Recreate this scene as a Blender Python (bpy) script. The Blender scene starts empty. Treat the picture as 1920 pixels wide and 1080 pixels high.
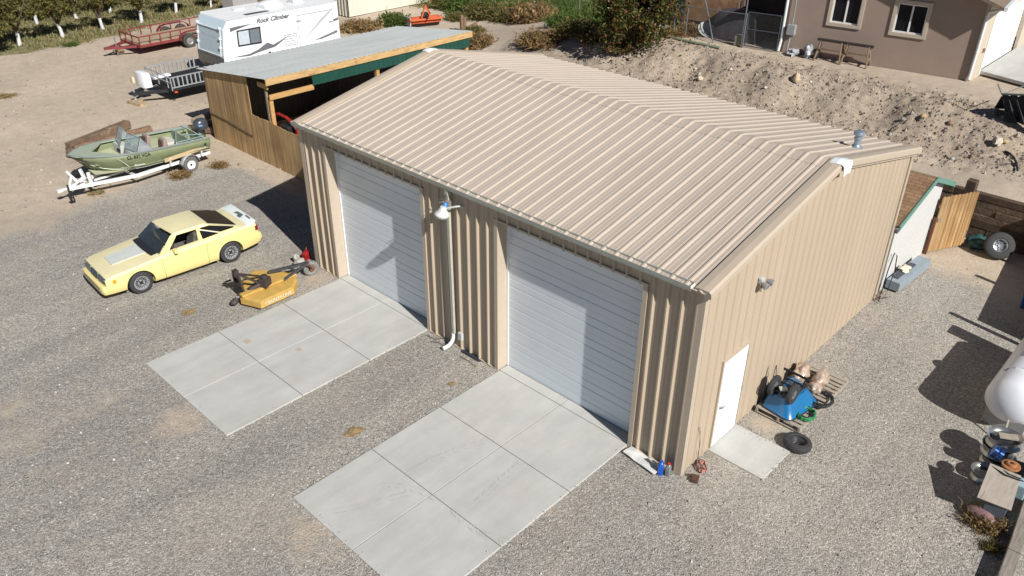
import bpy, bmesh, math, random
from mathutils import Vector, Matrix, noise
sc = bpy.context.scene
COL = sc.collection
rnd = random.Random(7)
PI = math.pi
# ------------------------------------------------------------------ camera
CAM = Vector((-10.936, -5.7772, 11.2375)); YAW, PITCH, ROLL, FPX = 0.7579, -0.5331, 0.0055, 1524.5268
_cy, _sy, _cp, _sp = math.cos(YAW), math.sin(YAW), math.cos(PITCH), math.sin(PITCH)
FWD = Vector((_cy*_cp, _sy*_cp, _sp)); R0 = Vector((_sy, -_cy, 0)); U0 = R0.cross(FWD)
RGT = math.cos(ROLL)*R0 + math.sin(ROLL)*U0; UPV = -math.sin(ROLL)*R0 + math.cos(ROLL)*U0
cd = bpy.data.cameras.new('camera'); cam = bpy.data.objects.new('camera', cd); COL.objects.link(cam)
cd.sensor_width = 36; cd.lens = 36*FPX/1920; cd.clip_end = 2000; cd.clip_start = .1
M3 = Matrix((RGT, UPV, -FWD)).transposed()
cam.matrix_world = Matrix.Translation(CAM) @ M3.to_4x4()
sc.camera = cam

def sm(a, b, x):
    t = max(0.0, min(1.0, (x-a)/(b-a))); return t*t*(3-2*t)
def hgt(x, y):
    """height of the terrain"""
    fade = sm(31, 17, y)
    if y < 1.6: st = 0.0 if x < 14.99 else 1.0
    else: st = sm(13.2, 15.2, x)
    lo = (1.25 + .2*sm(1.5, -1.0, y)) * st
    if x > 15.0: lo += .04*(x-15) * sm(24, 15, x)
    top = 2.28 - lo
    s = sm(18.0, 20.6, x + .35*math.sin(y*.9) + .2*math.sin(y*2.3+1))
    h = (lo + max(0, top)*s) * fade
    if 12 < x < 24 and h > .05:
        k = sm(15.6, 17.5, x)*sm(22.8, 20.8, x)*fade
        h += k*(.04*noise.noise(Vector((x*.9, y*.9, 3))) + .06*noise.noise(Vector((x*2.6, y*2.6, 7))) + .085*noise.noise(Vector((x*4.5, y*4.5, 1))))
    if x < 12 or y > 14:
        far = sm(14, 22, y)
        h += far*.05*noise.noise(Vector((x*.25, y*.25, 0)))
    return h - .03
def ray(px, py):
    return FWD + RGT*((px-960)/FPX) - UPV*((py-540)/FPX)
GZ = -.03
def at(px, py, z=0.0):
    d = ray(px, py); return CAM + d*((z-CAM.z)/d.z)
def G(px, py):
    """point of the terrain seen at a place of the photograph"""
    d = ray(px, py); d = d/(-d.z)
    t = 5.0
    while t < 14:
        P = CAM + d*t
        if P.z <= hgt(P.x, P.y): break
        t += .01
    P = CAM + d*t; P.z = hgt(P.x, P.y); return P

# ------------------------------------------------------------------ materials
MATS = {}
def lk(nt, a, b): nt.links.new(a, b)
def mat(name, col, rough=.7, metal=0, var=.12, vs=6, bump=0, bs=60, col2=None, cs=2.5, cthr=.55, alpha=None, spec=None, stretch=None, trans=0, coat=0):
    """principled material with large-scale tone variation, optional patches of col2 and fine bump"""
    if name in MATS: return MATS[name]
    m = bpy.data.materials.new(name); m.use_nodes = True; nt = m.node_tree; N = nt.nodes
    b = N['Principled BSDF']; b.inputs['Roughness'].default_value = rough; b.inputs['Metallic'].default_value = metal
    if spec is not None: b.inputs['Specular IOR Level'].default_value = spec
    if coat: b.inputs['Coat Weight'].default_value = coat; b.inputs['Coat Roughness'].default_value = .08
    if trans: b.inputs['Transmission Weight'].default_value = trans
    if alpha is not None: b.inputs['Alpha'].default_value = alpha
    tc = N.new('ShaderNodeTexCoord'); src = tc.outputs['Object']
    if stretch:
        mp = N.new('ShaderNodeMapping'); mp.inputs['Scale'].default_value = stretch; lk(nt, src, mp.inputs['Vector']); src = mp.outputs['Vector']
    c = (*col, 1)
    n = N.new('ShaderNodeTexNoise'); n.inputs['Scale'].default_value = vs; n.inputs['Detail'].default_value = 6; n.inputs['Roughness'].default_value = .65
    lk(nt, src, n.inputs['Vector'])
    r = N.new('ShaderNodeValToRGB'); r.color_ramp.elements[0].position = .3; r.color_ramp.elements[1].position = .7
    r.color_ramp.elements[0].color = (*[max(0, v*(1-var)) for v in col], 1); r.color_ramp.elements[1].color = (*[min(1, v*(1+var)) for v in col], 1)
    lk(nt, n.outputs['Fac'], r.inputs['Fac']); out = r.outputs['Color']
    if col2:
        n2 = N.new('ShaderNodeTexNoise'); n2.inputs['Scale'].default_value = cs; n2.inputs['Detail'].default_value = 8; n2.inputs['Roughness'].default_value = .7
        lk(nt, src, n2.inputs['Vector'])
        r2 = N.new('ShaderNodeValToRGB'); r2.color_ramp.elements[0].position = cthr; r2.color_ramp.elements[1].position = cthr+.08
        lk(nt, n2.outputs['Fac'], r2.inputs['Fac'])
        mx = N.new('ShaderNodeMixRGB'); lk(nt, r2.outputs['Color'], mx.inputs['Fac']); lk(nt, out, mx.inputs['Color1']); mx.inputs['Color2'].default_value = (*col2, 1)
        out = mx.outputs['Color']
    lk(nt, out, b.inputs['Base Color'])
    if bump:
        n3 = N.new('ShaderNodeTexNoise'); n3.inputs['Scale'].default_value = bs; n3.inputs['Detail'].default_value = 5
        lk(nt, src, n3.inputs['Vector'])
        bp = N.new('ShaderNodeBump'); bp.inputs['Strength'].default_value = bump; bp.inputs['Distance'].default_value = .02
        lk(nt, n3.outputs['Fac'], bp.inputs['Height']); lk(nt, bp.outputs['Normal'], b.inputs['Normal'])
    MATS[name] = m; return m

# ------------------------------------------------------------------ mesh builder
class MB:
    def __init__(s): s.v = []; s.f = []; s.mi = []; s.cur = 0
    def add(s, vs, fs):
        o = len(s.v); s.v += [Vector(v) for v in vs]; s.f += [[i+o for i in f] for f in fs]; s.mi += [s.cur]*len(fs); return s
    def box(s, c, d, rz=0, rot=None):
        x, y, z = d[0]/2, d[1]/2, d[2]/2
        M = rot if rot is not None else Matrix.Rotation(rz, 3, 'Z')
        vs = [Vector(c) + M @ Vector((i*x, j*y, k*z)) for i in (-1, 1) for j in (-1, 1) for k in (-1, 1)]
        return s.add(vs, [(0, 1, 3, 2), (4, 6, 7, 5), (0, 4, 5, 1), (2, 3, 7, 6), (0, 2, 6, 4), (1, 5, 7, 3)])
    def span(s, a, b):
        return s.box([(a[i]+b[i])/2 for i in range(3)], [abs(b[i]-a[i]) for i in range(3)])
    def bar(s, a, b, w, h=None, up=(0, 0, 1)):
        a, b = Vector(a), Vector(b); h = h or w; d = (b-a); L = d.length
        if L < 1e-6: return s
        d /= L; u = Vector(up)
        if abs(d.dot(u)) > .98: u = Vector((1, 0, 0))
        x = d.cross(u).normalized(); z = x.cross(d)
        return s.box((a+b)/2, (w, L, h), rot=Matrix((x, d, z)).transposed())
    def cyl(s, a, b, r, r2=None, n=14, caps=True):
        a, b = Vector(a), Vector(b); r2 = r if r2 is None else r2; d = (b-a).normalized()
        u = d.orthogonal().normalized(); w = d.cross(u)
        vs = [];
        for p, q in ((a, r), (b, r2)):
            vs += [p + (u*math.cos(2*PI*i/n) + w*math.sin(2*PI*i/n))*q for i in range(n)]
        fs = [(i, (i+1) % n, n+(i+1) % n, n+i) for i in range(n)]
        if caps: fs += [tuple(range(n-1, -1, -1)), tuple(range(n, 2*n))]
        return s.add(vs, fs)
    def tube(s, pts, r, n=8):
        pts = [Vector(p) for p in pts]; rr = r if isinstance(r, (list, tuple)) else [r]*len(pts)
        vs = []; u = None
        for i, p in enumerate(pts):
            d = (pts[min(i+1, len(pts)-1)] - pts[max(i-1, 0)]).normalized()
            u = d.orthogonal().normalized() if u is None else (u - d*u.dot(d)).normalized()
            w = d.cross(u)
            vs += [p + (u*math.cos(2*PI*k/n) + w*math.sin(2*PI*k/n))*rr[i] for k in range(n)]
        fs = [(i*n+k, i*n+(k+1) % n, (i+1)*n+(k+1) % n, (i+1)*n+k) for i in range(len(pts)-1) for k in range(n)]
        fs += [tuple(range(n-1, -1, -1)), tuple(range((len(pts)-1)*n, len(pts)*n))]
        return s.add(vs, fs)
    def lathe(s, prof, c=(0, 0, 0), ax=(0, 0, 1), n=24):
        """prof: (radius, height along ax)"""
        c = Vector(c); d = Vector(ax).normalized(); u = d.orthogonal().normalized(); w = d.cross(u)
        vs = [c + d*h + (u*math.cos(2*PI*i/n) + w*math.sin(2*PI*i/n))*r for r, h in prof for i in range(n)]
        m = len(prof)
        fs = [(j*n+i, j*n+(i+1) % n, (j+1)*n+(i+1) % n, (j+1)*n+i) for j in range(m-1) for i in range(n)]
        if prof[0][0] > 1e-5: fs.append(tuple(range(n-1, -1, -1)))
        if prof[-1][0] > 1e-5: fs.append(tuple(range((m-1)*n, m*n)))
        return s.add(vs, fs)
    def ring(s, prof, c=(0, 0, 0), ax=(0, 0, 1), n=24):
        """closed profile turned about ax (tyres)"""
        c = Vector(c); d = Vector(ax).normalized(); u = d.orthogonal().normalized(); w = d.cross(u); m = len(prof)
        vs = [c + d*h + (u*math.cos(2*PI*i/n) + w*math.sin(2*PI*i/n))*r for r, h in prof for i in range(n)]
        fs = [(j*n+i, j*n+(i+1) % n, ((j+1) % m)*n+(i+1) % n, ((j+1) % m)*n+i) for j in range(m) for i in range(n)]
        return s.add(vs, fs)
    def prism(s, poly, a, b, ax='y'):
        """2-D outline extruded from a to b along an axis; poly is (x,z) for y, (y,z) for x, (x,y) for z"""
        def P(p, t): return {'y': (p[0], t, p[1]), 'x': (t, p[0], p[1]), 'z': (p[0], p[1], t)}[ax]
        n = len(poly)
        vs = [P(p, a) for p in poly] + [P(p, b) for p in poly]
        return s.add(vs, [tuple(range(n-1, -1, -1)), tuple(range(n, 2*n))] + [(i, (i+1) % n, n+(i+1) % n, n+i) for i in range(n)])
    def quad(s, *p): return s.add(p, [tuple(range(len(p)))])
    def slab(s, pts, t):
        """polygon (list of 3-D points) with thickness t along its normal"""
        pts = [Vector(p) for p in pts]; nr = (pts[1]-pts[0]).cross(pts[2]-pts[0]).normalized()*t; n = len(pts)
        return s.add(pts + [p+nr for p in pts], [tuple(range(n-1, -1, -1)), tuple(range(n, 2*n))] + [(i, (i+1) % n, n+(i+1) % n, n+i) for i in range(n)])
    def grid(s, rows):
        n = len(rows[0]); vs = [p for r in rows for p in r]
        return s.add(vs, [(i*n+j, i*n+j+1, (i+1)*n+j+1, (i+1)*n+j) for i in range(len(rows)-1) for j in range(n-1)])
    def loft(s, secs, caps=True):
        """closed sections with equal counts"""
        n = len(secs[0]); vs = [p for r in secs for p in r]
        fs = [(i*n+j, i*n+(j+1) % n, (i+1)*n+(j+1) % n, (i+1)*n+j) for i in range(len(secs)-1) for j in range(n)]
        if caps: fs += [tuple(range(n-1, -1, -1)), tuple(range((len(secs)-1)*n, len(secs)*n))]
        return s.add(vs, fs)
    def ball(s, c, r, n=10, sq=(1, 1, 1), jit=0, seed=0):
        c = Vector(c); rows = []; m = max(4, n//2)
        for i in range(m+1):
            th = PI*i/m; row = []
            for j in range(n):
                ph = 2*PI*j/n; d = Vector((math.sin(th)*math.cos(ph), math.sin(th)*math.sin(ph), math.cos(th)))
                k = 1 + (jit*noise.noise(d*1.7 + Vector((seed*3.1, seed*1.7, 0))) if jit else 0)
                row.append(c + Vector((d.x*sq[0], d.y*sq[1], d.z*sq[2]))*r*k)
            rows.append(row + [row[0]])
        return s.grid(rows)
    def xf(s, M, start=0):
        for i in range(start, len(s.v)): s.v[i] = M @ s.v[i]
        return s
    def build(s, name, mats, parent=None, smooth=False, loc=None, bevel=0, weld=False):
        me = bpy.data.meshes.new(name); me.from_pydata([tuple(v) for v in s.v], [], s.f)
        ms = mats if isinstance(mats, (list, tuple)) else [mats]
        for m in ms: me.materials.append(m)
        if len(ms) > 1: me.polygons.foreach_set('material_index', s.mi)
        if weld or smooth:
            bm = bmesh.new(); bm.from_mesh(me); bmesh.ops.remove_doubles(bm, verts=bm.verts, dist=1e-5)
            bmesh.ops.recalc_face_normals(bm, faces=bm.faces); bm.to_mesh(me); bm.free()
        else:
            bm = bmesh.new(); bm.from_mesh(me); bmesh.ops.recalc_face_normals(bm, faces=bm.faces); bm.to_mesh(me); bm.free()
        if smooth:
            me.polygons.foreach_set('use_smooth', [True]*len(me.polygons))
            try: me.set_sharp_from_angle(angle=math.radians(40 if smooth is True else smooth))
            except Exception: pass
        me.update()
        o = bpy.data.objects.new(name, me); COL.objects.link(o)
        if parent is not None: o.parent = parent
        if loc is not None: o.location = loc
        if bevel:
            md = o.modifiers.new('bevel', 'BEVEL'); md.width = bevel; md.segments = 2; md.limit_method = 'ANGLE'; md.angle_limit = math.radians(40)
        return o
def tag(o, label=None, cat=None, group=None, kind=None):
    if label: o['label'] = label
    if cat: o['category'] = cat
    if group: o['group'] = group
    if kind: o['kind'] = kind
    return o
def thing(name, label, cat, loc=(0, 0, 0), rz=0, group=None):
    o = bpy.data.objects.new(name, None); COL.objects.link(o); o.location = loc; o.rotation_euler = (0, 0, rz); o.empty_display_size = .2
    return tag(o, label, cat, group)
def copy_tree(o, parent=None):
    c = o.copy(); COL.objects.link(c)
    if parent is not None: c.parent = parent; c.matrix_parent_inverse = o.matrix_parent_inverse.copy()
    for ch in [k for k in COL.objects if k.parent == o]: copy_tree(ch, c)
    return c
def text_mesh(body, size, mat_, name, parent=None, M=None, depth=.004, shear=0, bold=0, sx=1):
    cu = bpy.data.curves.new(name, 'FONT'); cu.body = body; cu.size = size; cu.extrude = depth/2; cu.shear = shear; cu.offset = bold; cu.align_x = 'CENTER'; cu.align_y = 'CENTER'
    t = bpy.data.objects.new(name, cu); COL.objects.link(t)
    dg = bpy.context.evaluated_depsgraph_get(); me = bpy.data.meshes.new_from_object(t.evaluated_get(dg)); bpy.data.objects.remove(t)
    me.transform(Matrix.Diagonal((sx, 1, 1, 1)))
    if M is not None: me.transform(M)
    me.materials.clear(); me.materials.append(mat_)
    o = bpy.data.objects.new(name, me); COL.objects.link(o)
    if parent is not None: o.parent = parent
    return o
def frameM(o, x, y):
    """matrix that lays text with its x along x and its y along y at o"""
    x = Vector(x).normalized(); y = Vector(y); y = (y - x*y.dot(x)).normalized(); z = x.cross(y)
    M = Matrix((x, y, z)).transposed().to_4x4(); M.translation = Vector(o); return M
def ribbed(mb, O, U, V, Nn, u0, u1, v0, v1, pitch=.3048, off=0, depth=.032, base=.075, top=.03, minor=.006, edges=()):
    """sheet with trapezoid ribs: O origin, U across the ribs, V along them, Nn outward; v0/v1 numbers or functions of u"""
    O, U, V, Nn = Vector(O), Vector(U), Vector(V), Vector(Nn)
    f0 = v0 if callable(v0) else (lambda u: v0); f1 = v1 if callable(v1) else (lambda u: v1)
    pts = [(u0, 0), (u1, 0)] + [(e, 0) for e in edges]
    k = math.floor((u0-off)/pitch) - 1
    def prof(u):
        q = (u-off) % pitch; q = min(q, pitch-q)
        if q <= top/2: return depth
        if q <= base/2: return depth*(base/2-q)/(base/2-top/2)
        if minor:
            for c in (pitch/3, ):
                if abs(q-c) < .012: return minor
        return 0
    us = {u0, u1, *edges}
    while off + k*pitch < u1 + pitch:
        c = off + k*pitch
        offs = [-base/2, -top/2, top/2, base/2]
        if minor:
            for s_ in (-1, 1): offs += [s_*pitch/3-.018, s_*pitch/3-.0119, s_*pitch/3+.0119, s_*pitch/3+.018]
        for d in offs:
            if u0 < c+d < u1: us.add(round(c+d, 5))
        k += 1
    us = sorted(us)
    rows = [[O + U*u + V*f0(u) + Nn*prof(u) for u in us], [O + U*u + V*f1(u) + Nn*prof(u) for u in us]]
    mb.grid(rows)
# ------------------------------------------------------------------ light
w = bpy.data.worlds.new('World'); sc.world = w; w.use_nodes = True
sky = w.node_tree.nodes.new('ShaderNodeTexSky'); sky.sky_type = 'NISHITA'; sky.sun_disc = False
SUN = Vector((-.205, -1, .80)).normalized()
sky.sun_elevation = math.asin(SUN.z); sky.sun_rotation = math.atan2(SUN.x, SUN.y); sky.altitude = 2200; sky.air_density = .75; sky.dust_density = .3
w.node_tree.links.new(sky.outputs['Color'], w.node_tree.nodes['Background'].inputs['Color']); w.node_tree.nodes['Background'].inputs['Strength'].default_value = .05
ld = bpy.data.lights.new('sun', 'SUN'); ld.energy = 5.0; ld.angle = math.radians(.5); ld.color = (1, .972, .925)
lo_ = bpy.data.objects.new('sun', ld); COL.objects.link(lo_); lo_.rotation_euler = (-SUN).to_track_quat('-Z', 'Y').to_euler(); lo_.location = (0, 0, 60)
sc.view_settings.view_transform = 'Standard'; sc.view_settings.look = 'None'; sc.view_settings.exposure = .25; sc.view_settings.gamma = 1

# ------------------------------------------------------------------ ground
def axis_lines(segs):
    out = []
    for a, b, st in segs:
        n = max(1, round((b-a)/st)); out += [a + (b-a)*i/n for i in range(n)]
    out.append(segs[-1][1]); return out
xs = axis_lines([(-160, -30, 20), (-30, -14, 2), (-14, 14.5, .5), (14.5, 14.975, .095)]) + axis_lines([(15.0, 16.0, .1), (16.0, 23.0, .085), (23, 40, .6), (40, 70, 3), (70, 240, 20)])
ys = axis_lines([(-120, -20, 15), (-20, -6, 2), (-6, -3.0, .25), (-3.0, 18, .13), (18, 30, .35), (30, 60, .8), (60, 100, 4), (100, 260, 20)])
def seg_d(x, y, a, b):
    ax, ay = a; bx, by = b; t = max(0, min(1, ((x-ax)*(bx-ax)+(y-ay)*(by-ay))/((bx-ax)**2+(by-ay)**2)))
    return math.hypot(x-ax-t*(bx-ax), y-ay-t*(by-ay))
def blot(x, y, c, r): return sm(r, 0, math.hypot(x-c[0], y-c[1]))
BL = [((at(100, 770)).xy, 2.2, .28), ((at(60, 900)).xy, 1.8, .25), ((at(310, 800)).xy, 1.7, .28), ((at(340, 790)).xy, 1.1, .8), ((at(200, 750)).xy, 1.0, .45), ((at(20, 760)).xy, 1.0, .6), ((at(40, 820)).xy, 1.3, .55), ((at(500, 660)).xy, .1, 0), ((at(1060, 960)).xy, 1.1, .3), ((at(590, 1000)).xy, 1.3, .6),
      ((at(1440, 790)).xy, .75, 1.0), ((at(590, 520)).xy, .9, .8), ((at(540, 545)).xy, .8, .45), ((at(1545, 640)).xy, .5, .7), ((at(860, 710)).xy, .6, .35), ((at(250, 380)).xy, 1.6, .4), ((at(420, 360)).xy, 1.5, .35), ((at(160, 445)).xy, 1.4, .3)]
CURVE = [(-30, 27), (-9, 22.3), (-5.5, 20.6), (-3.4, 21.0), (-1, 21.8), (.8, 21.9), (2.0, 20.9), (2.5, 19.6), (2.5, 17.8)]
def dirtmask(x, y):
    # gravel to the near side of a ragged line, sandy soil beyond
    d = None
    for (x0, y0), (x1, y1) in zip(CURVE, CURVE[1:]):
        if x0 <= x <= x1 and x1 > x0: yy = y0 + (y1-y0)*(x-x0)/(x1-x0); d = y-yy; break
    if d is None: d = 1.5 if (x > 2.5 and y > 12.4) else (-3 if y < 20 else 3)
    m = sm(-1.6, 1.3, d + .9*noise.noise(Vector((x*.8, y*.8, 4))))
    m = max(m, .10*sm(-1, -7, x)*sm(3, 9, y))
    if x > 9.6 and y < 14: m = max(m, sm(10.6, 13.2, x + 1.2*noise.noise(Vector((x*.8, y*.8, 9))) - .5*(y+1)))
    if x > 9 and y > 12: m = 1
    if x > 14.98: m = 1
    for c, r, k in BL: m = max(m, k*blot(x, y, c, r))
    if y > 12.2 and x > 2.4: m = max(m, 1)
    return m
O1 = [at(0, 112), at(120, 88), at(250, 58), at(420, 20), at(520, 0)]
def grassmask(x, y):
    # orchard floor beyond the row of the first trees
    g = 0
    yb = None
    for a, b in zip(O1, O1[1:]):
        if a.x <= x <= b.x: yb = a.y + (b.y-a.y)*(x-a.x)/(b.x-a.x)
    if yb is None: yb = O1[0].y if x < O1[0].x else O1[-1].y + (x-O1[-1].x)*.2
    g = sm(-.6, 1.2, y - yb + 1.2*noise.noise(Vector((x*.4, y*.4, 2))))
    # lawn beyond the chain link fence
    g = max(g, sm(27.5, 29.5, x + .25*(y-22))*sm(12, 15, y))
    return g
me = bpy.data.meshes.new('ground')
V = [(x, y, hgt(x, y)) for y in ys for x in xs]; nx = len(xs)
F = [(j*nx+i, j*nx+i+1, (j+1)*nx+i+1, (j+1)*nx+i) for j in range(len(ys)-1) for i in range(nx-1)]
me.from_pydata(V, [], F)
for nm, fn in (('dirt', dirtmask), ('grass', grassmask)):
    a = me.attributes.new(nm, 'FLOAT', 'POINT'); a.data.foreach_set('value', [fn(v[0], v[1]) for v in V])
a = me.attributes.new('bank', 'FLOAT', 'POINT'); a.data.foreach_set('value', [sm(16.6, 18.3, v[0])*sm(22.0, 20.8, v[0])*sm(26, 18, v[1]) if v[2] > .3 else 0 for v in V])
me.polygons.foreach_set('use_smooth', [True]*len(me.polygons))
ground = bpy.data.objects.new('ground', me); COL.objects.link(ground); tag(ground, kind='structure')
m = bpy.data.materials.new('ground'); m.use_nodes = True; nt = m.node_tree; N = nt.nodes; b = N['Principled BSDF']; b.inputs['Roughness'].default_value = .92; b.inputs['Specular IOR Level'].default_value = .25
geo = N.new('ShaderNodeNewGeometry'); P = geo.outputs['Position']
def nz(scale, det=6, rough=.6, dist=0):
    n = N.new('ShaderNodeTexNoise'); n.inputs['Scale'].default_value = scale; n.inputs['Detail'].default_value = det; n.inputs['Roughness'].default_value = rough; n.inputs['Distortion'].default_value = dist
    lk(nt, P, n.inputs['Vector']); return n.outputs['Fac']
def ramp(src, stops):
    r = N.new('ShaderNodeValToRGB'); e = r.color_ramp.elements
    while len(e) < len(stops): e.new(.5)
    for q, (p_, c) in zip(e, stops): q.position = p_; q.color = (*c, 1) if len(c) == 3 else c
    lk(nt, src, r.inputs['Fac']); return r.outputs['Color']
def mixc(f, a, b_, mode='MIX'):
    x = N.new('ShaderNodeMixRGB'); x.blend_type = mode
    if hasattr(f, 'links'): lk(nt, f, x.inputs['Fac'])
    else: x.inputs['Fac'].default_value = f
    for s_, i in ((a, 'Color1'), (b_, 'Color2')):
        if hasattr(s_, 'links'): lk(nt, s_, x.inputs[i])
        else: x.inputs[i].default_value = (*s_, 1)
    return x.outputs['Color']
def mth(op, a, b_=None):
    x = N.new('ShaderNodeMath'); x.operation = op
    for i, s_ in enumerate((a, b_)):
        if s_ is None: continue
        if hasattr(s_, 'links'): lk(nt, s_, x.inputs[i])
        else: x.inputs[i].default_value = s_
    return x.outputs[0]
def vor(scale):
    v = N.new('ShaderNodeTexVoronoi'); v.inputs['Scale'].default_value = scale; lk(nt, P, v.inputs['Vector']); return v
def attr(n_):
    x = N.new('ShaderNodeAttribute'); x.attribute_name = n_; return x.outputs['Fac']
v1 = vor(58); v2 = vor(25)
sep = N.new('ShaderNodeSeparateColor'); lk(nt, v1.outputs['Color'], sep.inputs['Color'])
sep2 = N.new('ShaderNodeSeparateColor'); lk(nt, v2.outputs['Color'], sep2.inputs['Color'])
peb = ramp(sep.outputs[0], [(0, (.08, .078, .077)), (.18, (.21, .20, .19)), (.42, (.345, .33, .31)), (.62, (.44, .42, .395)), (.82, (.59, .575, .55)), (.97, (.85, .83, .80))])
peb2 = ramp(sep2.outputs[0], [(0, (.14, .135, .13)), (.3, (.32, .305, .28)), (.6, (.43, .41, .38)), (.93, (.59, .565, .53)), (1, (.85, .82, .78))])
grav = mixc(.5, peb, peb2); grav = mixc(.2, grav, (.37, .36, .345))
grav = mixc(ramp(v1.outputs['Distance'], [(.35, (0, 0, 0)), (.75, (.55, .55, .55))]), grav, (.05, .045, .04))
grav = mixc(ramp(nz(.35, 5, .6), [(.46, (0, 0, 0)), (.66, (.3, .3, .3))]), grav, mixc(.6, grav, (.42, .37, .31)))
grav = mixc(ramp(nz(1.6, 6, .7), [(.58, (0, 0, 0)), (.74, (.4, .4, .4))]), grav, (.34, .27, .21))
tone = ramp(nz(.16, 4, .55), [(.3, (1.01, .985, .945)), (.7, (1.2, 1.165, 1.10))])
mpx = N.new('ShaderNodeMapping'); mpx.inputs['Scale'].default_value = (.12, 1.1, 1); mpx.inputs['Rotation'].default_value = (0, 0, .12); lk(nt, P, mpx.inputs['Vector'])
nrt = N.new('ShaderNodeTexNoise'); nrt.inputs['Scale'].default_value = 1.0; nrt.inputs['Detail'].default_value = 5; nrt.inputs['Distortion'].default_value = .6; lk(nt, mpx.outputs[0], nrt.inputs['Vector'])
tone = mixc(1, tone, ramp(nrt.outputs['Fac'], [(.35, (.90, .90, .90)), (.65, (1.08, 1.07, 1.05))]), 'MULTIPLY')
grav = mixc(1, grav, tone, 'MULTIPLY')
soil = ramp(nz(2.2, 10, .72), [(.25, (.42, .335, .25)), (.5, (.55, .45, .345)), (.75, (.64, .54, .42))])
soil = mixc(ramp(nz(9, 8, .75), [(.35, (.4, .4, .4)), (.6, (0, 0, 0))]), soil, (.38, .30, .22))
v3 = vor(9); sep3 = N.new('ShaderNodeSeparateColor'); lk(nt, v3.outputs['Color'], sep3.inputs['Color'])
soil = mixc(mth('MULTIPLY', ramp(sep3.outputs[0], [(.90, (0, 0, 0)), (.93, (1, 1, 1))]), ramp(v3.outputs['Distance'], [(.2, (1, 1, 1)), (.4, (0, 0, 0))])), soil, (.58, .52, .44))
soil = mixc(mth('MULTIPLY', ramp(sep.outputs[1], [(.80, (0, 0, 0)), (.84, (1, 1, 1))]), .6), soil, mixc(.5, peb, (.42, .35, .27)))
soil = mixc(1, soil, ramp(nz(.22, 5, .6), [(.3, (.86, .86, .86)), (.7, (1.1, 1.1, 1.1))]), 'MULTIPLY')
bank = ramp(nz(5, 10, .75), [(.3, (.27, .21, .155)), (.5, (.40, .32, .24)), (.7, (.48, .40, .305))])
bank = mixc(ramp(sep2.outputs[1], [(.86, (0, 0, 0)), (.90, (.6, .6, .6))]), bank, peb2)
grs = ramp(nz(3.2, 9, .75), [(.3, (.08, .09, .03)), (.44, (.15, .15, .055)), (.56, (.27, .23, .125)), (.70, (.42, .34, .22))])
fd = mth('ADD', attr('dirt'), mth('MULTIPLY', mth('SUBTRACT', nz(3.5, 8, .75), .5), 1.5))
fd = ramp(fd, [(.22, (0, 0, 0)), (.85, (1, 1, 1))])
col = mixc(fd, grav, soil)
fb = mth('ADD', attr('bank'), mth('MULTIPLY', mth('SUBTRACT', nz(3, 8, .75), .5), 1.0))
col = mixc(ramp(fb, [(.3, (0, 0, 0)), (.7, (1, 1, 1))]), col, bank)
fg = mth('ADD', attr('grass'), mth('MULTIPLY', mth('SUBTRACT', nz(1.3, 8, .75), .5), 1.6))
col = mixc(ramp(fg, [(.45, (0, 0, 0)), (.65, (1, 1, 1))]), col, grs)
lk(nt, col, b.inputs['Base Color'])
hb = mth('ADD', mth('MULTIPLY', mth('SUBTRACT', 1, v1.outputs['Distance']), .010), mth('ADD', mth('MULTIPLY', mth('SUBTRACT', 1, v2.outputs['Distance']), .010), mth('MULTIPLY', nz(14, 8, .75), .03)))
bp = N.new('ShaderNodeBump'); bp.inputs['Strength'].default_value = .9; bp.inputs['Distance'].default_value = 1.0
lk(nt, hb, bp.inputs['Height']); lk(nt, bp.outputs['Normal'], b.inputs['Normal'])
me.materials.append(m)

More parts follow.
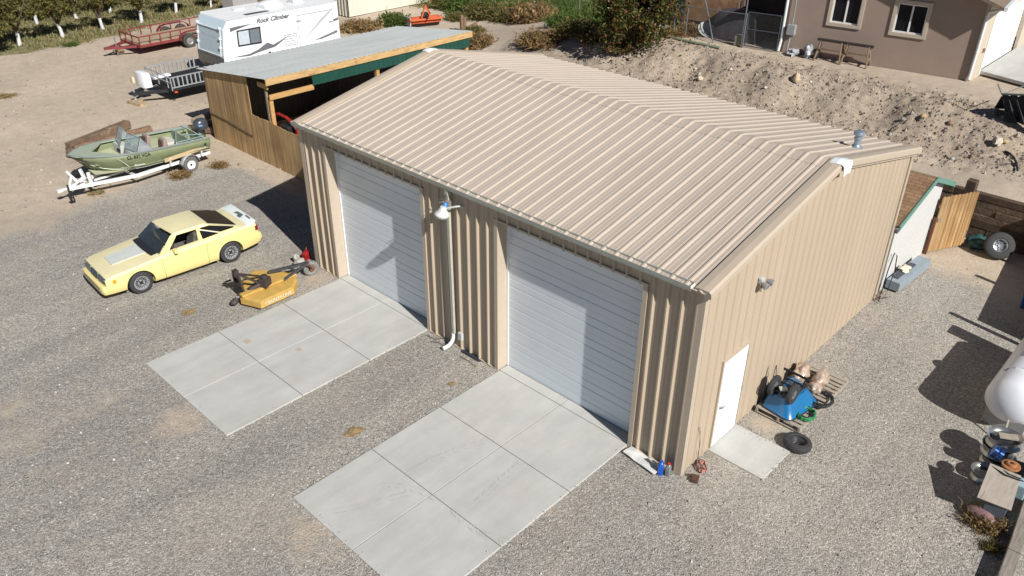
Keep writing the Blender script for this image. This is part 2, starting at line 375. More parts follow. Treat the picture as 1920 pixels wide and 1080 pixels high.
# ------------------------------------------------------------------ concrete
def concrete(name, base):
    m = bpy.data.materials.new(name); m.use_nodes = True; nt = m.node_tree; N = nt.nodes; b = N['Principled BSDF']; b.inputs['Roughness'].default_value = .88
    tc = N.new('ShaderNodeTexCoord'); P = tc.outputs['Object']
    def nz(s, d=6, r=.6, stretch=None):
        n = N.new('ShaderNodeTexNoise'); n.inputs['Scale'].default_value = s; n.inputs['Detail'].default_value = d; n.inputs['Roughness'].default_value = r
        if stretch:
            mp = N.new('ShaderNodeMapping'); mp.inputs['Scale'].default_value = stretch; lk(nt, P, mp.inputs['Vector']); lk(nt, mp.outputs[0], n.inputs['Vector'])
        else: lk(nt, P, n.inputs['Vector'])
        return n.outputs['Fac']
    def rp(s, st):
        r = N.new('ShaderNodeValToRGB'); e = r.color_ramp.elements
        while len(e) < len(st): e.new(.5)
        for q, (p_, c) in zip(e, st): q.position = p_; q.color = (*c, 1)
        lk(nt, s, r.inputs['Fac']); return r.outputs['Color']
    def mx(f, a, c2, mode='MIX'):
        x = N.new('ShaderNodeMixRGB'); x.blend_type = mode
        if hasattr(f, 'links'): lk(nt, f, x.inputs['Fac'])
        else: x.inputs['Fac'].default_value = f
        lk(nt, a, x.inputs['Color1'])
        if hasattr(c2, 'links'): lk(nt, c2, x.inputs['Color2'])
        else: x.inputs['Color2'].default_value = (*c2, 1)
        return x.outputs['Color']
    c = rp(nz(1.1, 7, .62), [(.3, tuple(v*.90 for v in base)), (.7, tuple(v*1.06 for v in base))])
    c = mx(1, c, rp(nz(2.0, 5, .6, (.35, 1.6, 1)), [(.35, (.93, .935, .94)), (.65, (1.02, 1.02, 1.02))]), 'MULTIPLY')
    c = mx(1, c, rp(nz(60, 4, .7), [(.3, (.94, .94, .94)), (.7, (1.03, 1.03, 1.03))]), 'MULTIPLY')
    c = mx(rp(nz(.9, 9, .75), [(.50, (0, 0, 0)), (.72, (.5, .5, .5))]), c, (.43, .40, .35))
    c = mx(rp(nz(1.0, 4, .7, (.18, 3.0, 1)), [(.52, (0, 0, 0)), (.70, (.25, .25, .25))]), c, (.38, .375, .355))
    lk(nt, c, b.inputs['Base Color'])
    bp = N.new('ShaderNodeBump'); bp.inputs['Strength'].default_value = .15; bp.inputs['Distance'].default_value = .01
    lk(nt, nz(90, 3, .6), bp.inputs['Height']); lk(nt, bp.outputs['Normal'], b.inputs['Normal'])
    return m
CON = concrete('concrete', (.50, .495, .465))
CONd = mat('joint_dark', (.13, .125, .12), .9)  # dark bed that shows in the sawn joints
def apron(name, x0, x1, y0, y1, xj, label):
    # panels butt against narrow sawn joints
    mb = MB(); ym = (y0+y1)/2; g = .008
    X = [x0] + xj + [x1]
    for i in range(len(X)-1):
        for a, c in ((y0, ym), (ym, y1)):
            mb.span((X[i]+(g if i else 0), a+(g if a == ym else 0), -.12), (X[i+1]-(g if i < len(X)-2 else 0), c-(g if c == ym else 0), 0))
    o = mb.build(name, CON, bevel=.006); tag(o, kind='structure')
    j = MB(); j.span((x0+.02, y0+.02, -.1), (x1-.02, y1-.02, -.018)); jo = j.build('joint_bed', CONd, o)
    return o
ap1 = apron('concrete_apron', -5.58, .275, 7.43, 11.09, [-3.72, -1.86, -.02], '')
ap2 = apron('concrete_apron', -5.62, .275, 1.255, 4.93, [-3.75, -1.88, -.02], '')
ds = MB(); ds.span((.98, -1.26, -.1), (2.09, .03, .005)); tag(ds.build('concrete_step', CON, bevel=.008), kind='structure')
# soft tyre scuffs and rust marks lie on the aprons as thin films
sc_m = mat('tyre_mark', (.395, .395, .38), .9)
def scuff(px0, px1, bow, w=.17):
    a, c = at(*px0), at(*px1); mb = MB(); d = (c-a); L = d.length; d /= L; nrm = Vector((-d.y, d.x, 0)); n = int(L/.06)
    for i in range(n):
        t = i/n
        if rnd.random() < .3: continue
        p = a + d*L*t + nrm*bow*4*t*(1-t)
        for s_ in (-1, 1):
            e = p + nrm*s_*w/2 + d*.09
            q = p + nrm*s_*.02
            mb.quad(q + Vector((0, 0, .004)), q + d*.022 + Vector((0, 0, .004)), e + d*.022 + Vector((0, 0, .004)), e + Vector((0, 0, .004)))
    return mb
for a_, b_, bow in (((715, 908), (812, 935), .1), ((845, 955), (948, 1012), -.12), ((890, 945), (975, 868), .0), ((760, 890), (905, 830), .1), ((620, 960), (760, 925), -.05)):
    tag(scuff(a_, b_, bow).build('tyre_tracks', sc_m), kind='structure')
rust = mat('rust_stain', (.44, .38, .30), .95, var=.2, vs=20)
mbx = MB()
for (px, py), r in (((463, 640), .08), ((560, 655), .06)):
    c = at(px, py)
    mbx.add([(c.x + r*math.cos(k*PI/8)*(1+.4*rnd.random()), c.y + r*1.2*math.sin(k*PI/8)*(1+.4*rnd.random()), .003) for k in range(16)], [tuple(range(16))])
tag(mbx.build('rust_stains', rust), kind='structure')

# ------------------------------------------------------------------ metal building
W, D, H, RZ = 12.19, 9.26, 4.22, 5.20
tan = mat('tan_sheet', (.445, .36, .265), .5, var=.05, vs=1.2, spec=.45, stretch=(1, 1, .15))
roofm = mat('tan_roof_sheet', (.455, .385, .318), .6, var=.06, vs=1.6, spec=.3, stretch=(.3, 2.2, 1))
trim = mat('tan_trim', (.47, .39, .30), .45, var=.04)
galv = mat('galvanised_gutter', (.42, .44, .40), .4, .25, var=.12, vs=3)
white = mat('white_paint', (.80, .80, .78), .45, var=.03)
ridgew = mat('ridge_cap_white', (.78, .80, .80), .4)
dark = mat('dark_gap', (.02, .02, .02), .8)
bld = thing('metal_garage', 'large tan ribbed metal garage with two white roll-up doors', 'garage')
DOORS = [(7.43, 11.12), (1.25, 4.97)]; DH = 3.79
mb = MB()
Nf = Vector((-1, 0, 0)); Y = Vector((0, 1, 0)); Z = Vector((0, 0, 1))
off = .12
for a, c in ((0, 1.25), (4.97, 7.43), (11.12, W)):
    ribbed(mb, (0, 0, 0), Y, Z, Nf, a, c, -.02, H, off=off, depth=.046, base=.085)
for a, c in DOORS: ribbed(mb, (0, 0, 0), Y, Z, Nf, a, c, DH, H, off=off, depth=.046, base=.085)
mb.build('front_wall', tan, bld)
mb = MB()
def gtop(u): return H + (RZ-H)*(1-abs(u-D/2)/(D/2)) - .03
XD0, XD1, DHH = 1.06, 2.00, 2.13
for a, c, b0 in ((0, XD0, -.02), (XD0, XD1, DHH), (XD1, D, -.02)):
    ribbed(mb, (0, 0, 0), Vector((1, 0, 0)), Z, Vector((0, -1, 0)), a, c, b0, gtop, off=.15, depth=.03, edges=([D/2] if c == D else []))
mb.build('gable_wall', tan, bld)
mb = MB()
ribbed(mb, (0, W, 0), Vector((1, 0, 0)), Z, Vector((0, 1, 0)), 0, D, -.02, gtop, off=.15, edges=[D/2])
mb.build('far_gable_wall', tan, bld)
mb = MB(); ribbed(mb, (D, 0, 0), Y, Z, Vector((1, 0, 0)), 0, W, -.02, H, off=off); mb.build('rear_wall', tan, bld)
# roof
sl = Vector((D/2, 0, RZ-H)); SL = sl.length; sl.normalize(); OV = .12
mb = MB(); mb2 = MB()
nr = Vector((-sl.z, 0, sl.x))
ribbed(mb, (D/2, -.05, RZ), Y, -sl, nr, 0, W+.10, 0, SL+.16, off=.10, depth=.029, base=.10, top=.035, minor=.004)
sl2 = Vector((sl.x, 0, -sl.z)); nr2 = Vector((sl.z, 0, sl.x))
ribbed(mb, (D/2, -.05, RZ), Y, sl2, nr2, 0, W+.10, 0, SL+.10, off=.10, depth=.029, base=.10, top=.035, minor=.004)
rf = mb.build('roof', roofm, bld)
md = rf.modifiers.new('thickness', 'SOLIDIFY'); md.thickness = .01; md.offset = -1
# the formed ridge cap follows the ribs
mb = MB()
ribbed(mb, (D/2, -.05, RZ+.006), Y, -sl, nr, 0, W+.10, 0, .36, off=.10, depth=.029, base=.104, top=.037, minor=0)
ribbed(mb, (D/2, -.05, RZ+.006), Y, sl2, nr2, 0, W+.10, 0, .36, off=.10, depth=.029, base=.104, top=.037, minor=0)
mb.build('ridge_cap', roofm, rf)
# rake trim on both gables
def rake(ysign):
    mb = MB(); y0 = -.02 if ysign < 0 else W+.02; o = ysign
    for s_, e, nn in ((-1, sl, nr), (1, sl2, nr2)):
        p = Vector((D/2, 0, RZ)); q = p + (-sl if s_ < 0 else sl2)*(SL+.13)
        prof = [(-.14, .045), (.0, .062), (.13, .055), (.17, .02), (.17, -.09), (.10, -.115), (.10, -.17), (.03, -.17), (.03, -.03), (-.14, .0)]
        secs = []
        for c in (p, q):
            secs.append([(c.x + nn.x*z_, y0 + o*(y_-.03), c.z + nn.z*z_ if s_*0 == 0 else 0) for y_, z_ in prof])
        if True:
            # mitre at the ridge: keep x = D/2 for the first section
            secs[0] = [(D/2, v[1], v[2]) for v in secs[0]]
        mb.loft(secs)
    return mb.build('rake_trim', trim, bld)
rake(-1); rake(1)
for yy, sg in ((-.06, -1), (W+.06, 1)):
    mb = MB()
    for s_, d_ in ((-1, -sl), (1, sl2)):
        n_ = nr if s_ < 0 else nr2
        prof = [(-.13, .052), (0, .070), (.15, .062), (.185, .02), (.185, -.20), (.175, -.20), (.17, .015), (.14, .052), (0, .062), (-.13, .046)]
        p = Vector((D/2, 0, RZ)); q = p + d_*.20
        S0 = [(D/2, yy + sg*(a-.03)*1.0, RZ + c) for a, c in prof]; S1 = [(q.x + n_.x*c, yy + sg*(a-.03), q.z + n_.z*c) for a, c in prof]
        mb.loft([S0, S1])
    mb.build('peak_box', ridgew, bld)
# gutter on the front eave
mb = MB(); ex = -(.12); ez = H + .0
gp = [(-.03, .035), (-.035, -.085), (-.115, -.095), (-.150, -.05), (-.165, .02), (-.180, .022), (-.165, -.06), (-.125, -.112), (-.02, -.10), (-.02, .035)]
mb.loft([[(x, y, ez+z) for x, z in gp] for y in (.22, W+.14)])
gt = mb.build('gutter', galv, bld)
for e0 in (W+.125, .22): mb = MB(); mb.prism([(-.03, ez+.03), (-.16, ez+.015), (-.16, ez-.05), (-.12, ez-.10), (-.03, ez-.10)], e0, e0+.015, 'y'); mb.build('end_cap', white, gt)
mb = MB(); mb.span((-.10, -.13, H-.10), (-.004, .2, H-.02)); mb.build('eave_corner', trim, bld)
# corner trims and base trim
for x, y in ((-.012, -.012), (D+.012, -.012), (-.012, W+.012)):
    mb = MB()
    sx = 1 if x < 1 else -1; sy = 1 if y < 1 else -1
    zt = H-.12 if x < 1 else H-.05
    a_ = [(x - sx*.03, y - sy*.025), (x + sx*.10, y - sy*.025), (x + sx*.10, y), (x, y), (x, y + sy*.13), (x - sx*.03, y + sy*.13)]
    mb.prism(a_, -.02, zt, 'z')
    mb.build('corner_trim', trim, bld)
for a, c in ((.12, 1.24), (4.98, 7.42), (11.13, W-.12)):
    mb = MB(); mb.span((-.05, a, -.04), (.0, c, .005)); mb.build('base_trim', trim, bld)
fnd = MB(); fnd.span((.02, .02, -.3), (D-.02, W-.02, -.025)); fnd.build('floor_slab', CON, bld)
# door jambs, heads and doors
doorm = mat('white_steel_door', (.68, .73, .765), .34, var=.025, vs=2, spec=.5)
for a, c in DOORS:
    mb = MB()
    mb.span((-.045, a-.10, 0.002), (.0, a, DH+.02)); mb.span((-.045, c, 0.002), (.0, c+.10, DH+.02))
    mb.span((0, a-.015, 0.002), (.29, a, DH)); mb.span((0, c, 0.002), (.29, c+.015, DH))
    mb.span((-.045, a-.10, DH+.021), (.005, c+.10, DH+.06)); mb.span((.002, a, DH), (.29, c, DH+.02))
    mb.build('door_frame', trim, bld)
    # roll-up door: hollow slats with paired ribs
    mb = MB(); X = .262; pts = []; z = .012; sec = .535; k = 0
    while z < DH:
        for dz, dx in ((0, 0), (.008, .012), (.02, .012), (.03, 0), (.20, 0), (.207, .010), (.22, .010), (.228, 0), (.36, 0), (.364, .003), (.372, .003), (.376, 0), (.515, 0)):
            if z+dz < DH: pts.append((z+dz, dx))
        z += sec
    pts.append((DH, 0))
    mb.grid([[Vector((X+dx, a+.05, zz)) for zz, dx in pts], [Vector((X+dx, c-.05, zz)) for zz, dx in pts]])
    mb.span((X+.03, a+.02, .01), (X+.05, c-.02, DH))
    dr = mb.build('garage_door', doorm, bld)
    for e0, e1 in ((a+.001, a+.05), (c-.05, c-.001)): mb = MB(); mb.span((X-.02, e0, .004), (X+.02, e1, DH-.005)); mb.build('guide_rail', white, dr)
    mb = MB(); mb.span((X-.004, a+.05, .002), (X+.02, c-.05, .012)); mb.build('bottom_seal', dark, dr)
# walk door
mb = MB(); mb.span((XD0-.05, -.045, 0), (XD0, -.0, DHH+.05)); mb.span((XD1, -.045, 0), (XD1+.05, 0, DHH+.05)); mb.span((XD0, -.045, DHH), (XD1, 0, DHH+.05))
mb.build('door_surround', trim, bld)
mb = MB(); mb.span((XD0+.012, -.035, .03), (XD1-.012, .01, DHH-.02)); dd = mb.build('entry_door', mat('door_white', (.76, .79, .81), .35, var=.01), bld)
mb = MB(); mb.span((XD0-.002, -.022, .006), (XD1+.002, .012, DHH)); mb.build('door_rebate', mat('aluminium_sill', (.32, .32, .32), .4, .7), dd)
mb = MB(); mb.cyl((XD0+.09, -.036, 1.0), (XD0+.09, -.08, 1.0), .03, n=12); mb.tube([(XD0+.09, -.085, 1.0), (XD0+.13, -.09, 1.0), (XD0+.20, -.085, .995)], .011); mb.build('handle', mat('satin_steel', (.55, .55, .53), .3, .9), dd, smooth=True)
for z in (.25, 1.05, 1.85): mb = MB(); mb.cyl((XD1-.012, -.047, z-.06), (XD1-.012, -.047, z+.06), .012, n=8); mb.build('hinge', mat('satin_steel', (.5, .5, .5), .3, .9), dd)
# downspout with its elbow
yd = 6.42
mb = MB(); mb.bar((-.10, yd, H-.08), (-.10, yd, H-.22), .085, .10); mb.bar((-.10, yd, H-.22), (-.075, yd, .34), .06, .08, up=(0, 1, 0))
mb.build('downspout', mat('downspout_cream', (.46, .435, .36), .55, var=.08), bld)
mb = MB(); mb.tube([(-.085, yd, .36), (-.09, yd, .28), (-.13, yd, .17), (-.22, yd+.02, .08), (-.33, yd+.04, .055), (-.40, yd+.05, .05)], [.043, .045, .048, .048, .05, .052], 14); mb.build('drain_elbow', white, bld, smooth=True)
mb = MB(); mb.tube([(-.06, yd+.13, 3.55), (-.06, yd+.13, 2.0), (-.06, yd+.12, .3)], .02, 8); mb.build('conduit', galv, bld)
mb = MB(); mb.span((-.11, 6.12, .28), (-.03, 6.25, .48)); ob = mb.build('outlet_box', mat('box_grey', (.45, .47, .45), .5), bld, bevel=.01)
# yard lamp
lm = bpy.data.objects.new('yard_lamp', None); COL.objects.link(lm); lm.parent = bld; lm.location = (-.06, yd-.20, 3.74); lm.scale = (.85, .85, .85)
mb = MB(); mb.tube([(.05, -.22, .10), (-.08, -.12, .09), (-.20, -.02, .07), (-.30, .06, .05)], .03, 8); mb.build('lamp_arm', galv, lm)
mb = MB(); mb.lathe([(.0, .12), (.07, .11), (.10, .05), (.12, 0), (.17, -.05), (.20, -.10), (.19, -.15), (.14, -.19), (0, -.20)], (-.36, .1, .0), (.1, -.15, 1), 20); mb.build('lamp_shade', mat('lamp_white', (.58, .59, .57), .45, var=.12, vs=12), lm, smooth=True)
mb = MB(); mb.cyl((-.28, .10, .07), (-.24, .12, .17), .065, .05, 10); mb.build('lamp_sensor', mat('blue_tape', (.03, .22, .62), .5, var=.15), lm)
mb = MB(); mb.box((-.14, .12, .10), (.12, .10, .16), .3); mb.tube([(-.2, .16, .2), (-.3, .3, .14), (-.16, .34, .1), (-.05, .2, .05)], .008, 5); mb.tube([(-.12, .2, .2), (-.12, .5, .1), (-.02, .6, -.1)], .006, 5); mb.build('lamp_wiring', mat('junction_grey', (.25, .24, .23), .6), lm)
# security light on the gable
mb = MB(); mb.box((1.98, -.05, 3.58), (.13, .07, .11)); sl_ = mb.build('security_light', mat('fixture_grey', (.45, .46, .47), .5), bld, bevel=.01)
for dx in (-.05, .10):
    mb = MB(); mb.lathe([(.03, 0), (.065, .06), (.07, .12), (.06, .13), (.0, .11)], (1.98+dx, -.10, 3.56), (.35 if dx > 0 else -.3, -1, -.35), 14)
    mb.build('lamp_head', mat('lamp_grey', (.30, .31, .32), .35, .4), sl_, smooth=True)
mb = MB(); mb.tube([(1.90, -.08, 3.52), (1.88, -.09, 3.40), (1.93, -.09, 3.36), (1.95, -.08, 3.5)], .006, 5); mb.build('wire', mat('rubber', (.02, .02, .02), .7), sl_)
# roof vent
vx, vy = 7.0, .56; vz = RZ - (vx-D/2)*(RZ-H)/(D/2)
mb = MB(); mb.lathe([(.17, -.03), (.16, .04), (.11, .08), (.095, .12), (.095, .26), (.12, .28), (.12, .32), (.10, .33), (.10, .38), (.155, .40), (.165, .45), (.15, .49), (.08, .52), (0, .525)], (vx, vy, vz), (0, 0, 1), 22).xf(Matrix.Translation((vx, vy, vz)) @ Matrix.Scale(.76, 4) @ Matrix.Translation((-vx, -vy, -vz)))
mb.build('roof_vent', mat('vent_metal', (.33, .40, .47), .38, .55, var=.1), rf, smooth=True)
# ------------------------------------------------------------------ yellow hatchback
def apply_bool(o, cutters, op='DIFFERENCE'):
    for c in cutters:
        md = o.modifiers.new('b', 'BOOLEAN'); md.operation = op; md.object = c; md.solver = 'EXACT'
    bpy.context.view_layer.update()
    dg = bpy.context.evaluated_depsgraph_get(); me = bpy.data.meshes.new_from_object(o.evaluated_get(dg), depsgraph=dg)
    o.modifiers.clear(); o.data = me
    for c in cutters: bpy.data.objects.remove(c)
def hull(pts, name='tmp', m=None):
    bm = bmesh.new()
    for p in pts: bm.verts.new(p)
    r = bmesh.ops.convex_hull(bm, input=bm.verts)
    bmesh.ops.delete(bm, geom=[g for g in r['geom_interior'] if isinstance(g, bmesh.types.BMVert)], context='VERTS')
    bmesh.ops.recalc_face_normals(bm, faces=bm.faces)
    me = bpy.data.meshes.new(name); bm.to_mesh(me); bm.free()
    if m: me.materials.append(m)
    o = bpy.data.objects.new(name, me); COL.objects.link(o); return o
def smooth_all(o, ang=32):
    o.data.polygons.foreach_set('use_smooth', [True]*len(o.data.polygons))
    o.data.set_sharp_from_angle(angle=math.radians(ang))
yel = mat('pale_yellow_paint', (.78, .66, .27), .33, var=.04, vs=1.5, coat=.4, bump=0)
yelf = mat('faded_yellow_paint', (.70, .63, .38), .5, var=.05, vs=2.5)
glass = mat('dark_glass', (.014, .017, .020), .14, spec=.4)
blk = mat('black_trim', (.02, .02, .022), .5)
tyre = mat('tyre_rubber', (.035, .035, .037), .75, var=.25, vs=12)
rimm = mat('alloy_rim', (.46, .47, .48), .38, .55, var=.1, vs=20)
wblk = mat('window_black', (.008, .008, .01), .35, spec=.12)
chrome = mat('chrome', (.6, .6, .6), .15, 1)
prx = thing('parked_car', 'pale yellow two-door hatchback with black windows, parked on the gravel', 'car', (-4.08, 15.10, GZ), math.atan2(-.16, 2.58))
prx.rotation_euler = (0, 0, -.058)
X0 = -.98  # front bumper in local coordinates: front axle at 0
def S(x, zb, zt, w, crown=.03, tuck=.06, wt=None):
    wt = wt if wt is not None else w - .07
    zm = zb + (zt-zb)*.45
    half = [(0, zb), (w*.80, zb), (w-tuck, zb+.03), (w-.012, zb+.13), (w, zm), (w-.006, zt-.13), (w-.028, zt-.05), (wt, zt-.008), (wt*.8, zt+crown*.5), (wt*.4, zt+crown*.92), (0, zt+crown)]
    ring = half + [(-y, z) for y, z in reversed(half[1:-1])]
    return [(X0 + x, y, z) for y, z in ring]
st = [S(0, .30, .47, .58, .005, .03), S(.015, .25, .475, .72, .005, .04), S(.05, .225, .488, .78, .005, .05), S(.11, .22, .495, .805, .005, .05), S(.135, .22, .66, .815, .01), S(.17, .218, .70, .82, .015), S(.28, .215, .735, .835, .02), S(.5, .21, .765, .848, .025), S(.9, .20, .805, .865, .03), S(1.3, .19, .848, .872, .03), S(1.55, .185, .865, .875, .03), S(1.9, .18, .885, .875, .02), S(2.6, .18, .905, .877, .02), S(3.2, .18, .925, .875, .02), S(3.6, .20, .945, .868, .02), S(4.0, .22, .955, .855, .02), S(4.28, .25, .955, .835, .015), S(4.42, .27, .93, .82, .01), S(4.45, .28, .66, .815, .01), S(4.50, .29, .62, .81, .01), S(4.56, .33, .59, .77, .005)]
mb = MB(); mb.loft(st); body = mb.build('body', yel, prx)
gh = []
for z, xa, xb, w in ((.86, 1.60, 4.12, .80), (.90, 1.63, 4.10, .79), (1.255, 2.03, 3.12, .625), (1.30, 2.14, 3.02, .57)):
    gh += [(X0+xa, w, z), (X0+xa, -w, z), (X0+xb, w, z), (X0+xb, -w, z)]
gh += [(X0+1.55, .4, .875), (X0+1.55, -.4, .875), (X0+1.99, 0, 1.265), (X0+2.25, .3, 1.332), (X0+2.25, -.3, 1.332), (X0+2.9, .3, 1.332), (X0+2.9, -.3, 1.332), (X0+3.15, .35, 1.27), (X0+3.15, -.35, 1.27), (X0+4.15, .4, .92), (X0+4.15, -.4, .92), (X0+2.55, 0, 1.348)]
ghull = hull(gh, 'gh', yel); ghull.parent = None
body.parent = None
apply_bool(body, [ghull], 'UNION')
cut = []
for ax in (0, 2.555):
    for s_ in (-1, 1):
        c = MB(); c.cyl((ax, s_*.60, .305), (ax, s_*1.0, .305), .375, n=32); cut.append(c.build('c', blk))
# cabin hollow, windscreen, door windows
cut.append(hull([(X0+x, y, z) for z, xa, xb, w in ((.42, 1.82, 3.0, .70), (.88, 1.80, 3.1, .72), (1.235, 2.12, 3.0, .565)) for x in (xa, xb) for y in (w, -w)], 'c'))
cut.append(hull([(X0+x, y, z) for x, z, w in ((1.665, .95, .72), (1.99, 1.225, .585)) for y in (w, -w) for x, z in ((x-.16, z+.10), (x+.24, z-.02))], 'c'))
dw = [(1.86, .915), (2.72, .935), (2.77, 1.235), (2.21, 1.24)]
c = MB(); c.prism([(X0+x, z) for x, z in dw], -1.0, 1.0, 'y'); cut.append(c.build('c', blk))
apply_bool(body, cut)
body.parent = prx; smooth_all(body, 28)
body.data.materials.clear(); body.data.materials.append(yel); body.data.materials.append(yelf)
for p_ in body.data.polygons: p_.material_index = 1 if p_.normal.z > .55 and p_.center.z > .5 else 0
# interior
mb = MB(); mb.span((X0+1.72, -.69, .43), (X0+3.0, .69, .45)); mb.span((X0+1.76, -.68, .70), (X0+2.0, .68, .88)); mb.build('dashboard', blk, prx)
seatm = mat('seat_cloth', (.10, .095, .09), .9, var=.4, vs=9)
for s_ in (-1, 1):
    mb = MB(); mb.box((X0+2.38, s_*.36, .56), (.52, .48, .16)); mb.box((X0+2.70, s_*.36, .84), (.14, .46, .54), rot=Matrix.Rotation(math.radians(16), 3, 'Y')); mb.box((X0+2.80, s_*.36, 1.13), (.10, .28, .14), rot=Matrix.Rotation(math.radians(12), 3, 'Y'))
    mb.build('seat', seatm, prx, bevel=.04)
mb = MB(); n = len(mb.v); mb.ring([(.185, 0), (.20, .012), (.185, .024), (.172, .012)], (X0+2.12, -.36, .93), (-1, 0, .45), 20); mb.cyl((X0+2.03, -.36, .93), (X0+1.93, -.36, .88), .03); mb.build('steering_wheel', blk, prx)
def pane(pts, name, m=glass, t=.006):
    mb = MB(); mb.slab(pts, t); return mb.build(name, m, prx)
wsm = mat('windscreen_glass', (.03, .038, .042), .04, spec=.7, alpha=.93)
mb = MB(); rows = []
for t in (0, .25, .5, .75, 1):
    x = 1.615+(2.025-1.615)*t; z = .90 + (1.277-.90)*t; w = .735 + (.585-.735)*t
    rows.append([(X0+x - .06*(1-(k/4)**2)*(1) + .012, w*k/4, z + .012) for k in range(-4, 5)])
mb.grid(rows); mb.build('windscreen', wsm, prx, smooth=True)
for s_ in (-1, 1):
    q = s_
    def SP(x, z): # point on the side of the cabin, a little proud
        w = .79 + (.625-.79)*(z-.90)/(1.255-.90); return (X0+x, q*(w+.006), z)
    order = 1 if s_ > 0 else -1
    pane([SP(*p) for p in [(2.84, .955), (3.34, .975), (2.835, 1.19)][::order]], 'quarter_window', wblk)
    pane([SP(*p) for p in [(2.88, 1.205), (3.38, .995), (3.78, 1.0), (3.78, 1.03), (3.14, 1.235), (2.86, 1.242)][::order]], 'louvre_panel', wblk, .01)
    mb = MB(); mb.bar(SP(2.83, 1.20), SP(3.36, .986), .012, .02); mb.build('trim_strip', mat('white_trim', (.7, .7, .66), .5), prx)
    mb = MB(); mb.box((X0+2.0, q*.93, .945), (.10, .17, .11)); mb.build('mirror', yel, prx, bevel=.02)
    mb = MB(); mb.box((X0+2.78, q*.872, .80), (.20, .02, .045)); mb.build('door_handle', yel, prx, bevel=.006)
    mb = MB()
    for a, c in (((1.63, .24), (1.63, .84)), ((2.86, .24), (2.86, .60)), ((2.86, .60), (2.93, .89)), ((1.63, .235), (2.86, .235))): mb.bar((X0+a[0], q*.8775, a[1]), (X0+c[0], q*.8775, c[1]), .006, .006)
    mb.build('door_seam', mat('seam_dark', (.16, .13, .05), .9), prx)  # dark lines along the door outline
    for xa, xb in ((.22, .58), (1.39, 3.13), (3.94, 4.40)): mb = MB(); mb.bar((X0+xa, q*(.84 if xa < 1 else .872 if xa < 3 else .865), .505), (X0+xb, q*(.852 if xa < 1 else .876 if xa < 3 else .835), .505), .012, .022); mb.build('side_moulding', yel, prx)
    mb = MB(); mb.box((X0+.335, q*.838, .60), (.09, .012, .10)); mb.build('marker_lamp', mat('amber_lens', (.75, .33, .02), .3), prx)
# rear hatch glass
mb = MB(); rows = []
for t in (0, .5, 1):
    x = 3.14 + (3.90-3.14)*t; z = 1.258 + (.986-1.258)*t; w = .56 + (.64-.56)*t
    rows.append([(X0+x, w*k/4, z + .022 + .012*(1-(k/4)**2)) for k in range(-4, 5)])
mb.grid(rows); mb.build('hatch_glass', glass, prx, smooth=True)
# roof and bonnet: sun-faded sheet sits a hair proud
mb = MB(); rows = []
for x, z in ((.24, .74), (.52, .798), (.9, .838), (1.22, .866), (1.42, .878)):
    w = .27 + (.36-.27)*(x-.24)/1.2
    rows.append([(X0+x, w*k/3*.95+.0, z - .004*abs(k)/3 + .022) for k in range(-3, 4)])
rows = rows[1:]
mb.grid([[(v[0], v[1], v[2] - .018) for v in r] for r in rows[:4]]); hs = mb.build('bonnet_scoop_panel', mat('primer_white', (.56, .58, .54), .5, var=.06), prx)
md = hs.modifiers.new('s', 'SOLIDIFY'); md.thickness = .02; md.offset = 1
mb = MB(); rows = []
for x in (1.44, 1.64): rows.append([(X0+x - .05*(1-(k/4)**2), .62*k/4, .882 + (x-1.44)*.10 + .018*(1-(k/4)**2)) for k in range(-4, 5)])
mb.grid(rows); cw = mb.build('cowl_panel', blk, prx); md = cw.modifiers.new('s', 'SOLIDIFY'); md.thickness = .02; md.offset = 1
for s_ in (-.42, .18):
    mb = MB(); mb.bar((X0+1.60, s_, .93), (X0+1.70, s_+.34, .995), .012); mb.build('wiper', blk, prx)
# spoiler
mb = MB()
sec = lambda w, dx, z0: [(X0+4.14+dx, w, z0-.02), (X0+4.22+dx, w, z0+.01), (X0+4.43+dx, w, z0+.04), (X0+4.46+dx, w, z0+.02), (X0+4.41+dx, w, z0-.04)]
mb.loft([sec(-.80, -.08, .945), sec(-.74, 0, .975), sec(-.4, .0, .985), sec(0, .0, .99), sec(.4, .0, .985), sec(.74, 0, .975), sec(.80, -.08, .945)])
sp = mb.build('spoiler', mat('spoiler_white', (.70, .74, .72), .45, var=.05), prx, smooth=True)
mb = MB()
mb.add([(X0+4.18, -.30, 1.035), (X0+4.33, -.22, 1.06), (X0+4.31, .10, 1.065), (X0+4.20, .14, 1.045), (X0+4.24, -.05, 1.05), (X0+4.17, -.12, 1.035)], [(0, 1, 2, 3, 4, 5)])
mb.add([(X0+4.33, -.60, 1.066), (X0+4.37, -.60, 1.07), (X0+4.37, -.32, 1.075), (X0+4.33, -.32, 1.07)], [(0, 1, 2, 3)])
mb.xf(Matrix.Translation((0.02, 0, -.030))); mb.build('faded_decal', mat('decal_dark', (.10, .12, .10), .7, var=.6, vs=25), sp)
# front lamps and grille
mb = MB(); lens = mat('lamp_lens', (.06, .085, .11), .08, spec=.8)
for s_ in (-1, 1):
    y0, y1 = sorted((s_*.30, s_*.78))
    mb = MB(); mb.add([(X0+.125, s_*.30, .515), (X0+.145, s_*.745, .515), (X0+.185, s_*.745, .676), (X0+.162, s_*.30, .688)], [(0, 1, 2, 3)] if s_ > 0 else [(3, 2, 1, 0)])
    mb.xf(Matrix.Translation((-.022, 0, .012))); hl = mb.build('headlight', lens, prx); md = hl.modifiers.new('s', 'SOLIDIFY'); md.thickness = .03; md.offset = 0
    mb = MB(); mb.bar((X0+.12, s_*.52, .565), (X0+.155, s_*.52, .69), .014, .02); mb.build('lamp_divider', blk, hl)
mb = MB(); mb.add([(X0+.12, -.215, .515), (X0+.12, .215, .515), (X0+.158, .215, .68), (X0+.158, -.215, .68)], [(0, 1, 2, 3)]); mb.xf(Matrix.Translation((-.022, 0, .014)))
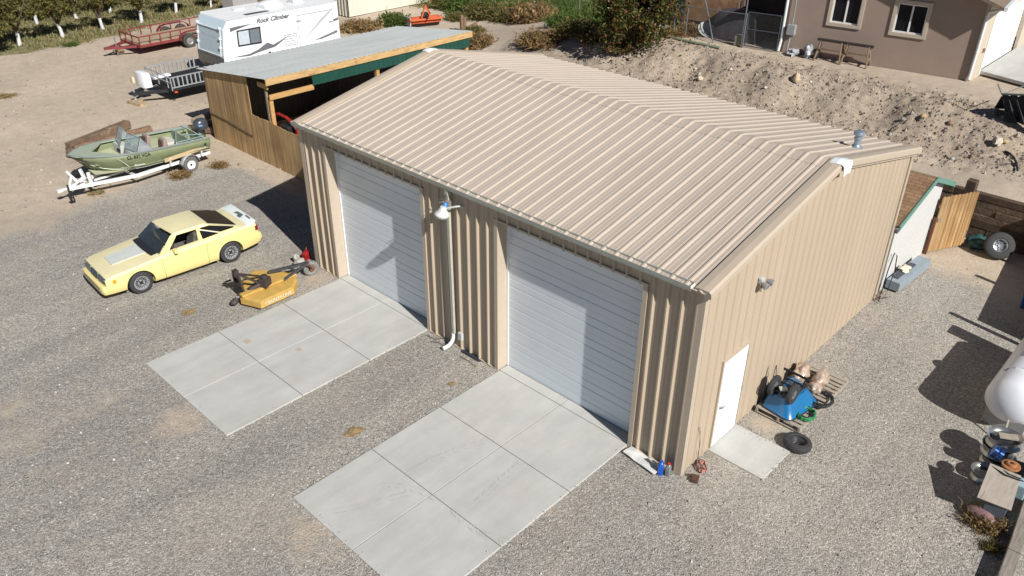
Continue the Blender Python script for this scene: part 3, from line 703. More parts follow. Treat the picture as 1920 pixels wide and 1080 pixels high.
gr = mb.build('grille', mat('grille_blue_black', (.03, .045, .075), .4), prx); md = gr.modifiers.new('s', 'SOLIDIFY'); md.thickness = .03; md.offset = 0
mb = MB()
for k in range(4): mb.bar((X0+.09+k*.010, -.21, .53+k*.038), (X0+.09+k*.010, .21, .53+k*.038), .008)
mb.build('grille_bars', mat('grille_grey', (.25, .27, .3), .4), gr)
mb = MB(); mb.lathe([(0, .004), (.03, .004), (.032, 0)], (X0+.10, 0, .635), (-1, 0, .35), 16); mb.xf(Matrix.Scale(1, 4)); mb.build('oval_badge', mat('badge_blue', (.03, .06, .25), .3), gr)
for s_ in (-1, 1):
    mb = MB(); mb.box((X0+.09, s_*.62, .36), (.14, .12, .05)); mb.build('fog_slot', blk, prx)
    mb = MB(); mb.box((X0+4.44, s_*.62, .80), (.03, .40, .14)); mb.box((X0+4.40, s_*.823, .80), (.07, .012, .14)); mb.build('tail_lamp', mat('red_lens', (.22, .015, .015), .25), prx)
mb = MB(); mb.box((X0+4.50, 0, .30), (.10, 1.3, .12)); mb.build('rear_valance', blk, prx)
mb = MB(); mb.span((X0+.5, -.62, .17), (X0+4.2, .62, .30)); mb.build('underbody', blk, prx)
# wheels
def wheel(parent, c, side, r=.315, w=.20, rr=.195):
    """tyre with a slotted alloy; side +1/-1 is the outer side along local y"""
    mb = MB(); a = w/2; mb.ring([(rr, -a*.85), (rr+.01, -a), (r-.05, -a*1.04), (r-.012, -a*.86), (r, -a*.5), (r, a*.5), (r-.012, a*.86), (r-.05, a*1.04), (rr+.01, a), (rr, a*.85)], c, (0, 1, 0), 32)
    t = mb.build('tyre', tyre, parent, smooth=True)
    mb = MB(); o = side
    mb.ring([(rr+.006, o*a*.96), (rr-.012, o*a*.98), (rr-.02, o*a*.55), (rr+.004, -o*a*.5)], c, (0, 1, 0), 32)
    mb.lathe([(.0, o*a*.62), (.055, o*a*.60), (.06, o*a*.42), (.09, o*a*.40), (rr-.035, o*a*.62), (rr-.018, o*a*.56), (rr-.018, o*a*.3)], c, (0, 1, 0), 32)
    rim = mb.build('rim', rimm, parent, smooth=30)
    mb = MB()
    for k in range(15):
        an = 2*PI*k/15; d = Vector((math.cos(an), 0, math.sin(an))); t_ = Vector((-d.z, 0, d.x))
        mb.box(Vector(c) + d*(rr*.66) + Vector((0, o*a*.60, 0)), (.012, .02, .012), rot=Matrix((d*5.2, Vector((0, 1, 0)), t_*2.0)).transposed())
    mb.build('rim_slots', blk, rim)
    mb = MB(); mb.lathe([(0, o*a*.72), (.045, o*a*.70), (.05, o*a*.58)], c, (0, 1, 0), 12)
    for k in range(4): an = PI/4+k*PI/2; mb.cyl(Vector(c)+Vector((.062*math.cos(an), o*a*.5, .062*math.sin(an))), Vector(c)+Vector((.062*math.cos(an), o*a*.66, .062*math.sin(an))), .016, n=8)
    mb.build('hub_cap', blk, rim)
for ax in (0, 2.555):
    for s_ in (-1, 1):
        wt = bpy.data.objects.new('wheel', None); COL.objects.link(wt); wt.parent = prx; wt.location = (ax, s_*.755, .315)
        wheel(wt, (0, 0, 0), s_)
# ------------------------------------------------------------------ boat on its trailer
hullg = mat('boat_green', (.20, .23, .125), .5, var=.12, vs=3, col2=(.13, .155, .07), cs=4, cthr=.58, stretch=(1, 1, 2.5))
deckg = mat('boat_deck_green', (.35, .39, .30), .55, var=.08)
ins = mat('boat_floor', (.44, .44, .30), .8, var=.15, vs=5)
alu = mat('old_aluminium', (.35, .40, .40), .35, .6, var=.1)
bw = Vector((-2.68, 22.22)); sn = Vector((1.80, 22.12)); dv = (sn-bw); LB = dv.length
boat = thing('motorboat', 'olive green open motorboat with a walk-through windscreen, resting on a trailer', 'boat', (bw.x, bw.y, GZ), math.atan2(dv.y, dv.x))
# local: x from bow (0) to stern (LB), z from ground
ZG = 1.05; NB = 15
def bsec(t):
    x = t*LB; hw = .97*min(1, (math.sin(min(1, t/.42)*PI/2))**.55) if t > 0 else .02
    hw = max(hw, .02); hw *= 1 - .06*max(0, t-.6)/.4
    g = ZG + .30*(1-t)**1.5; kz = .40 + .42*max(0, 1-t/.18)**2 + .03*(1-t)
    ch = kz + .18 + .18*max(0, 1-t/.45); cw = hw*(.80 - .25*max(0, 1-t/.4))
    return x, hw, g, kz, ch, cw
def hx(t, z): # raked stem: lower points sit further aft near the bow
    x, hw, g, kz, ch, cw = bsec(t); return x + .62*max(0, 1-t/.35)*(g-z)/.75*1.0
secs = []
for i in range(NB+1):
    t = i/NB; x, hw, g, kz, ch, cw = bsec(t)
    o = [(hw, g), (hw*.985, g-.16), (hw*.955, (g+ch)/2), (cw, ch), (cw*.5, (ch+kz)/2-.02), (0, kz)]
    full = o + [(-y, z) for y, z in reversed(o[:-1])]
    secs.append([(hx(t, z), y, z) for y, z in full])
mb = MB(); mb.grid(secs)
mb.add(secs[-1], [tuple(range(len(secs[-1])))])
hl = mb.build('hull', hullg, boat, smooth=35); md = hl.modifiers.new('s', 'SOLIDIFY'); md.thickness = .025; md.offset = -1
# gunwale rail
for s_ in (-1, 1):
    mb = MB(); mb.tube([(bsec(i/NB)[0], s_*bsec(i/NB)[1], bsec(i/NB)[2]+.005) for i in range(NB+1)], .024, 6); mb.build('gunwale_rail', alu, hl)
    mb = MB(); mb.tube([(hx(i/NB, bsec(i/NB)[4]+.13), s_*(bsec(i/NB)[1]*.94+.012), bsec(i/NB)[4]+.12) for i in range(4, NB+1)], .013, 5); mb.build('spray_rail', hullg, hl)
    mb = MB(); mb.tube([(hx(i/NB, bsec(i/NB)[4]), s_*(bsec(i/NB)[5]+.008), bsec(i/NB)[4]) for i in range(0, NB+1)], .016, 5); mb.build('chine_strip', mat('chine_light', (.52, .56, .42), .5), hl)
# side decks
def W_(t): return bsec(t)[1]
mb = MB()
inn = lambda t: max(0, W_(t)-.20 if t > .20 else 0)
for s_ in (-1, 1):
    rows = [[(bsec(t)[0], s_*W_(t)*.985, bsec(t)[2]+.008) for t in [k/30 for k in range(0, 31)]], [(bsec(t)[0], s_*max(0, (W_(t)-.15)*(1 if t > .30 else max(0, (t-.16)/.14))), bsec(t)[2]+.012) for t in [k/30 for k in range(0, 31)]]]
    mb.grid(rows)
dk = mb.build('side_deck', deckg, boat); md = dk.modifiers.new('s', 'SOLIDIFY'); md.thickness = .03
mb = MB()
rows = [[(bsec(t)[0], (W_(t)-.16)*k, .64) for k in (-1, -.5, 0, .5, 1)] for t in [.12+.83*j/12 for j in range(13)]]
mb.grid(rows); mb.build('floor', ins, boat)
mb = MB(); rows = [[(bsec(t)[0], (W_(t)-.16)*k, .96) for k in (-1, 0, 1)] for t in (.14, .2, .28, .36)]
mb.grid(rows); mb.add([(bsec(.36)[0], -(W_(.36)-.16), .96), (bsec(.36)[0], (W_(.36)-.16), .96), (bsec(.36)[0], (W_(.36)-.16), .66), (bsec(.36)[0], -(W_(.36)-.16), .66)], [(0, 1, 2, 3)])
mb.build('bow_platform', mat('boat_bow_floor', (.47, .49, .30), .8, var=.12, col2=(.6, .58, .5), cthr=.62), boat)
# consoles and windscreen
gl = mat('acrylic', (.35, .42, .45), .1, spec=.6, alpha=.45)
xc = LB*.40
for s_ in (-1, 1):
    mb = MB(); y0, y1 = s_*.22, s_*(W_(.4)-.12)
    mb.prism([(xc-.08, .66), (xc-.02, 1.14), (xc+.26, 1.12), (xc+.30, .66)], min(y0, y1), max(y0, y1), 'y'); cs = mb.build('console', mat('console_pale', (.50, .52, .48), .6, var=.1), boat, bevel=.015)
    mb = MB(); mb.box((xc-.055, s_*.36, .98), (.03, .20, .09)); mb.build('console_vent', blk, cs)
    ws = bpy.data.objects.new('windscreen', None); COL.objects.link(ws); ws.parent = boat
    A = Vector((xc-.04, s_*.20, 1.20)); B_ = Vector((xc+.10, s_*(W_(.4)-.10), 1.19)); C_ = Vector((xc+.62, s_*(W_(.5)-.08), 1.14)); up = Vector((.20, 0, .46))
    if s_ < 0 or True:
        for P_, Q_, u1, u2 in ((A, B_, up, up), (B_, C_, up, Vector((-.0, 0, .06)))):
            mb = MB(); mb.slab([P_, Q_, Q_+u2, P_+u1], .006); mb.build('pane', gl, ws)
            mb = MB(); mb.bar(P_, Q_, .022); mb.bar(P_+u1, Q_+u2, .02); mb.bar(P_, P_+u1, .02); mb.bar(Q_, Q_+u2, .02); mb.build('pane_frame', alu, ws)
mb = MB(); mb.ring([(.15, 0), (.162, .01), (.15, .02), (.138, .01)], (xc+.40, .50, 1.08), (-1, 0, .5), 18); mb.bar((xc+.26, .5, .98), (xc+.40, .5, 1.08), .03)
for k in range(3): mb.bar((xc+.40, .5, 1.085), (xc+.40+.07*math.cos(k*2.1), .5+.14*math.sin(k*2.1+.5), 1.085+.13*math.cos(k*2.1)), .014)
mb.build('steering_wheel', blk, boat)
seat = mat('mauve_vinyl', (.33, .25, .22), .55, var=.15, vs=5); seatd = mat('maroon_vinyl', (.12, .06, .06), .5)
for x, y in ((LB*.56, .40), (LB*.615, -.36)):
    mb = MB(); mb.box((x, y, .80), (.44, .42, .28)); mb.box((x+.24, y, 1.02), (.13, .44, .50), rot=Matrix.Rotation(.15, 3, 'Y')); so = mb.build('seat', seat, boat, bevel=.03)
    mb = MB(); mb.box((x+.16, y, 1.02), (.05, .30, .36), rot=Matrix.Rotation(.15, 3, 'Y')); mb.build('seat_panel', seatd, so, bevel=.01)
mb = MB(); mb.span((LB*.72, -.2, .66), (LB*.80, .45, .98)); mb.build('rear_bench', mat('cream_vinyl', (.58, .55, .47), .6, var=.08), boat, bevel=.02)
mb = MB(); mb.span((LB*.86, -(W_(.9)-.1), .66), (LB*.875, W_(.9)-.1, 1.08)); mb.build('splash_well', deckg, boat)
mb = MB(); mb.bar((LB*.74, -.78, 1.14), (LB*.86, .40, 1.16), .05, .03); mb.bar((LB*.86, .40, 1.16), (LB*.97, .50, 1.12), .05, .03); mb.bar((LB*.86, -.2, 1.13), (LB*.98, -.55, 1.12), .05, .03); mb.bar((LB*.74, -.78, 1.14), (LB*.97, -.74, 1.12), .04, .03); mb.build('bimini_frame', mat('teal_frame', (.20, .30, .29), .45), boat)
# registration and strap
rdir = boat.rotation_euler.z
tm = mat('letters_black', (.02, .02, .02), .6)
t0 = .33; A = Vector((hx(t0, ZG-.10), -W_(t0)*.985-.012, bsec(t0)[2]-.115)); B_ = Vector((hx(.52, ZG-.10), -W_(.52)*.99-.012, bsec(.52)[2]-.10))
text_mesh('CL 839 VCA', .15, tm, 'registration_number', hl, frameM((A+B_)/2 + Vector((-.02, -.012, 0)), B_-A, (0, .08, 1)), .01, bold=.004)
mb = MB(); mb.tube([(LB*.27, -W_(.27)-.01, 1.15), (LB*.31, -W_(.3)-.02, .95), (LB*.34, -W_(.33)-.015, .78), (LB*.315, -.80, .62), (LB*.34, -.72, .56)], .012, 5); mb.build('rope', mat('rope_pale', (.5, .48, .4), .9), boat)
mb = MB(); mb.tube([(LB*.955, -.9, 1.10), (LB*.955, -.885, .9), (LB*.955, -.80, .62)], .018, 5); mb.tube([(LB*.955, .9, 1.11), (LB*.955, .2, 1.13), (LB*.955, -.9, 1.10)], .016, 5); mb.build('tie_strap', mat('strap_pale', (.55, .55, .5), .9), boat)
mb = MB(); mb.cyl((LB*.955, -.905, .86), (LB*.955, -.87, .86), .05, n=8); mb.build('strap_ratchet', blk, boat)
# outboard
ob = bpy.data.objects.new('outboard_motor', None); COL.objects.link(ob); ob.parent = boat; ob.location = (LB+.16, .0, 0)
mot = mat('motor_dark', (.05, .06, .075), .25, var=.2, vs=10, coat=.3)
mb = MB(); mb.loft([[(a*sx_+dx, b_*sy_, z) for a, b_ in ((-1, -.5), (-.6, -.95), (.2, -1), (.85, -.7), (1, 0), (.85, .7), (.2, 1), (-.6, .95), (-1, .5))] for z, sx_, sy_, dx in ((1.10, .20, .15, 0), (1.16, .24, .19, 0), (1.30, .25, .20, 0), (1.42, .23, .185, .01), (1.49, .15, .12, .02))])
mb.build('cowling', mot, ob, smooth=45)
mb = MB(); mb.box((.02, 0, .82), (.16, .12, .62)); mb.box((-.12, 0, 1.0), (.18, .24, .20)); mb.box((.03, 0, .46), (.30, .16, .03)); mb.build('leg', blk, ob, bevel=.02)
mb = MB(); mb.box((-.1, -.196, 1.30), (.15, .01, .06)); mb.build('cowling_label', mat('label_blue', (.2, .3, .5), .4), ob)
# trailer
trw = mat('trailer_white', (.72, .73, .72), .4, var=.08, vs=6, col2=(.45, .35, .25), cs=6, cthr=.70)
tr = thing('boat_trailer', 'white single-axle boat trailer under the green boat', 'boat trailer', (-2.66, 21.76, GZ), math.atan2(22.15-21.65, .81+3.45))
RL = LB*.99
mb = MB(); mb.bar((-.48, 0, .46), (.10, 0, .46), .09, .07); mb.tube([(-.5, 0, .46), (-.72, 0, .46)], [.045, .05], 8); mb.box((-.72, 0, .47), (.16, .11, .09)); mb.build('coupler', trw, tr)
for s_ in (-1, 1):
    mb = MB(); mb.bar((-.46, s_*.03, .45), (LB*.36, s_*.70, .42), .07, .11); mb.bar((LB*.36, s_*.70, .42), (RL, s_*.74, .40), .07, .11); mb.build('side_rail', trw, tr)
    mb = MB(); mb.bar((LB*.62, s_*.84, .42), (LB*.62, s_*.93, .74), .045, .04); mb.build('bunk_post', trw, tr)
    mb = MB(); mb.bar((LB*.90, s_*.84, .42), (LB*.90, s_*.92, .76), .045, .04); mb.build('bunk_post', trw, tr)
    mb = MB(); mb.bar((LB*.57, s_*.915, .70), (LB*.96, s_*.93, .72), .035, .13); mb.build('bunk_board', mat('bunk_wood', (.50, .38, .22), .8, var=.2, vs=5), tr)
    # fender
    mb = MB(); fx = LB*.775; R_f = .36
    rows = [[(fx+R_f*math.cos(a), s_*y, .29+R_f*math.sin(a)) for a in [PI*(.04+.92*k/12) for k in range(13)]] for y in (.80, 1.04)]
    mb.grid(rows); fo = mb.build('mudguard', mat('guard_grey', (.40, .41, .42), .4, .3, var=.12), tr, smooth=True); md = fo.modifiers.new('s', 'SOLIDIFY'); md.thickness = .012
    wt = bpy.data.objects.new('wheel', None); COL.objects.link(wt); wt.parent = tr; wt.location = (fx, s_*.93, .29)
    mb = MB(); r, a, rr = .29, .085, .165
    mb.ring([(rr, -a*.8), (r-.05, -a*1.05), (r-.01, -a*.8), (r, 0), (r-.01, a*.8), (r-.05, a*1.05), (rr, a*.8)], (0, 0, 0), (0, 1, 0), 26); mb.build('tyre', mat('old_tyre', (.13, .125, .12), .85, var=.2, vs=10), wt, smooth=True)
    mb = MB(); o = s_; mb.lathe([(0, o*.05), (.05, o*.05), (.06, o*.02), (.12, o*.01), (.14, o*.05), (.17, o*.07), (.172, 0)], (0, 0, 0), (0, 1, 0), 24); mb.build('rim', trw, wt, smooth=30)
    mb = MB(); mb.cyl((0, 0, 0), (0, o*.09, 0), .03, n=10); mb.build('hub', blk, wt)
mb = MB(); mb.bar((LB*.775, -.9, .29), (LB*.775, .9, .29), .05); mb.build('axle', blk, tr)
for x in (.36, .70, .975): mb = MB(); mb.bar((LB*x, -.74, .38), (LB*x, .74, .38), .06); mb.build('cross_member', trw, tr)
mb = MB(); mb.bar((LB*.1, 0, .45), (LB*.9, 0, .38), .06); mb.build('keel_beam', trw, tr)
mb = MB(); mb.bar((-.05, 0, .48), (-.35, .0, 1.02), .08); mb.bar((-.42, 0, .46), (-.24, 0, .84), .06); mb.bar((.26, -.2, .50), (.20, -.26, .86), .10, .08); mb.bar((.26, .2, .50), (.20, .26, .86), .10, .08); mb.bar((-.28, -.03, .48), (.0, -.36, .84), .07); mb.build('winch_post', trw, tr)
mb = MB(); mb.cyl((-.10, -.07, .90), (-.10, .07, .90), .06, n=12); mb.tube([(-.10, .07, .9), (-.02, .14, .95), (-.02, .2, .95)], .01, 5); mb.build('winch', blk, tr)
mb = MB(); mb.bar((-.48, -.10, .0), (-.48, -.10, .62), .045); mb.box((-.48, -.10, .015), (.16, .16, .03)); mb.bar((-.36, -.05, .0), (-.40, -.05, .44), .03); mb.build('jack', blk, tr)
# ------------------------------------------------------------------ open timber shed behind the garage
def planks_mat(name, c1, c2, dark_, scale, axis='y', metal_drop=None):
    """vertical board cladding: board tone varies per board, grain streaks and weathering run down"""
    m = bpy.data.materials.new(name); m.use_nodes = True; nt = m.node_tree; N = nt.nodes; b = N['Principled BSDF']; b.inputs['Roughness'].default_value = .8
    tc = N.new('ShaderNodeTexCoord'); mp = N.new('ShaderNodeMapping'); mp.inputs['Scale'].default_value = (scale, scale, .35); lk(nt, tc.outputs['Object'], mp.inputs['Vector'])
    n = N.new('ShaderNodeTexNoise'); n.inputs['Scale'].default_value = 1.0; n.inputs['Detail'].default_value = 8; n.inputs['Roughness'].default_value = .7; lk(nt, mp.outputs[0], n.inputs['Vector'])
    r = N.new('ShaderNodeValToRGB'); e = r.color_ramp.elements; e[0].position = .32; e[0].color = (*dark_, 1); e[1].position = .68; e[1].color = (*c2, 1); x = e.new(.5); x.color = (*c1, 1)
    lk(nt, n.outputs['Fac'], r.inputs['Fac'])
    n2 = N.new('ShaderNodeTexNoise'); n2.inputs['Scale'].default_value = .9; n2.inputs['Detail'].default_value = 4; lk(nt, tc.outputs['Object'], n2.inputs['Vector'])
    r2 = N.new('ShaderNodeValToRGB'); r2.color_ramp.elements[0].color = (.72, .72, .72, 1); r2.color_ramp.elements[1].color = (1.18, 1.14, 1.1, 1); r2.color_ramp.elements[0].position = .3; r2.color_ramp.elements[1].position = .7
    lk(nt, n2.outputs['Fac'], r2.inputs['Fac'])
    mx = N.new('ShaderNodeMixRGB'); mx.blend_type = 'MULTIPLY'; mx.inputs['Fac'].default_value = 1; lk(nt, r.outputs[0], mx.inputs['Color1']); lk(nt, r2.outputs[0], mx.inputs['Color2'])
    lk(nt, mx.outputs[0], b.inputs['Base Color']); return m
fencem = planks_mat('weathered_fence_boards', (.46, .30, .135), (.60, .45, .26), (.29, .165, .065), 9)
newwood = mat('fresh_timber', (.50, .29, .11), .7, var=.25, vs=4, stretch=(.6, 6, 6), col2=(.28, .14, .05), cs=3, cthr=.6)
fasc = mat('fascia_timber', (.52, .34, .15), .7, var=.25, vs=3, stretch=(.7, 4, 4), col2=(.30, .17, .07), cs=2.5, cthr=.57)
oldwood = mat('old_timber', (.17, .11, .07), .85, var=.35, vs=5, bump=.5, bs=20, stretch=(1, 1, 1), col2=(.30, .24, .18), cs=4, cthr=.58)
roofg = mat('shed_roof_galvanised', (.56, .58, .56), .6, .0, var=.10, vs=.9, stretch=(.5, 2, 1))
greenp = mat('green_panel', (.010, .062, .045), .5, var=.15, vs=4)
shed = thing('timber_shed', 'open-fronted timber shed with grey corrugated roof and green front panel behind the garage', 'shed')
SX0, SX1, SY0, SY1 = 3.22, 12.75, 19.25, 23.75
ZF, ZB = 3.28, 2.70
mb = MB()
sv = Vector((0, SY1-SY0+.35, ZB-ZF)).normalized(); sn_ = Vector((0, -sv.z, sv.y))
ribbed(mb, (0, SY0-.12, ZF), Vector((1, 0, 0)), sv, sn_, SX0-.12, SX1+.15, 0, (SY1-SY0)+.45, pitch=.229, depth=.022, base=.07, top=.025, minor=0)
ro = mb.build('roof', roofg, shed); md = ro.modifiers.new('t', 'SOLIDIFY'); md.thickness = .008; md.offset = -1
for a, c in ((SX0-.10, 6.9), (6.92, SX1+.13)): mb = MB(); mb.span((a, SY0-.15, ZF-.235), (c, SY0-.105, ZF-.012)); mb.build('fascia_board', fasc, shed)
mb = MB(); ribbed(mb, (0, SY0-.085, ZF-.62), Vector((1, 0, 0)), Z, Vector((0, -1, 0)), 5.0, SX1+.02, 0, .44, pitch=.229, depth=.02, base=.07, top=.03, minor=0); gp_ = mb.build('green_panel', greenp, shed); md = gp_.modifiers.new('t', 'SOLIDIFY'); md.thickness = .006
mb = MB(); mb.span((SX0+.02, SY0-.06, ZF-.78), (5.05, SY0+.0, ZF-.60)); mb.build('header_beam', newwood, shed)
mb = MB(); mb.span((SX0-.0, SY0+.01, ZF-.42), (SX0+.05, SY0+.62, ZF-.26)); mb.build('side_rail', newwood, shed)
for x in (SX0+.10, 7.95, 10.3, SX1-.1):
    mb = MB(); mb.span((x-.07, SY0-.055 if x > 6 else SY0+.005, GZ), (x+.07, SY0+.085, ZF-.80 if x < 5 else ZF-.63)); mb.build('front_post', newwood, shed)
mb = MB(); mb.span((SX0+.02, SY0+.15, GZ), (SX0+.08, SY0+.24, ZF-.45)); mb.build('side_post', mat('grey_post', (.28, .22, .15), .8), shed)
# left end wall with the irregular board top, running on as a fence towards the garage
pw = .145; y = SY1; k = 0
mb = MB()
def toph(y):
    if y > 20.62: return ZF - (y-SY0+.12)*(ZF-ZB)/(SY1-SY0+.35) - .05
    if y > 20.2: return 1.68
    return 1.62 + .06*math.sin(y*2) + .02*(20.2-y)
while y > 13.6:
    w_ = pw*(.96 + .05*rnd.random()); mb.span((SX0-.025 + .006*rnd.random(), y-w_, GZ), (SX0, y, toph(y-.07)+.03*rnd.random())) if y < 20.62 else mb.span((SX0-.025+.006*rnd.random(), y-w_, GZ), (SX0, y, toph(y)))
    y -= pw
# boards above the yard fence belong to the shed, the run beyond it is one fence with it
ew = mb.build('board_wall', fencem, shed)
mb = MB(); mb.span((SX0, SY0+1.5, ZF-.5), (SX0+.05, SY1, ZF-.62+.1)); mb.span((SX0, 13.7, .35), (SX0+.05, SY1, .44)); mb.span((SX0, 13.7, 1.3), (SX0+.05, SY1, 1.39)); mb.build('wall_rails', oldwood, shed)
mb = MB(); ribbed(mb, (SX0, SY1, GZ), Vector((1, 0, 0)), Z, Vector((0, 1, 0)), 0, SX1-SX0, 0, ZB+.02, pitch=.229, depth=.02, minor=0); mb.build('back_wall', mat('back_sheet_shaded', (.05, .045, .04), .8), shed)  # near-black sheet colour stands for the shade inside the shed
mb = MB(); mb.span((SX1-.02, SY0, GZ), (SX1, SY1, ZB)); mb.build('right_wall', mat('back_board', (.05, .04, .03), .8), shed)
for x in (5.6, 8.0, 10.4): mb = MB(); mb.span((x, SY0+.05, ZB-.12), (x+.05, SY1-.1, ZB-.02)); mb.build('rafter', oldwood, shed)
# wire rope and its sag on the wall
mb = MB(); mb.tube([(SX0-.035, 23.7-.25*i, 1.02 - .012*i + .03*math.sin(i*.4)) for i in range(13)], .02, 5); mb.build('hose', mat('rusty_pipe', (.10, .06, .04), .8), shed)
# red tiller bar glimpsed inside the shed
rt = mat('red_implement', (.34, .02, .015), .45, var=.15)
o = thing('red_implement', 'bright red tubular implement frame glimpsed inside the timber shed', 'farm implement', (4.6, 18.4, GZ))
o.location = (0, 0, GZ); q_ = [at(*v) for v in ((514, 214, 1.78), (522, 212, 1.90), (537, 219, 1.88), (547, 228, 1.80), (556, 241, 1.60))]
mb = MB(); mb.tube(q_, .055, 8); mb.bar((q_[0].x, q_[0].y, 0), q_[0], .07); mb.bar((q_[-1].x, q_[-1].y, 0), q_[-1], .07); mb.build('frame', rt, o)
mb = MB(); mb.box((q_[2]+q_[3])/2 + Vector((.1, .1, -.45)), (.6, .5, .5)); mb.build('guard', blk, o, bevel=.03)
# dark clutter inside: a stack of boards and a drum
o = thing('lumber_stack', 'stack of dark boards stored inside the timber shed', 'lumber', (8.5, 22, GZ))
for k in range(5): mb = MB(); mb.box((0, 0, .12+k*.16), (3.2-.2*k, .9, .12), .05*k); mb.build('board_layer', oldwood, o)

# ------------------------------------------------------------------ timbers on the ground
def timber(name, a, b_, w_, h_, label, m=oldwood, rnd_=0, group=None, hgz=0):
    a, b_ = Vector(a), Vector(b_); mid = (a+b_)/2
    mb = MB()
    if rnd_:
        n = 7; mb.tube([a-mid + (b_-a)*i/(n-1) + Vector((0, 0, .02*math.sin(i*2.1))) for i in range(n)], [w_*(1-.12*(i/(n-1))+.04*math.sin(i*1.7)) for i in range(n)], 12)
        o = mb.build(name, m, smooth=50)
    else:
        mb.bar(a-mid, b_-mid, w_, h_); o = mb.build(name, m, bevel=.015)
    o.location = mid; return tag(o, label, 'timber', group)
a1, b1 = at(128, 276, .16), at(240, 232, .16)
timber('timber_beam', a1, b1, .30, .30, 'dark square beam lying behind the bow of the boat, farthest of the pile', group='old timbers behind the boat')
a1, b1 = at(130, 290, .15), at(165, 279, .15)
timber('timber_beam', at(127, 289, .14), at(190, 268, .14), .24, .22, 'short dark beam end sticking out at the bow side of the pile', group='old timbers behind the boat')
log_m = mat('split_log', (.20, .125, .075), .85, var=.35, vs=4, bump=.5, bs=15, stretch=(1, 3, 3), col2=(.10, .06, .04), cs=3, cthr=.55)
timber('wooden_log', at(140, 283, .18), at(282, 242, .18), .19, 0, 'long brown weathered log just behind the windscreen of the boat', log_m, 1, group='old timbers behind the boat')
timber('timber_beam', at(362, 228, .5), at(425, 204, .5), .24, .22, 'pale sawn beam on top of the timbers beside the shed corner', mat('pale_old_timber', (.33, .25, .17), .85, var=.3, vs=5), group='timbers beside the shed')
timber('timber_beam', at(362, 243, .2), at(432, 222, .2), .26, .24, 'dark beam under the pale one beside the shed corner', group='timbers beside the shed')
timber('timber_beam', at(352, 240, .12), at(420, 246, .12), .24, .22, 'low dark beam crossing behind the outboard motor', group='timbers beside the shed')

# ------------------------------------------------------------------ toy hauler
rvw = mat('rv_white', (.80, .81, .83), .35, var=.03, vs=2, coat=.2)
rvt = mat('rv_roof_white', (.74, .75, .75), .6, var=.05)
rvg = mat('rv_front_blue', (.52, .62, .67), .35, var=.05)
dia = mat('diamond_plate', (.20, .19, .18), .35, .6, var=.5, vs=7)
gry = mat('graphic_grey', (.14, .14, .155), .5); grl = mat('graphic_pale', (.42, .42, .44), .5)
rv = thing('travel_trailer', 'big white toy-hauler travel trailer with a front deck behind the shed', 'travel trailer', (0, 0, GZ))
RY0, RY1 = 28.83, 31.26
prof = [(7.20, 3.10), (6.92, 2.72), (6.76, 1.62), (6.74, 1.05), (7.15, .50), (13.1, .50), (13.1, 3.10)]
mb = MB(); mb.prism(prof, RY0, RY1, 'y'); rb = mb.build('body', rvw, rv, bevel=.04)
mb = MB(); mb.prism([(7.22, 3.105), (13.1, 3.105), (13.1, 3.13), (7.26, 3.13)], RY0+.03, RY1-.03, 'y'); rr_ = mb.build('roof', rvt, rv)
mb = MB()
for y in (RY0+.01, RY1-.01): mb.bar((7.2, y, 3.12), (13.1, y, 3.12), .05, .03)
mb.build('roof_edge', mat('rv_edge', (.6, .62, .63), .4), rr_)
mb = MB(); mb.loft([[(10.1+a, 29.95+b_, z) for a, b_ in ((-s1, -s2), (s1*.8, -s2), (s1, -s2*.7), (s1, s2*.7), (s1*.8, s2), (-s1, s2))] for z, s1, s2 in ((3.13, .52, .36), (3.25, .50, .35), (3.38, .40, .28), (3.42, .25, .18))]); mb.build('air_conditioner', rvt, rr_, smooth=40)
mb = MB(); mb.span((8.4, 30.3, 3.13), (8.95, 30.6, 3.20)); mb.build('roof_hatch', rvt, rr_)
mb = MB(); mb.span((8.3, 29.1, 3.132), (9.5, 29.35, 3.15)); mb.build('solar_strip', mat('dark_strip', (.06, .06, .07), .4), rr_)
mb = MB(); mb.span((11.2, 29.7, 3.13), (11.7, 30.2, 3.3)); mb.build('roof_vent', rvt, rr_)
# front face: blue grey panel with a ramp door, plate skirt below
def face(y0, y1, t0, t1, off=.012):
    P_ = [Vector((7.20, 0, 3.10)), Vector((6.92, 0, 2.72)), Vector((6.76, 0, 1.62)), Vector((6.74, 0, 1.05)), Vector((7.15, 0, .50))]
    def q(t): i = min(int(t), 3); return P_[i] + (P_[i+1]-P_[i])*(t-i)
    ts = sorted({t0, t1, *[k for k in (1, 2, 3) if t0 < k < t1]})
    return [[Vector((q(t).x-off, y, q(t).z)) for y in (y0, y1)] for t in ts]
mb = MB(); mb.grid(face(RY0+.05, RY1-.05, .05, 2.2)); fp = mb.build('front_panel', rvg, rv)
mb = MB(); mb.grid(face(RY0+.02, RY1-.02, 2.2, 4, .016)); mb.build('plate_skirt', dia, rv)
mb = MB(); mb.grid(face(RY0+.22, RY1-.22, 1.0, 2.05, .035)); rd = mb.build('ramp_door', rvg, rv)
mb = MB()
for y in (RY0+.22, RY1-.22): mb.bar((6.88, y, 2.70), (6.725, y, 1.62), .05, .03)
mb.bar((6.87, RY0+.2, 2.72), (6.87, RY1-.2, 2.72), .05, .03); mb.bar((6.72, RY0+.2, 1.60), (6.72, RY1-.2, 1.60), .05, .03); mb.build('door_frame', rvw, rd)
for y in (RY0+.22, RY1-.22):
    for z in (2.80, 2.35, 1.95): mb = MB(); mb.box((6.86 - (2.8-z)*.12, y, z), (.10, .12, .10)); mb.build('latch', rvw, rd, bevel=.01)
text_mesh('Rock Climber', .24, grl, 'ghost_lettering', rd, frameM((6.835, (RY0+RY1)/2, 2.36), (0, -1, 0), (.14, 0, 1)), .01)
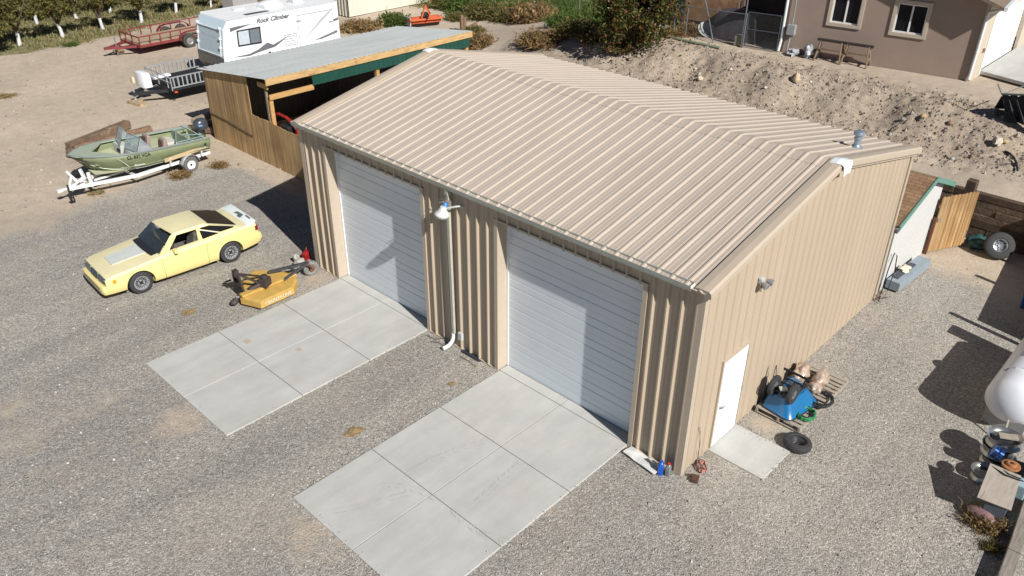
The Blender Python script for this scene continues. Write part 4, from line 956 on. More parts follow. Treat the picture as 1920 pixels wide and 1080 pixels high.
# side graphics, windows and doors
ys = RY0-.008
def side(poly, name, m, par=rb, d=.012): mb = MB(); mb.prism(poly, ys-d, ys, 'y'); return mb.build(name, m, par)
wf = side([(7.52, 1.92), (8.72, 1.88), (8.75, 2.62), (7.55, 2.62)], 'window', blk, rv, .02)
mb = MB(); mb.prism([(7.58, 1.98), (8.12, 1.96), (8.13, 2.56), (7.60, 2.56)], ys-.026, ys-.021, 'y'); mb.build('pane', mat('pane_bright', (.50, .56, .60), .1), wf)
mb = MB(); mb.prism([(8.17, 1.96), (8.66, 1.94), (8.68, 2.56), (8.18, 2.56)], ys-.026, ys-.021, 'y'); mb.build('pane', mat('pane_grey', (.16, .19, .21), .1), wf)
text_mesh('Rock Climber', .27, gry, 'trailer_name', rb, frameM((9.45, ys-.006, 2.86), (1, 0, 0), (0, 0, 1)), .008, shear=.35, bold=.009, sx=1.12)
side([(7.25, 2.62), (8.2, 2.78), (8.35, 2.80), (7.6, 2.80), (7.25, 2.78)], 'swoosh_dark', gry)
side([(7.2, 1.50), (8.0, 1.42), (8.5, 1.50), (9.4, 1.60), (10.2, 1.98), (9.3, 1.70), (9.0, 1.85), (8.5, 1.62), (8.0, 1.50)], 'swoosh_dark', gry)
side([(11.0, 1.65), (12.5, 2.6), (12.95, 2.95), (13.02, 3.0), (12.1, 2.5)], 'swoosh_pale', grl)
side([(11.6, 1.52), (12.9, 1.78), (12.95, 1.68), (12.0, 1.52)], 'swoosh_dark', gry); side([(12.78, 2.32), (13.05, 2.38), (13.05, 2.26), (12.78, 2.22)], 'swoosh_dark', gry)
side([(9.0, 1.2), (9.12, 1.2), (9.12, 1.42), (9.0, 1.42)], 'outlet_cover', blk)
side([(9.65, 1.32), (9.85, 1.32), (9.85, 1.38), (9.65, 1.38)], 'marker', mat('amber_lens', (.75, .33, .02), .3))
dg_ = mat('rv_seam', (.35, .36, .38), .5)
def outline(x0, x1, z0, z1, name):
    mb = MB(); P_ = [(x0, ys-.012, z0), (x1, ys-.012, z0), (x1, ys-.012, z1), (x0, ys-.012, z1)]
    for i in range(4): mb.bar(P_[i], P_[(i+1) % 4], .012, .018)
    return mb.build(name, dg_, rv)
outline(10.75, 12.75, 1.30, 2.80, 'cargo_door'); outline(9.95, 10.6, 1.52, 2.02, 'fridge_vent')
mb = MB()
for k in range(4): mb.box((10.27, ys-.01, 1.6+k*.11), (.55, .012, .02))
mb.build('vent_louvre', grl, rv)
for x, z in ((10.8, 2.55), (12.6, 2.25)): mb = MB(); mb.box((x, ys-.02, z), (.22, .03, .05)); mb.build('hinge', dg_, rv)
for x in (10.6, 11.6):
    for y in (RY0+.2, RY1-.2):
        mb = MB(); mb.lathe([(0, -.1), (.34, -.1), (.36, 0), (.34, .1), (0, .1)], (x, y, .36), (0, 1, 0), 20); mb.build('wheel', tyre, rv)
# front deck
mb = MB(); mb.span((4.10, RY0, .60), (6.72, RY1, .68)); mb.build('deck_frame', blk, rv)
mb = MB()
for k in range(14): mb.bar((4.15+k*.19, RY0+.1, .70), (4.15+k*.19, RY1-.1, .70), .02)
for k in range(12): mb.bar((4.15, RY0+.15+k*.2, .702), (6.7, RY0+.15+k*.2, .702), .02)
mb.build('deck_mesh', blk, rv)
railm = mat('rail_aluminium', (.50, .52, .53), .4, .5, var=.1)
for y, nm in ((RY0, 'near'), (RY1, 'far')):
    mb = MB(); mb.bar((4.15, y, 1.18), (6.65, y, 1.18), .045); mb.bar((4.15, y, .74), (6.65, y, .74), .045)
    for k in range(12): mb.bar((4.25+k*.20, y, .74), (4.25+k*.20, y, 1.18), .06 if k % 2 else .05)
    mb.build('ramp_rail', railm, rv)
mb = MB(); mb.bar((4.12, RY0, 1.18), (4.12, RY1, 1.18), .035); mb.bar((4.12, RY0, .95), (4.12, RY1, .95), .03)
for y in (RY0, RY0+.35, (RY0+RY1)/2, RY1): mb.bar((4.12, y, .62), (4.12, y, 1.18), .04)
mb.build('front_rail', railm, rv)
mb = MB(); mb.span((6.1, RY0-.06, .86), (6.7, RY0-.03, 1.16)); mb.build('rail_board', mat('ply', (.50, .36, .18), .8, var=.2), rv)
mb = MB(); mb.box((4.6, RY1-.35, .74), (.9, .30, .10), .1); mb.build('white_lid', rvw, rv, bevel=.02)
mb = MB(); mb.box((4.25, RY0-.03, .55), (.12, .06, .06)); mb.build('side_marker', mat('orange_lens', (.75, .10, .02), .3), rv)
mb = MB()
for s_ in (-1, 1): mb.bar((4.6, 30.05+s_*1.0, .55), (2.85, 30.05+s_*.05, .50), .10, .14)
mb.build('tongue', blk, rv)
mb = MB(); mb.cyl((2.95, 30.05, .16), (2.95, 30.05, .75), .04); mb.box((2.95, 30.05, .12), (.2, .2, .04)); mb.build('tongue_jack', railm, rv)
mb = MB(); mb.loft([[(3.62+a*sx_, 30.42+b_*sy_, z) for a, b_ in ((-1, -.8), (-.8, -1), (.8, -1), (1, -.8), (1, .8), (.8, 1), (-.8, 1), (-1, .8))] for z, sx_, sy_ in ((.62, .21, .42), (1.12, .20, .40), (1.22, .17, .37), (1.25, .10, .28))]); mb.build('propane_cover', rvw, rv, smooth=40)
mb = MB(); mb.box((3.20, 30.55, .95), (.12, .22, .26)); mb.build('battery_box', mat('cream_plastic', (.60, .52, .33), .6), rv, bevel=.02)
mb = MB(); mb.box((2.95, 30.0, .05), (.35, .9, .14), .2); mb.box((3.0, 30.0, .16), (.3, .35, .08), .5); tag(mb.build('block_stack', mat('block_wood', (.40, .30, .19), .8, var=.3)), 'pale wooden blocks under the tongue jack of the white travel trailer', 'blocks')

# ------------------------------------------------------------------ red utility trailer
rdm = mat('red_trailer_paint', (.20, .035, .035), .6, var=.2, vs=5, col2=(.18, .06, .04), cs=4, cthr=.6)
dkm = mat('trailer_deck', (.36, .27, .18), .85, var=.25, vs=4, stretch=(.5, 5, 1))
rt_ = thing('utility_trailer', 'red tandem-axle flatbed utility trailer with low rails beside the orchard', 'trailer', (6.68, 38.72, GZ), math.atan2(-2.9, 4.6)*.0)
p1, p2 = at(256, 71, .95), at(224, 57, .95); w1 = at(353, 87, 0)
# local frame: x along the length from the front rail, y to the left
axd = Vector((at(398, 66, .95) - p1).xy.to_3d()).normalized(); 
c0 = (p1+p2)/2; rt_.location = (c0.x, c0.y, GZ)
ld_ = Vector((w1.x-p1.x, w1.y-p1.y)); rt_.rotation_euler.z = math.atan2(37.72-37.61, 9.38-6.65) + 0.0
WD = 1.06; LT = 5.0
mb = MB(); mb.span((0, -WD, .42), (LT, WD, .56)); mb.build('frame', rdm, rt_)
mb = MB()
for k in range(9): mb.span((.03, -WD+.04+k*.228, .561), (LT-.03, -WD+.25+k*.228, .585))
mb.build('deck_boards', dkm, rt_)
for s_ in (-1, 1):
    mb = MB(); mb.bar((0, s_*WD, .97), (LT*.5 if s_ < 0 else LT*.95, s_*WD, .97), .055, .05)
    for k in range(5 if s_ < 0 else 9):
        x = .03 + k*.58
        if x < LT*.95: mb.bar((x, s_*WD, .5), (x, s_*WD, .97), .05)
    if s_ < 0: mb.bar((LT*.5, s_*WD, .97), (LT*.95, s_*WD, .97), .05)
    mb.build('side_rail', rdm, rt_)
    mb = MB(); rows = [[(2.15+x, s_*y, z) for x, z in ((0, .45), (.08, .66), (.25, .80), (.50, .86), (1.45, .86), (1.70, .80), (1.88, .66), (1.95, .45))] for y in (WD+.02, WD+.28)]
    mb.grid(rows); fo = mb.build('mudguard', rdm, rt_); md = fo.modifiers.new('s', 'SOLIDIFY'); md.thickness = .02
    for x in (2.68, 3.58):
        wt = bpy.data.objects.new('wheel', None); COL.objects.link(wt); wt.parent = rt_; wt.location = (x, s_*(WD+.16), .37)
        mb = MB(); r, a, rr = .37, .11, .20; mb.ring([(rr, -a*.8), (r-.06, -a*1.05), (r-.01, -a*.8), (r, 0), (r-.01, a*.8), (r-.06, a*1.05), (rr, a*.8)], (0, 0, 0), (0, 1, 0), 24); mb.build('tyre', mat('dusty_tyre', (.055, .053, .05), .85), wt, smooth=True)
        mb = MB(); o_ = s_; mb.lathe([(0, o_*.07), (.05, o_*.07), (.07, o_*.03), (.14, o_*.02), (.17, o_*.06), (.21, o_*.08), (.21, 0)], (0, 0, 0), (0, 1, 0), 20); mb.build('rim', mat('dull_rim', (.28, .28, .28), .5, .4), wt, smooth=30)
mb = MB(); mb.bar((0, -WD, .97), (0, WD, .97), .055)
for y in (-WD*.33, WD*.33): mb.bar((0, y, .5), (0, y, .97), .05)
mb.build('front_rail', rdm, rt_)
mb = MB(); mb.bar((LT, -WD, .5), (LT+1.3, -WD*.9, .95), .06); mb.bar((LT, WD, .5), (LT+1.3, WD*.9, .95), .06); mb.bar((LT+1.3, -WD*.9, .95), (LT+1.3, WD*.9, .95), .06); mb.build('ramp_gate', rdm, rt_)
mb = MB(); mb.bar((0, -.7, .46), (-1.15, -.05, .46), .10, .12); mb.bar((0, .7, .46), (-1.15, .05, .46), .10, .12); mb.box((-1.25, 0, .47), (.28, .12, .12)); mb.build('tongue', rdm, rt_)
mb = MB(); mb.cyl((-.75, 0, .05), (-.75, 0, .95), .035, n=8); mb.build('jack', mat('jack_grey', (.2, .2, .2), .5), rt_)
tag(timber('ground_log', at(214, 98, .05), at(232, 94, .1), .10, 0, 'x', log_m, 1), 'grey broken stump lying below the tongue of the red trailer', 'stump')

# ------------------------------------------------------------------ corrugated container and the orange tiller
ct = thing('storage_shed', 'long cream ribbed metal shed at the top edge behind the travel trailer', 'metal shed', (0, 0, GZ))
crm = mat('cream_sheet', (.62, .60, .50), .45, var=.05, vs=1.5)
a_, b_ = at(655, 33), at(797, 5); Uc = (b_-a_); Lc = Uc.length; Uc.normalize(); Nc = Vector((Uc.y, -Uc.x, 0)); 
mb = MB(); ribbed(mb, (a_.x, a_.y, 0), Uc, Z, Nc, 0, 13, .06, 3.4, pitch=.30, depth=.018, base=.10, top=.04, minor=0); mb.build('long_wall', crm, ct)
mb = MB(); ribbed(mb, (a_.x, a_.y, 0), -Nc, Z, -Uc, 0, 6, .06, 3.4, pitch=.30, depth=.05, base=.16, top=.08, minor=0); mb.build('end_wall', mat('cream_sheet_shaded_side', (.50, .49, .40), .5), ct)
mb = MB(); A = Vector((a_.x, a_.y, 3.4)); mb.slab([A+Nc*.2-Uc*.2, A+Nc*.2+Uc*13.2, A-Nc*6.2+Uc*13.2, A-Nc*6.2-Uc*.2], .06); mb.build('roof', crm, ct)
mb = MB(); A = Vector((a_.x, a_.y, 0)); mb.slab([A-Nc*.05+Uc*.05, A-Nc*.05+Uc*12.9, A-Nc*5.9+Uc*12.9, A-Nc*5.9+Uc*.05], .06); mb.build('skid', dark, ct)
gs = thing('storage_cabinet', 'small grey metal cabinet behind the roof of the travel trailer', 'cabinet', (*at(452, 20).xy, GZ), .1)
mb = MB(); mb.span((-.9, -.6, 0), (.9, .6, 1.5)); mb.build('case', mat('cabinet_grey', (.38, .37, .36), .6, var=.1), gs, bevel=.02)
mb = MB(); mb.span((-.86, -.62, .1), (-.02, -.601, 1.4)); mb.span((.02, -.62, .1), (.86, -.601, 1.4)); mb.build('doors', mat('cabinet_door', (.32, .31, .31), .6), gs)
orm = mat('orange_implement', (.58, .12, .045), .55, var=.2, vs=6, col2=(.25, .08, .04), cs=6, cthr=.62)
tl = thing('rotary_tiller', 'faded orange rotary tiller on the sand behind the shed roof', 'farm implement', (21.6, 32.3, GZ), -.35)
mb = MB(); n = 10; mb.grid([[(x, .35*math.cos(a)+.1, .25+.35*math.sin(a)) for a in [PI*(.0+1.0*k/n) for k in range(n+1)]] for x in (-.95, .95)]); hd = mb.build('hood', orm, tl, smooth=True); md = hd.modifiers.new('s', 'SOLIDIFY'); md.thickness = .02
mb = MB(); mb.bar((-1, -.35, .5), (1, -.35, .5), .10); mb.bar((-1, -.35, .5), (-1, .45, .3), .08); mb.bar((1, -.35, .5), (1, .45, .3), .08); mb.build('frame', orm, tl)
mb = MB(); mb.bar((-.35, -.4, .55), (-.05, -.3, 1.25), .07); mb.bar((.25, -.4, .55), (-.02, -.3, 1.25), .07); mb.bar((-.02, -.3, 1.25), (.5, .3, .65), .06); mb.build('hitch_mast', orm, tl)
mb = MB(); mb.box((0, -.1, .72), (.35, .4, .22)); mb.cyl((0, -.6, .6), (0, -.2, .7), .05); mb.build('gearbox', blk, tl)
mb = MB(); mb.box((-.98, .1, .35), (.05, .7, .5)); mb.build('end_plate', mat('pale_plate', (.45, .45, .42), .6), tl)
mb = MB(); mb.cyl((-.9, .1, .22), (.9, .1, .22), .20, n=10); mb.build('rotor', blk, tl)
# ------------------------------------------------------------------ yellow brush mower
ym = mat('mower_yellow', (.52, .33, .09), .6, var=.15, vs=5, col2=(.22, .11, .04), cs=7, cthr=.64, spec=.3)
yb = mat('mower_dark', (.045, .035, .032), .6, var=.3, vs=9)
mw = thing('brush_mower', 'yellow rotary brush mower with dark three-point hitch beside the concrete apron', 'mower', (-1.95, 11.75, GZ), 0)
def ML(px, py, z): p = at(px, py, z); return (p.x+1.95, p.y-11.75)
zt = .29
FA, FB = ML(490, 577, .10), ML(552, 549, .10)
ring = [ML(450, 556, zt), FA, FB, ML(557, 522, zt), ML(553, 512, zt), ML(520, 503, zt), ML(475, 503, zt), ML(455, 518, zt)]
cx = sum(p[0] for p in ring)/8; cy = sum(p[1] for p in ring)/8
ring.sort(key=lambda p: math.atan2(p[1]-cy, p[0]-cx))
# the deck: plate with a turned-down skirt and a raised centre beam
mb = MB(); n = len(ring)
ins_ = [((p[0]-cx)*.90+cx, (p[1]-cy)*.90+cy) for p in ring]
vs = [(x, y, zt) for x, y in ins_] + [(x, y, zt-.03) for x, y in ring] + [(x*1.0, y, .10) for x, y in ring]
mb.add(vs, [tuple(range(n))] + [(i, (i+1) % n, n+(i+1) % n, n+i) for i in range(n)] + [(n+i, n+(i+1) % n, 2*n+(i+1) % n, 2*n+i) for i in range(n)])
dk_ = mb.build('deck', ym, mw); md = dk_.modifiers.new('s', 'SOLIDIFY'); md.thickness = .012
f1 = Vector((*ML(452, 556, zt), zt+.02)); f2 = Vector((*ML(553, 514, zt), zt+.02))
mb = MB(); mb.bar(f1+Vector((0, 0, .03)), f2+Vector((0, 0, .03)), .16, .06); mb.build('deck_beam', ym, mw)
h1 = Vector((*ML(440, 521, .30), .30)); h2 = Vector((*ML(457, 548, .30), .30)); top = Vector((*ML(441, 511, .92), .92))
mb = MB(); mb.bar(h1, h2, .10, .10); mb.bar(h1, top + Vector((-.03, .05, 0)), .09, .05); mb.bar(h2, top + Vector((.03, -.05, 0)), .10, .05); mb.bar(top + Vector((0, 0, -.06)), top + Vector((0, 0, .10)), .14, .12); mb.build('hitch_frame', yb, mw)
e1 = Vector((*ML(499, 537, zt), zt+.06)); e2 = Vector((*ML(520, 520, zt), zt+.08))
mb = MB(); mb.bar(top, e1, .07, .05); mb.bar(top + Vector((.03, .08, -.05)), Vector((*ML(492, 520, zt), zt+.06)), .05); mb.build('brace', yb, mw)
g = Vector((*ML(496, 525, .5), .48))
mb = MB(); mb.box(g, (.28, .24, .24), .5); mb.cyl(g+Vector((0, 0, .1)), g+Vector((0, 0, .2)), .09); mb.cyl(g, g + (h2-g).normalized()*.45, .06); gb = mb.build('gearbox', yb, mw, bevel=.02)
mb = MB(); mb.slab([Vector((*ML(x, y, zt), zt+.012)) for x, y in ((468, 549), (500, 535), (515, 531), (497, 520), (478, 527), (462, 540))], .012); mb.build('dark_plate', mat('rusty_plate', (.10, .06, .045), .7, var=.3, vs=8), mw)
pe = Vector((*ML(434, 569, .10), .10))
mb = MB(); mb.cyl(h2+Vector((-.05, .02, .02)), pe, .05, .055, 10); mb.lathe([(.05, 0), (.085, .04), (.085, .14), (.05, .2)], pe, (h2-pe), 12); mb.build('drive_shaft', yb, mw)
mb = MB(); mb.box((pe*.45+h2*.55)+Vector((0, 0, .06)), (.08, .08, .01), .6); mb.build('warning_label', white, mw)
mb = MB(); mb.cyl(h1 + Vector((-.1, .02, 0)), h1 + Vector((-.28, .06, -.02)), .025); mb.cyl(h2 + Vector((.0, -.02, -.02)), h2 + Vector((-.12, -.12, -.05)), .03); mb.build('hitch_pin', yb, mw)
ta = Vector((*ML(578, 490, .55), .55)); t1 = Vector((*ML(503, 512, zt), zt+.05)); t2 = Vector((*ML(532, 526, zt), zt+.05))
mb = MB(); mb.bar(t1, ta, .09, .06); mb.bar(t2, ta, .07, .05); mb.bar((t1+ta)/2+Vector((0, 0, .02)), (t2+ta)/2, .05); mb.build('tail_arm', mat('arm_grey', (.06, .06, .065), .5, var=.3, vs=10), mw)
wc = Vector((*ML(583, 503, .18), .22))
mb = MB(); mb.ring([(.09, -.06), (.17, -.08), (.22, -.05), (.225, 0), (.22, .05), (.17, .08), (.09, .06)], wc, (.25, 1, .1), 22); mb.build('tail_wheel', mat('grey_solid_tyre', (.21, .205, .20), .85, var=.15), mw, smooth=True)
mb = MB(); mb.cyl(wc+Vector((0, -.09, 0)), wc+Vector((0, .09, 0)), .08, n=12); mb.bar(wc+Vector((0, -.1, 0)), ta+Vector((-.02, -.02, -.05)), .05); mb.build('fork', mat('rust_brown', (.20, .09, .05), .8, var=.3), mw)
s1 = Vector((*FA, .20)); s2 = Vector((*FB, .20))
dd_ = (s2-s1); nn_ = Vector((0, 0, 1))
outw = Vector((dd_.y, -dd_.x, 0)).normalized()
if outw.y > 0: outw = -outw
text_mesh('COUNTY LINE', .115, mat('letter_white', (.62, .60, .52), .7, var=.3, vs=40), 'lettering', dk_, frameM(((s1+s2)/2)+outw*.02, dd_, (0, 0, 1)), .01, bold=.002, sx=1.05)
# red can and rags by the garage corner
rc = thing('fuel_can', 'red plastic fuel can standing behind the tail wheel at the garage corner', 'fuel can', (*at(575, 484).xy, GZ), .3); rc.scale = (.8, .8, .72)
mb = MB(); mb.loft([[(a*s_, b_*s_*.7, z) for a, b_ in ((-1, -1), (1, -1), (1, 1), (-1, 1))] for z, s_ in ((0, .14), (.26, .14), (.33, .10), (.36, .05))]); mb.build('can_body', mat('red_plastic', (.28, .015, .015), .4), rc, bevel=.02)
mb = MB(); mb.tube([(-.09, 0, .33), (-.06, 0, .40), (.06, 0, .40), (.09, 0, .33)], .016, 6); mb.cyl((.05, .03, .34), (.12, .06, .46), .02, .015); mb.build('handle', mat('red_plastic', (.28, .015, .015), .4), rc)
rk = thing('rubble_lump', 'pale broken concrete lump between the mower tail wheel and the red can', 'rubble', (*at(562, 497).xy, GZ))
mb = MB(); mb.ball((0, 0, .12), .15, 8, (1.2, .9, .9), .6, 3); mb.ball((.05, .22, .17), .10, 8, (1, 1, 1), .6, 5); mb.build('lump', mat('rubble_pale', (.42, .40, .36), .9, var=.25, vs=12), rk)
# ------------------------------------------------------------------ foliage helpers
def leafmat(name, cols, rough=.7, tr=.25):
    m = bpy.data.materials.new(name); m.use_nodes = True; nt = m.node_tree; N = nt.nodes; b = N['Principled BSDF']; b.inputs['Roughness'].default_value = rough; b.inputs['Specular IOR Level'].default_value = .2
    g = N.new('ShaderNodeNewGeometry'); r = N.new('ShaderNodeValToRGB'); e = r.color_ramp.elements
    while len(e) < len(cols): e.new(.5)
    for i, (q, c) in enumerate(zip(e, cols)): q.position = i/(len(cols)-1); q.color = (*c, 1)
    lk(nt, g.outputs['Random Per Island'], r.inputs['Fac']); lk(nt, r.outputs[0], b.inputs['Base Color'])
    t = N.new('ShaderNodeBsdfTranslucent'); lk(nt, r.outputs[0], t.inputs['Color']); ms = N.new('ShaderNodeMixShader'); ms.inputs[0].default_value = tr
    lk(nt, b.outputs[0], ms.inputs[1]); lk(nt, t.outputs[0], ms.inputs[2]); lk(nt, ms.outputs[0], N['Material Output'].inputs['Surface']); return m
def leaf(mb, p, s_, up=.4):
    d = Vector((rnd.gauss(0, 1), rnd.gauss(0, 1), rnd.gauss(0, 1)+up)).normalized(); u = d.orthogonal().normalized(); a = rnd.random()*6.3; v = d.cross(u); u2 = u*math.cos(a)+v*math.sin(a); v2 = d.cross(u2)
    k = s_*(.7+.6*rnd.random()); mb.add([p-u2*k, p+v2*k*.45, p+u2*k, p-v2*k*.45], [(0, 1, 2, 3)])
def crown_mesh(name, n, R, Hc, zc, size, clumps, seed, m, sq=1.0):
    rnd.seed(seed); mb = MB(); cl = []
    for i in range(clumps):
        a = rnd.random()*2*PI; r = R*math.sqrt(rnd.random())*.85; z = zc + (rnd.random()*2-1)*Hc*.75*math.sqrt(max(0, 1-(r/R)**2))
        cl.append((Vector((r*math.cos(a), r*math.sin(a)*sq, z)), R*(.18+.24*rnd.random())))
    for i in range(n):
        c, cr = rnd.choice(cl); d = Vector((rnd.gauss(0, 1), rnd.gauss(0, 1), rnd.gauss(0, 1))).normalized()*cr*(rnd.random()**.4)
        p = c+d
        if p.z < .35: continue
        leaf(mb, p, size)
    return mb
olive = leafmat('orchard_leaves', [(.045, .05, .015), (.08, .085, .022), (.12, .115, .03), (.18, .15, .045), (.10, .105, .03), (.25, .18, .07)])
bark = mat('brown_bark', (.10, .07, .045), .9, var=.3)
wash = mat('whitewashed_bark', (.60, .59, .58), .8, var=.12, vs=10)
# orchard trees: four crown shapes, shared by the copies
tp = [(38, 86), (117, 70), (193, 57), (266, 42), (332, 26), (396, 13), (70, 44), (143, 34), (207, 22), (78, 16), (141, 5), (270, 8), (18, 20), (215, -14), (40, -6), (330, -12), (398, -30), (-30, 60), (-40, 24), (470, -15), (-12, 102)]
protos = []
for k in range(4):
    t = thing('orchard_tree', 'x', 'tree', (0, 0, -50))
    crown_mesh('crown', 2400, 1.18, 1.05, 1.85, .085, 20, 40+k, olive).build('crown', olive, t)
    rnd.seed(60+k); mb = MB(); mb.tube([(.03, 0, -.05), (.0, .02, .35), (-.04, .0, .68)], [.105, .09, .085], 9); tk = mb.build('trunk', wash, t, smooth=True)
    mb = MB()
    for j in range(6):
        a = j*1.05 + rnd.random(); mb.tube([(-.04, 0, .65), (.3*math.cos(a), .3*math.sin(a), 1.2), (.7*math.cos(a+.2), .7*math.sin(a+.2), 1.9), (.9*math.cos(a+.3), .9*math.sin(a+.3), 2.5)], [.06, .045, .03, .012], 6)
    mb.build('limbs', bark, t)
    protos.append(t)
rnd.seed(5)
ORD = ['front row orchard tree nearest the left edge of the photo, behind the bare sand', 'second front-row orchard tree from the left, left of the red trailer', 'third front-row orchard tree from the left, just above the tongue of the red trailer', 'front-row orchard tree above the deck of the red trailer', 'front-row orchard tree above the wheels of the red trailer', 'small orchard tree just left of the roof of the white travel trailer',
       'second-row orchard tree between the two leftmost front trees', 'second-row orchard tree between the second and third front trees', 'second-row orchard tree between the third and fourth front trees']
for i, (px, py) in enumerate(tp):
    p = at(px, py, GZ)
    t = protos[i] if i < 4 else copy_tree(protos[(i*7+1) % 4])
    t.location = (p.x, p.y, hgt(p.x, p.y)); t.rotation_euler.z = rnd.random()*6; s_ = .92+.2*rnd.random(); 
    if i == 5: s_ = .7
    t.scale = (s_, s_, s_*(.95+.1*rnd.random()))
    t['label'] = ORD[i] if i < len(ORD) else 'orchard tree with whitewashed trunk in the back rows beyond the second row'
    t['category'] = 'tree'; t['group'] = 'whitewashed orchard trees'
# low grass and weeds of the orchard floor
def blade_field(name, spots, m, label, cat='grass'):
    mb = MB()
    for p, h_, spread, n in spots:
        for _ in range(n):
            a = rnd.random()*2*PI; r = spread*math.sqrt(rnd.random()); q = Vector((p.x + r*math.cos(a), p.y + r*math.sin(a), 0)); q.z = hgt(q.x, q.y)
            b = rnd.random()*2*PI; l = h_*(.5+.8*rnd.random()); tip = q + Vector((math.cos(b)*l*.6, math.sin(b)*l*.6, l)); wv = Vector((-math.sin(b), math.cos(b), 0))*(.02+.02*rnd.random())
            mb.add([q-wv, q+wv, tip], [(0, 1, 2)])
    o = mb.build(name, m); return tag(o, label, cat, kind='stuff')
grm = leafmat('orchard_grass_blades', [(.10, .13, .035), (.20, .20, .07), (.32, .26, .13), (.13, .15, .05), (.44, .35, .21), (.26, .20, .10)], tr=.3)
rnd.seed(9); spots = []
while len(spots) < 1500:
    px, py = rnd.random()*860-60, rnd.random()*125-35
    p = at(px, py, 0)
    if grassmask(p.x, p.y) > .35 and p.y > 30: spots.append((p, .08+.14*rnd.random(), .30+.4*rnd.random(), 22))
blade_field('orchard_grass', spots, grm, 'green and straw-coloured grass between the orchard trees')
# ------------------------------------------------------------------ bushes and tumbleweeds
def strand_bush(R, Hh, n, seed, w_=.012, droop=.3, dense=.5):
    rnd.seed(seed); mb = MB()
    for i in range(n):
        a = rnd.random()*2*PI; e = math.acos(rnd.random()*.95); l = (.55+.5*rnd.random())
        b0 = Vector((rnd.gauss(0, R*.28), rnd.gauss(0, R*.28), 0)); d = Vector((math.sin(e)*math.cos(a)*R*.8, math.sin(e)*math.sin(a)*R*.8, math.cos(e)*Hh*.95+.06*Hh))*l
        m1 = b0 + d*.55 + Vector((rnd.gauss(0, .06*R), rnd.gauss(0, .06*R), .05*Hh)); tip = b0 + d + Vector((rnd.gauss(0, .12*R), rnd.gauss(0, .12*R), -droop*.12*Hh))
        s1 = d.cross(Vector((rnd.random()-.5, rnd.random()-.5, rnd.random()-.5))).normalized()*w_
        mb.add([b0-s1, b0+s1, m1+s1, m1-s1, tip], [(0, 1, 2, 3), (3, 2, 4)])
        if rnd.random() < dense:
            for _ in range(3):
                q = m1 + (tip-m1)*rnd.random(); mb.add([q, q+Vector((rnd.gauss(0, .05), rnd.gauss(0, .05), rnd.gauss(.02, .05)))*R*1.2, q+Vector((rnd.gauss(0, .05), rnd.gauss(0, .05), rnd.gauss(.02, .05)))*R*1.2], [(0, 1, 2)])
    return mb
brown = leafmat('tumbleweed_brown', [(.13, .075, .03), (.22, .14, .06), (.30, .20, .09), (.17, .11, .045), (.36, .26, .14)], tr=.15)
straw = leafmat('straw_grass', [(.30, .22, .11), (.40, .31, .17), (.22, .16, .07), (.34, .27, .14), (.12, .12, .04)], tr=.2)
green = leafmat('weed_green', [(.045, .09, .015), (.08, .14, .025), (.12, .17, .04), (.06, .10, .02), (.18, .19, .07)], tr=.3)
gbr = leafmat('weed_mixed', [(.06, .085, .02), (.12, .12, .035), (.20, .15, .06), (.08, .10, .025), (.28, .20, .09), (.05, .07, .015)], tr=.25)
def bush(name, px, py, R, Hh, n, m, label, cat, seed, group=None, w_=.016):
    p = G(px, py); o = strand_bush(R, Hh, n, seed, w_).build(name, m); o.location = p; return tag(o, label, cat, group)
BG = 'dry bushes behind the garage'
bush('green_shrub', 737, 46, .95, .85, 1500, green, 'bright green clump of grass left of the orange tiller', 'shrub', 1)
bush('tumbleweed', 675, 55, 1.3, .55, 1300, brown, 'low brown weeds between the travel trailer and the bright green clump', 'bush', 2, BG)
bush('tumbleweed', 895, 88, .95, .85, 1700, brown, 'round brown tumbleweed just right of the green end panel of the shed', 'bush', 3, BG)
bush('tumbleweed', 890, 62, .7, .5, 700, gbr, 'small olive weed between the shed roof end and the round brown tumbleweed', 'bush', 4, BG)
bush('tumbleweed', 1008, 84, 1.0, .85, 1900, brown, 'grey-brown tumbleweed above the far rear corner of the garage roof', 'bush', 5, BG)
bush('tumbleweed', 1050, 72, .8, .6, 900, brown, 'rust-brown weed touching the right side of the grey-brown tumbleweed', 'bush', 6, BG)
bush('dry_bush', 1000, 40, 1.35, 1.25, 2300, brown, 'tall straw-brown bush standing before the chain link fence', 'bush', 7, BG)
bush('dry_bush', 960, 38, 1.3, 1.2, 1900, gbr, 'olive and brown bush touching the left side of the tall straw bush', 'bush', 8, BG)
bush('dry_bush', 905, 33, 1.3, 1.1, 1800, gbr, 'green bush beyond the bare ground, left of the olive and brown one', 'bush', 9, BG)
bush('dry_bush', 870, 22, 1.4, 1.1, 1500, green, 'dark green bush at the top edge, left of the fence post', 'bush', 10, BG)
bush('green_shrub', 858, 37, .8, .5, 900, gbr, 'low green weeds right of the orange tiller', 'shrub', 11)
bush('green_shrub', 840, 12, 1.4, .8, 1200, gbr, 'spreading weeds beside the end of the cream metal shed', 'shrub', 12)
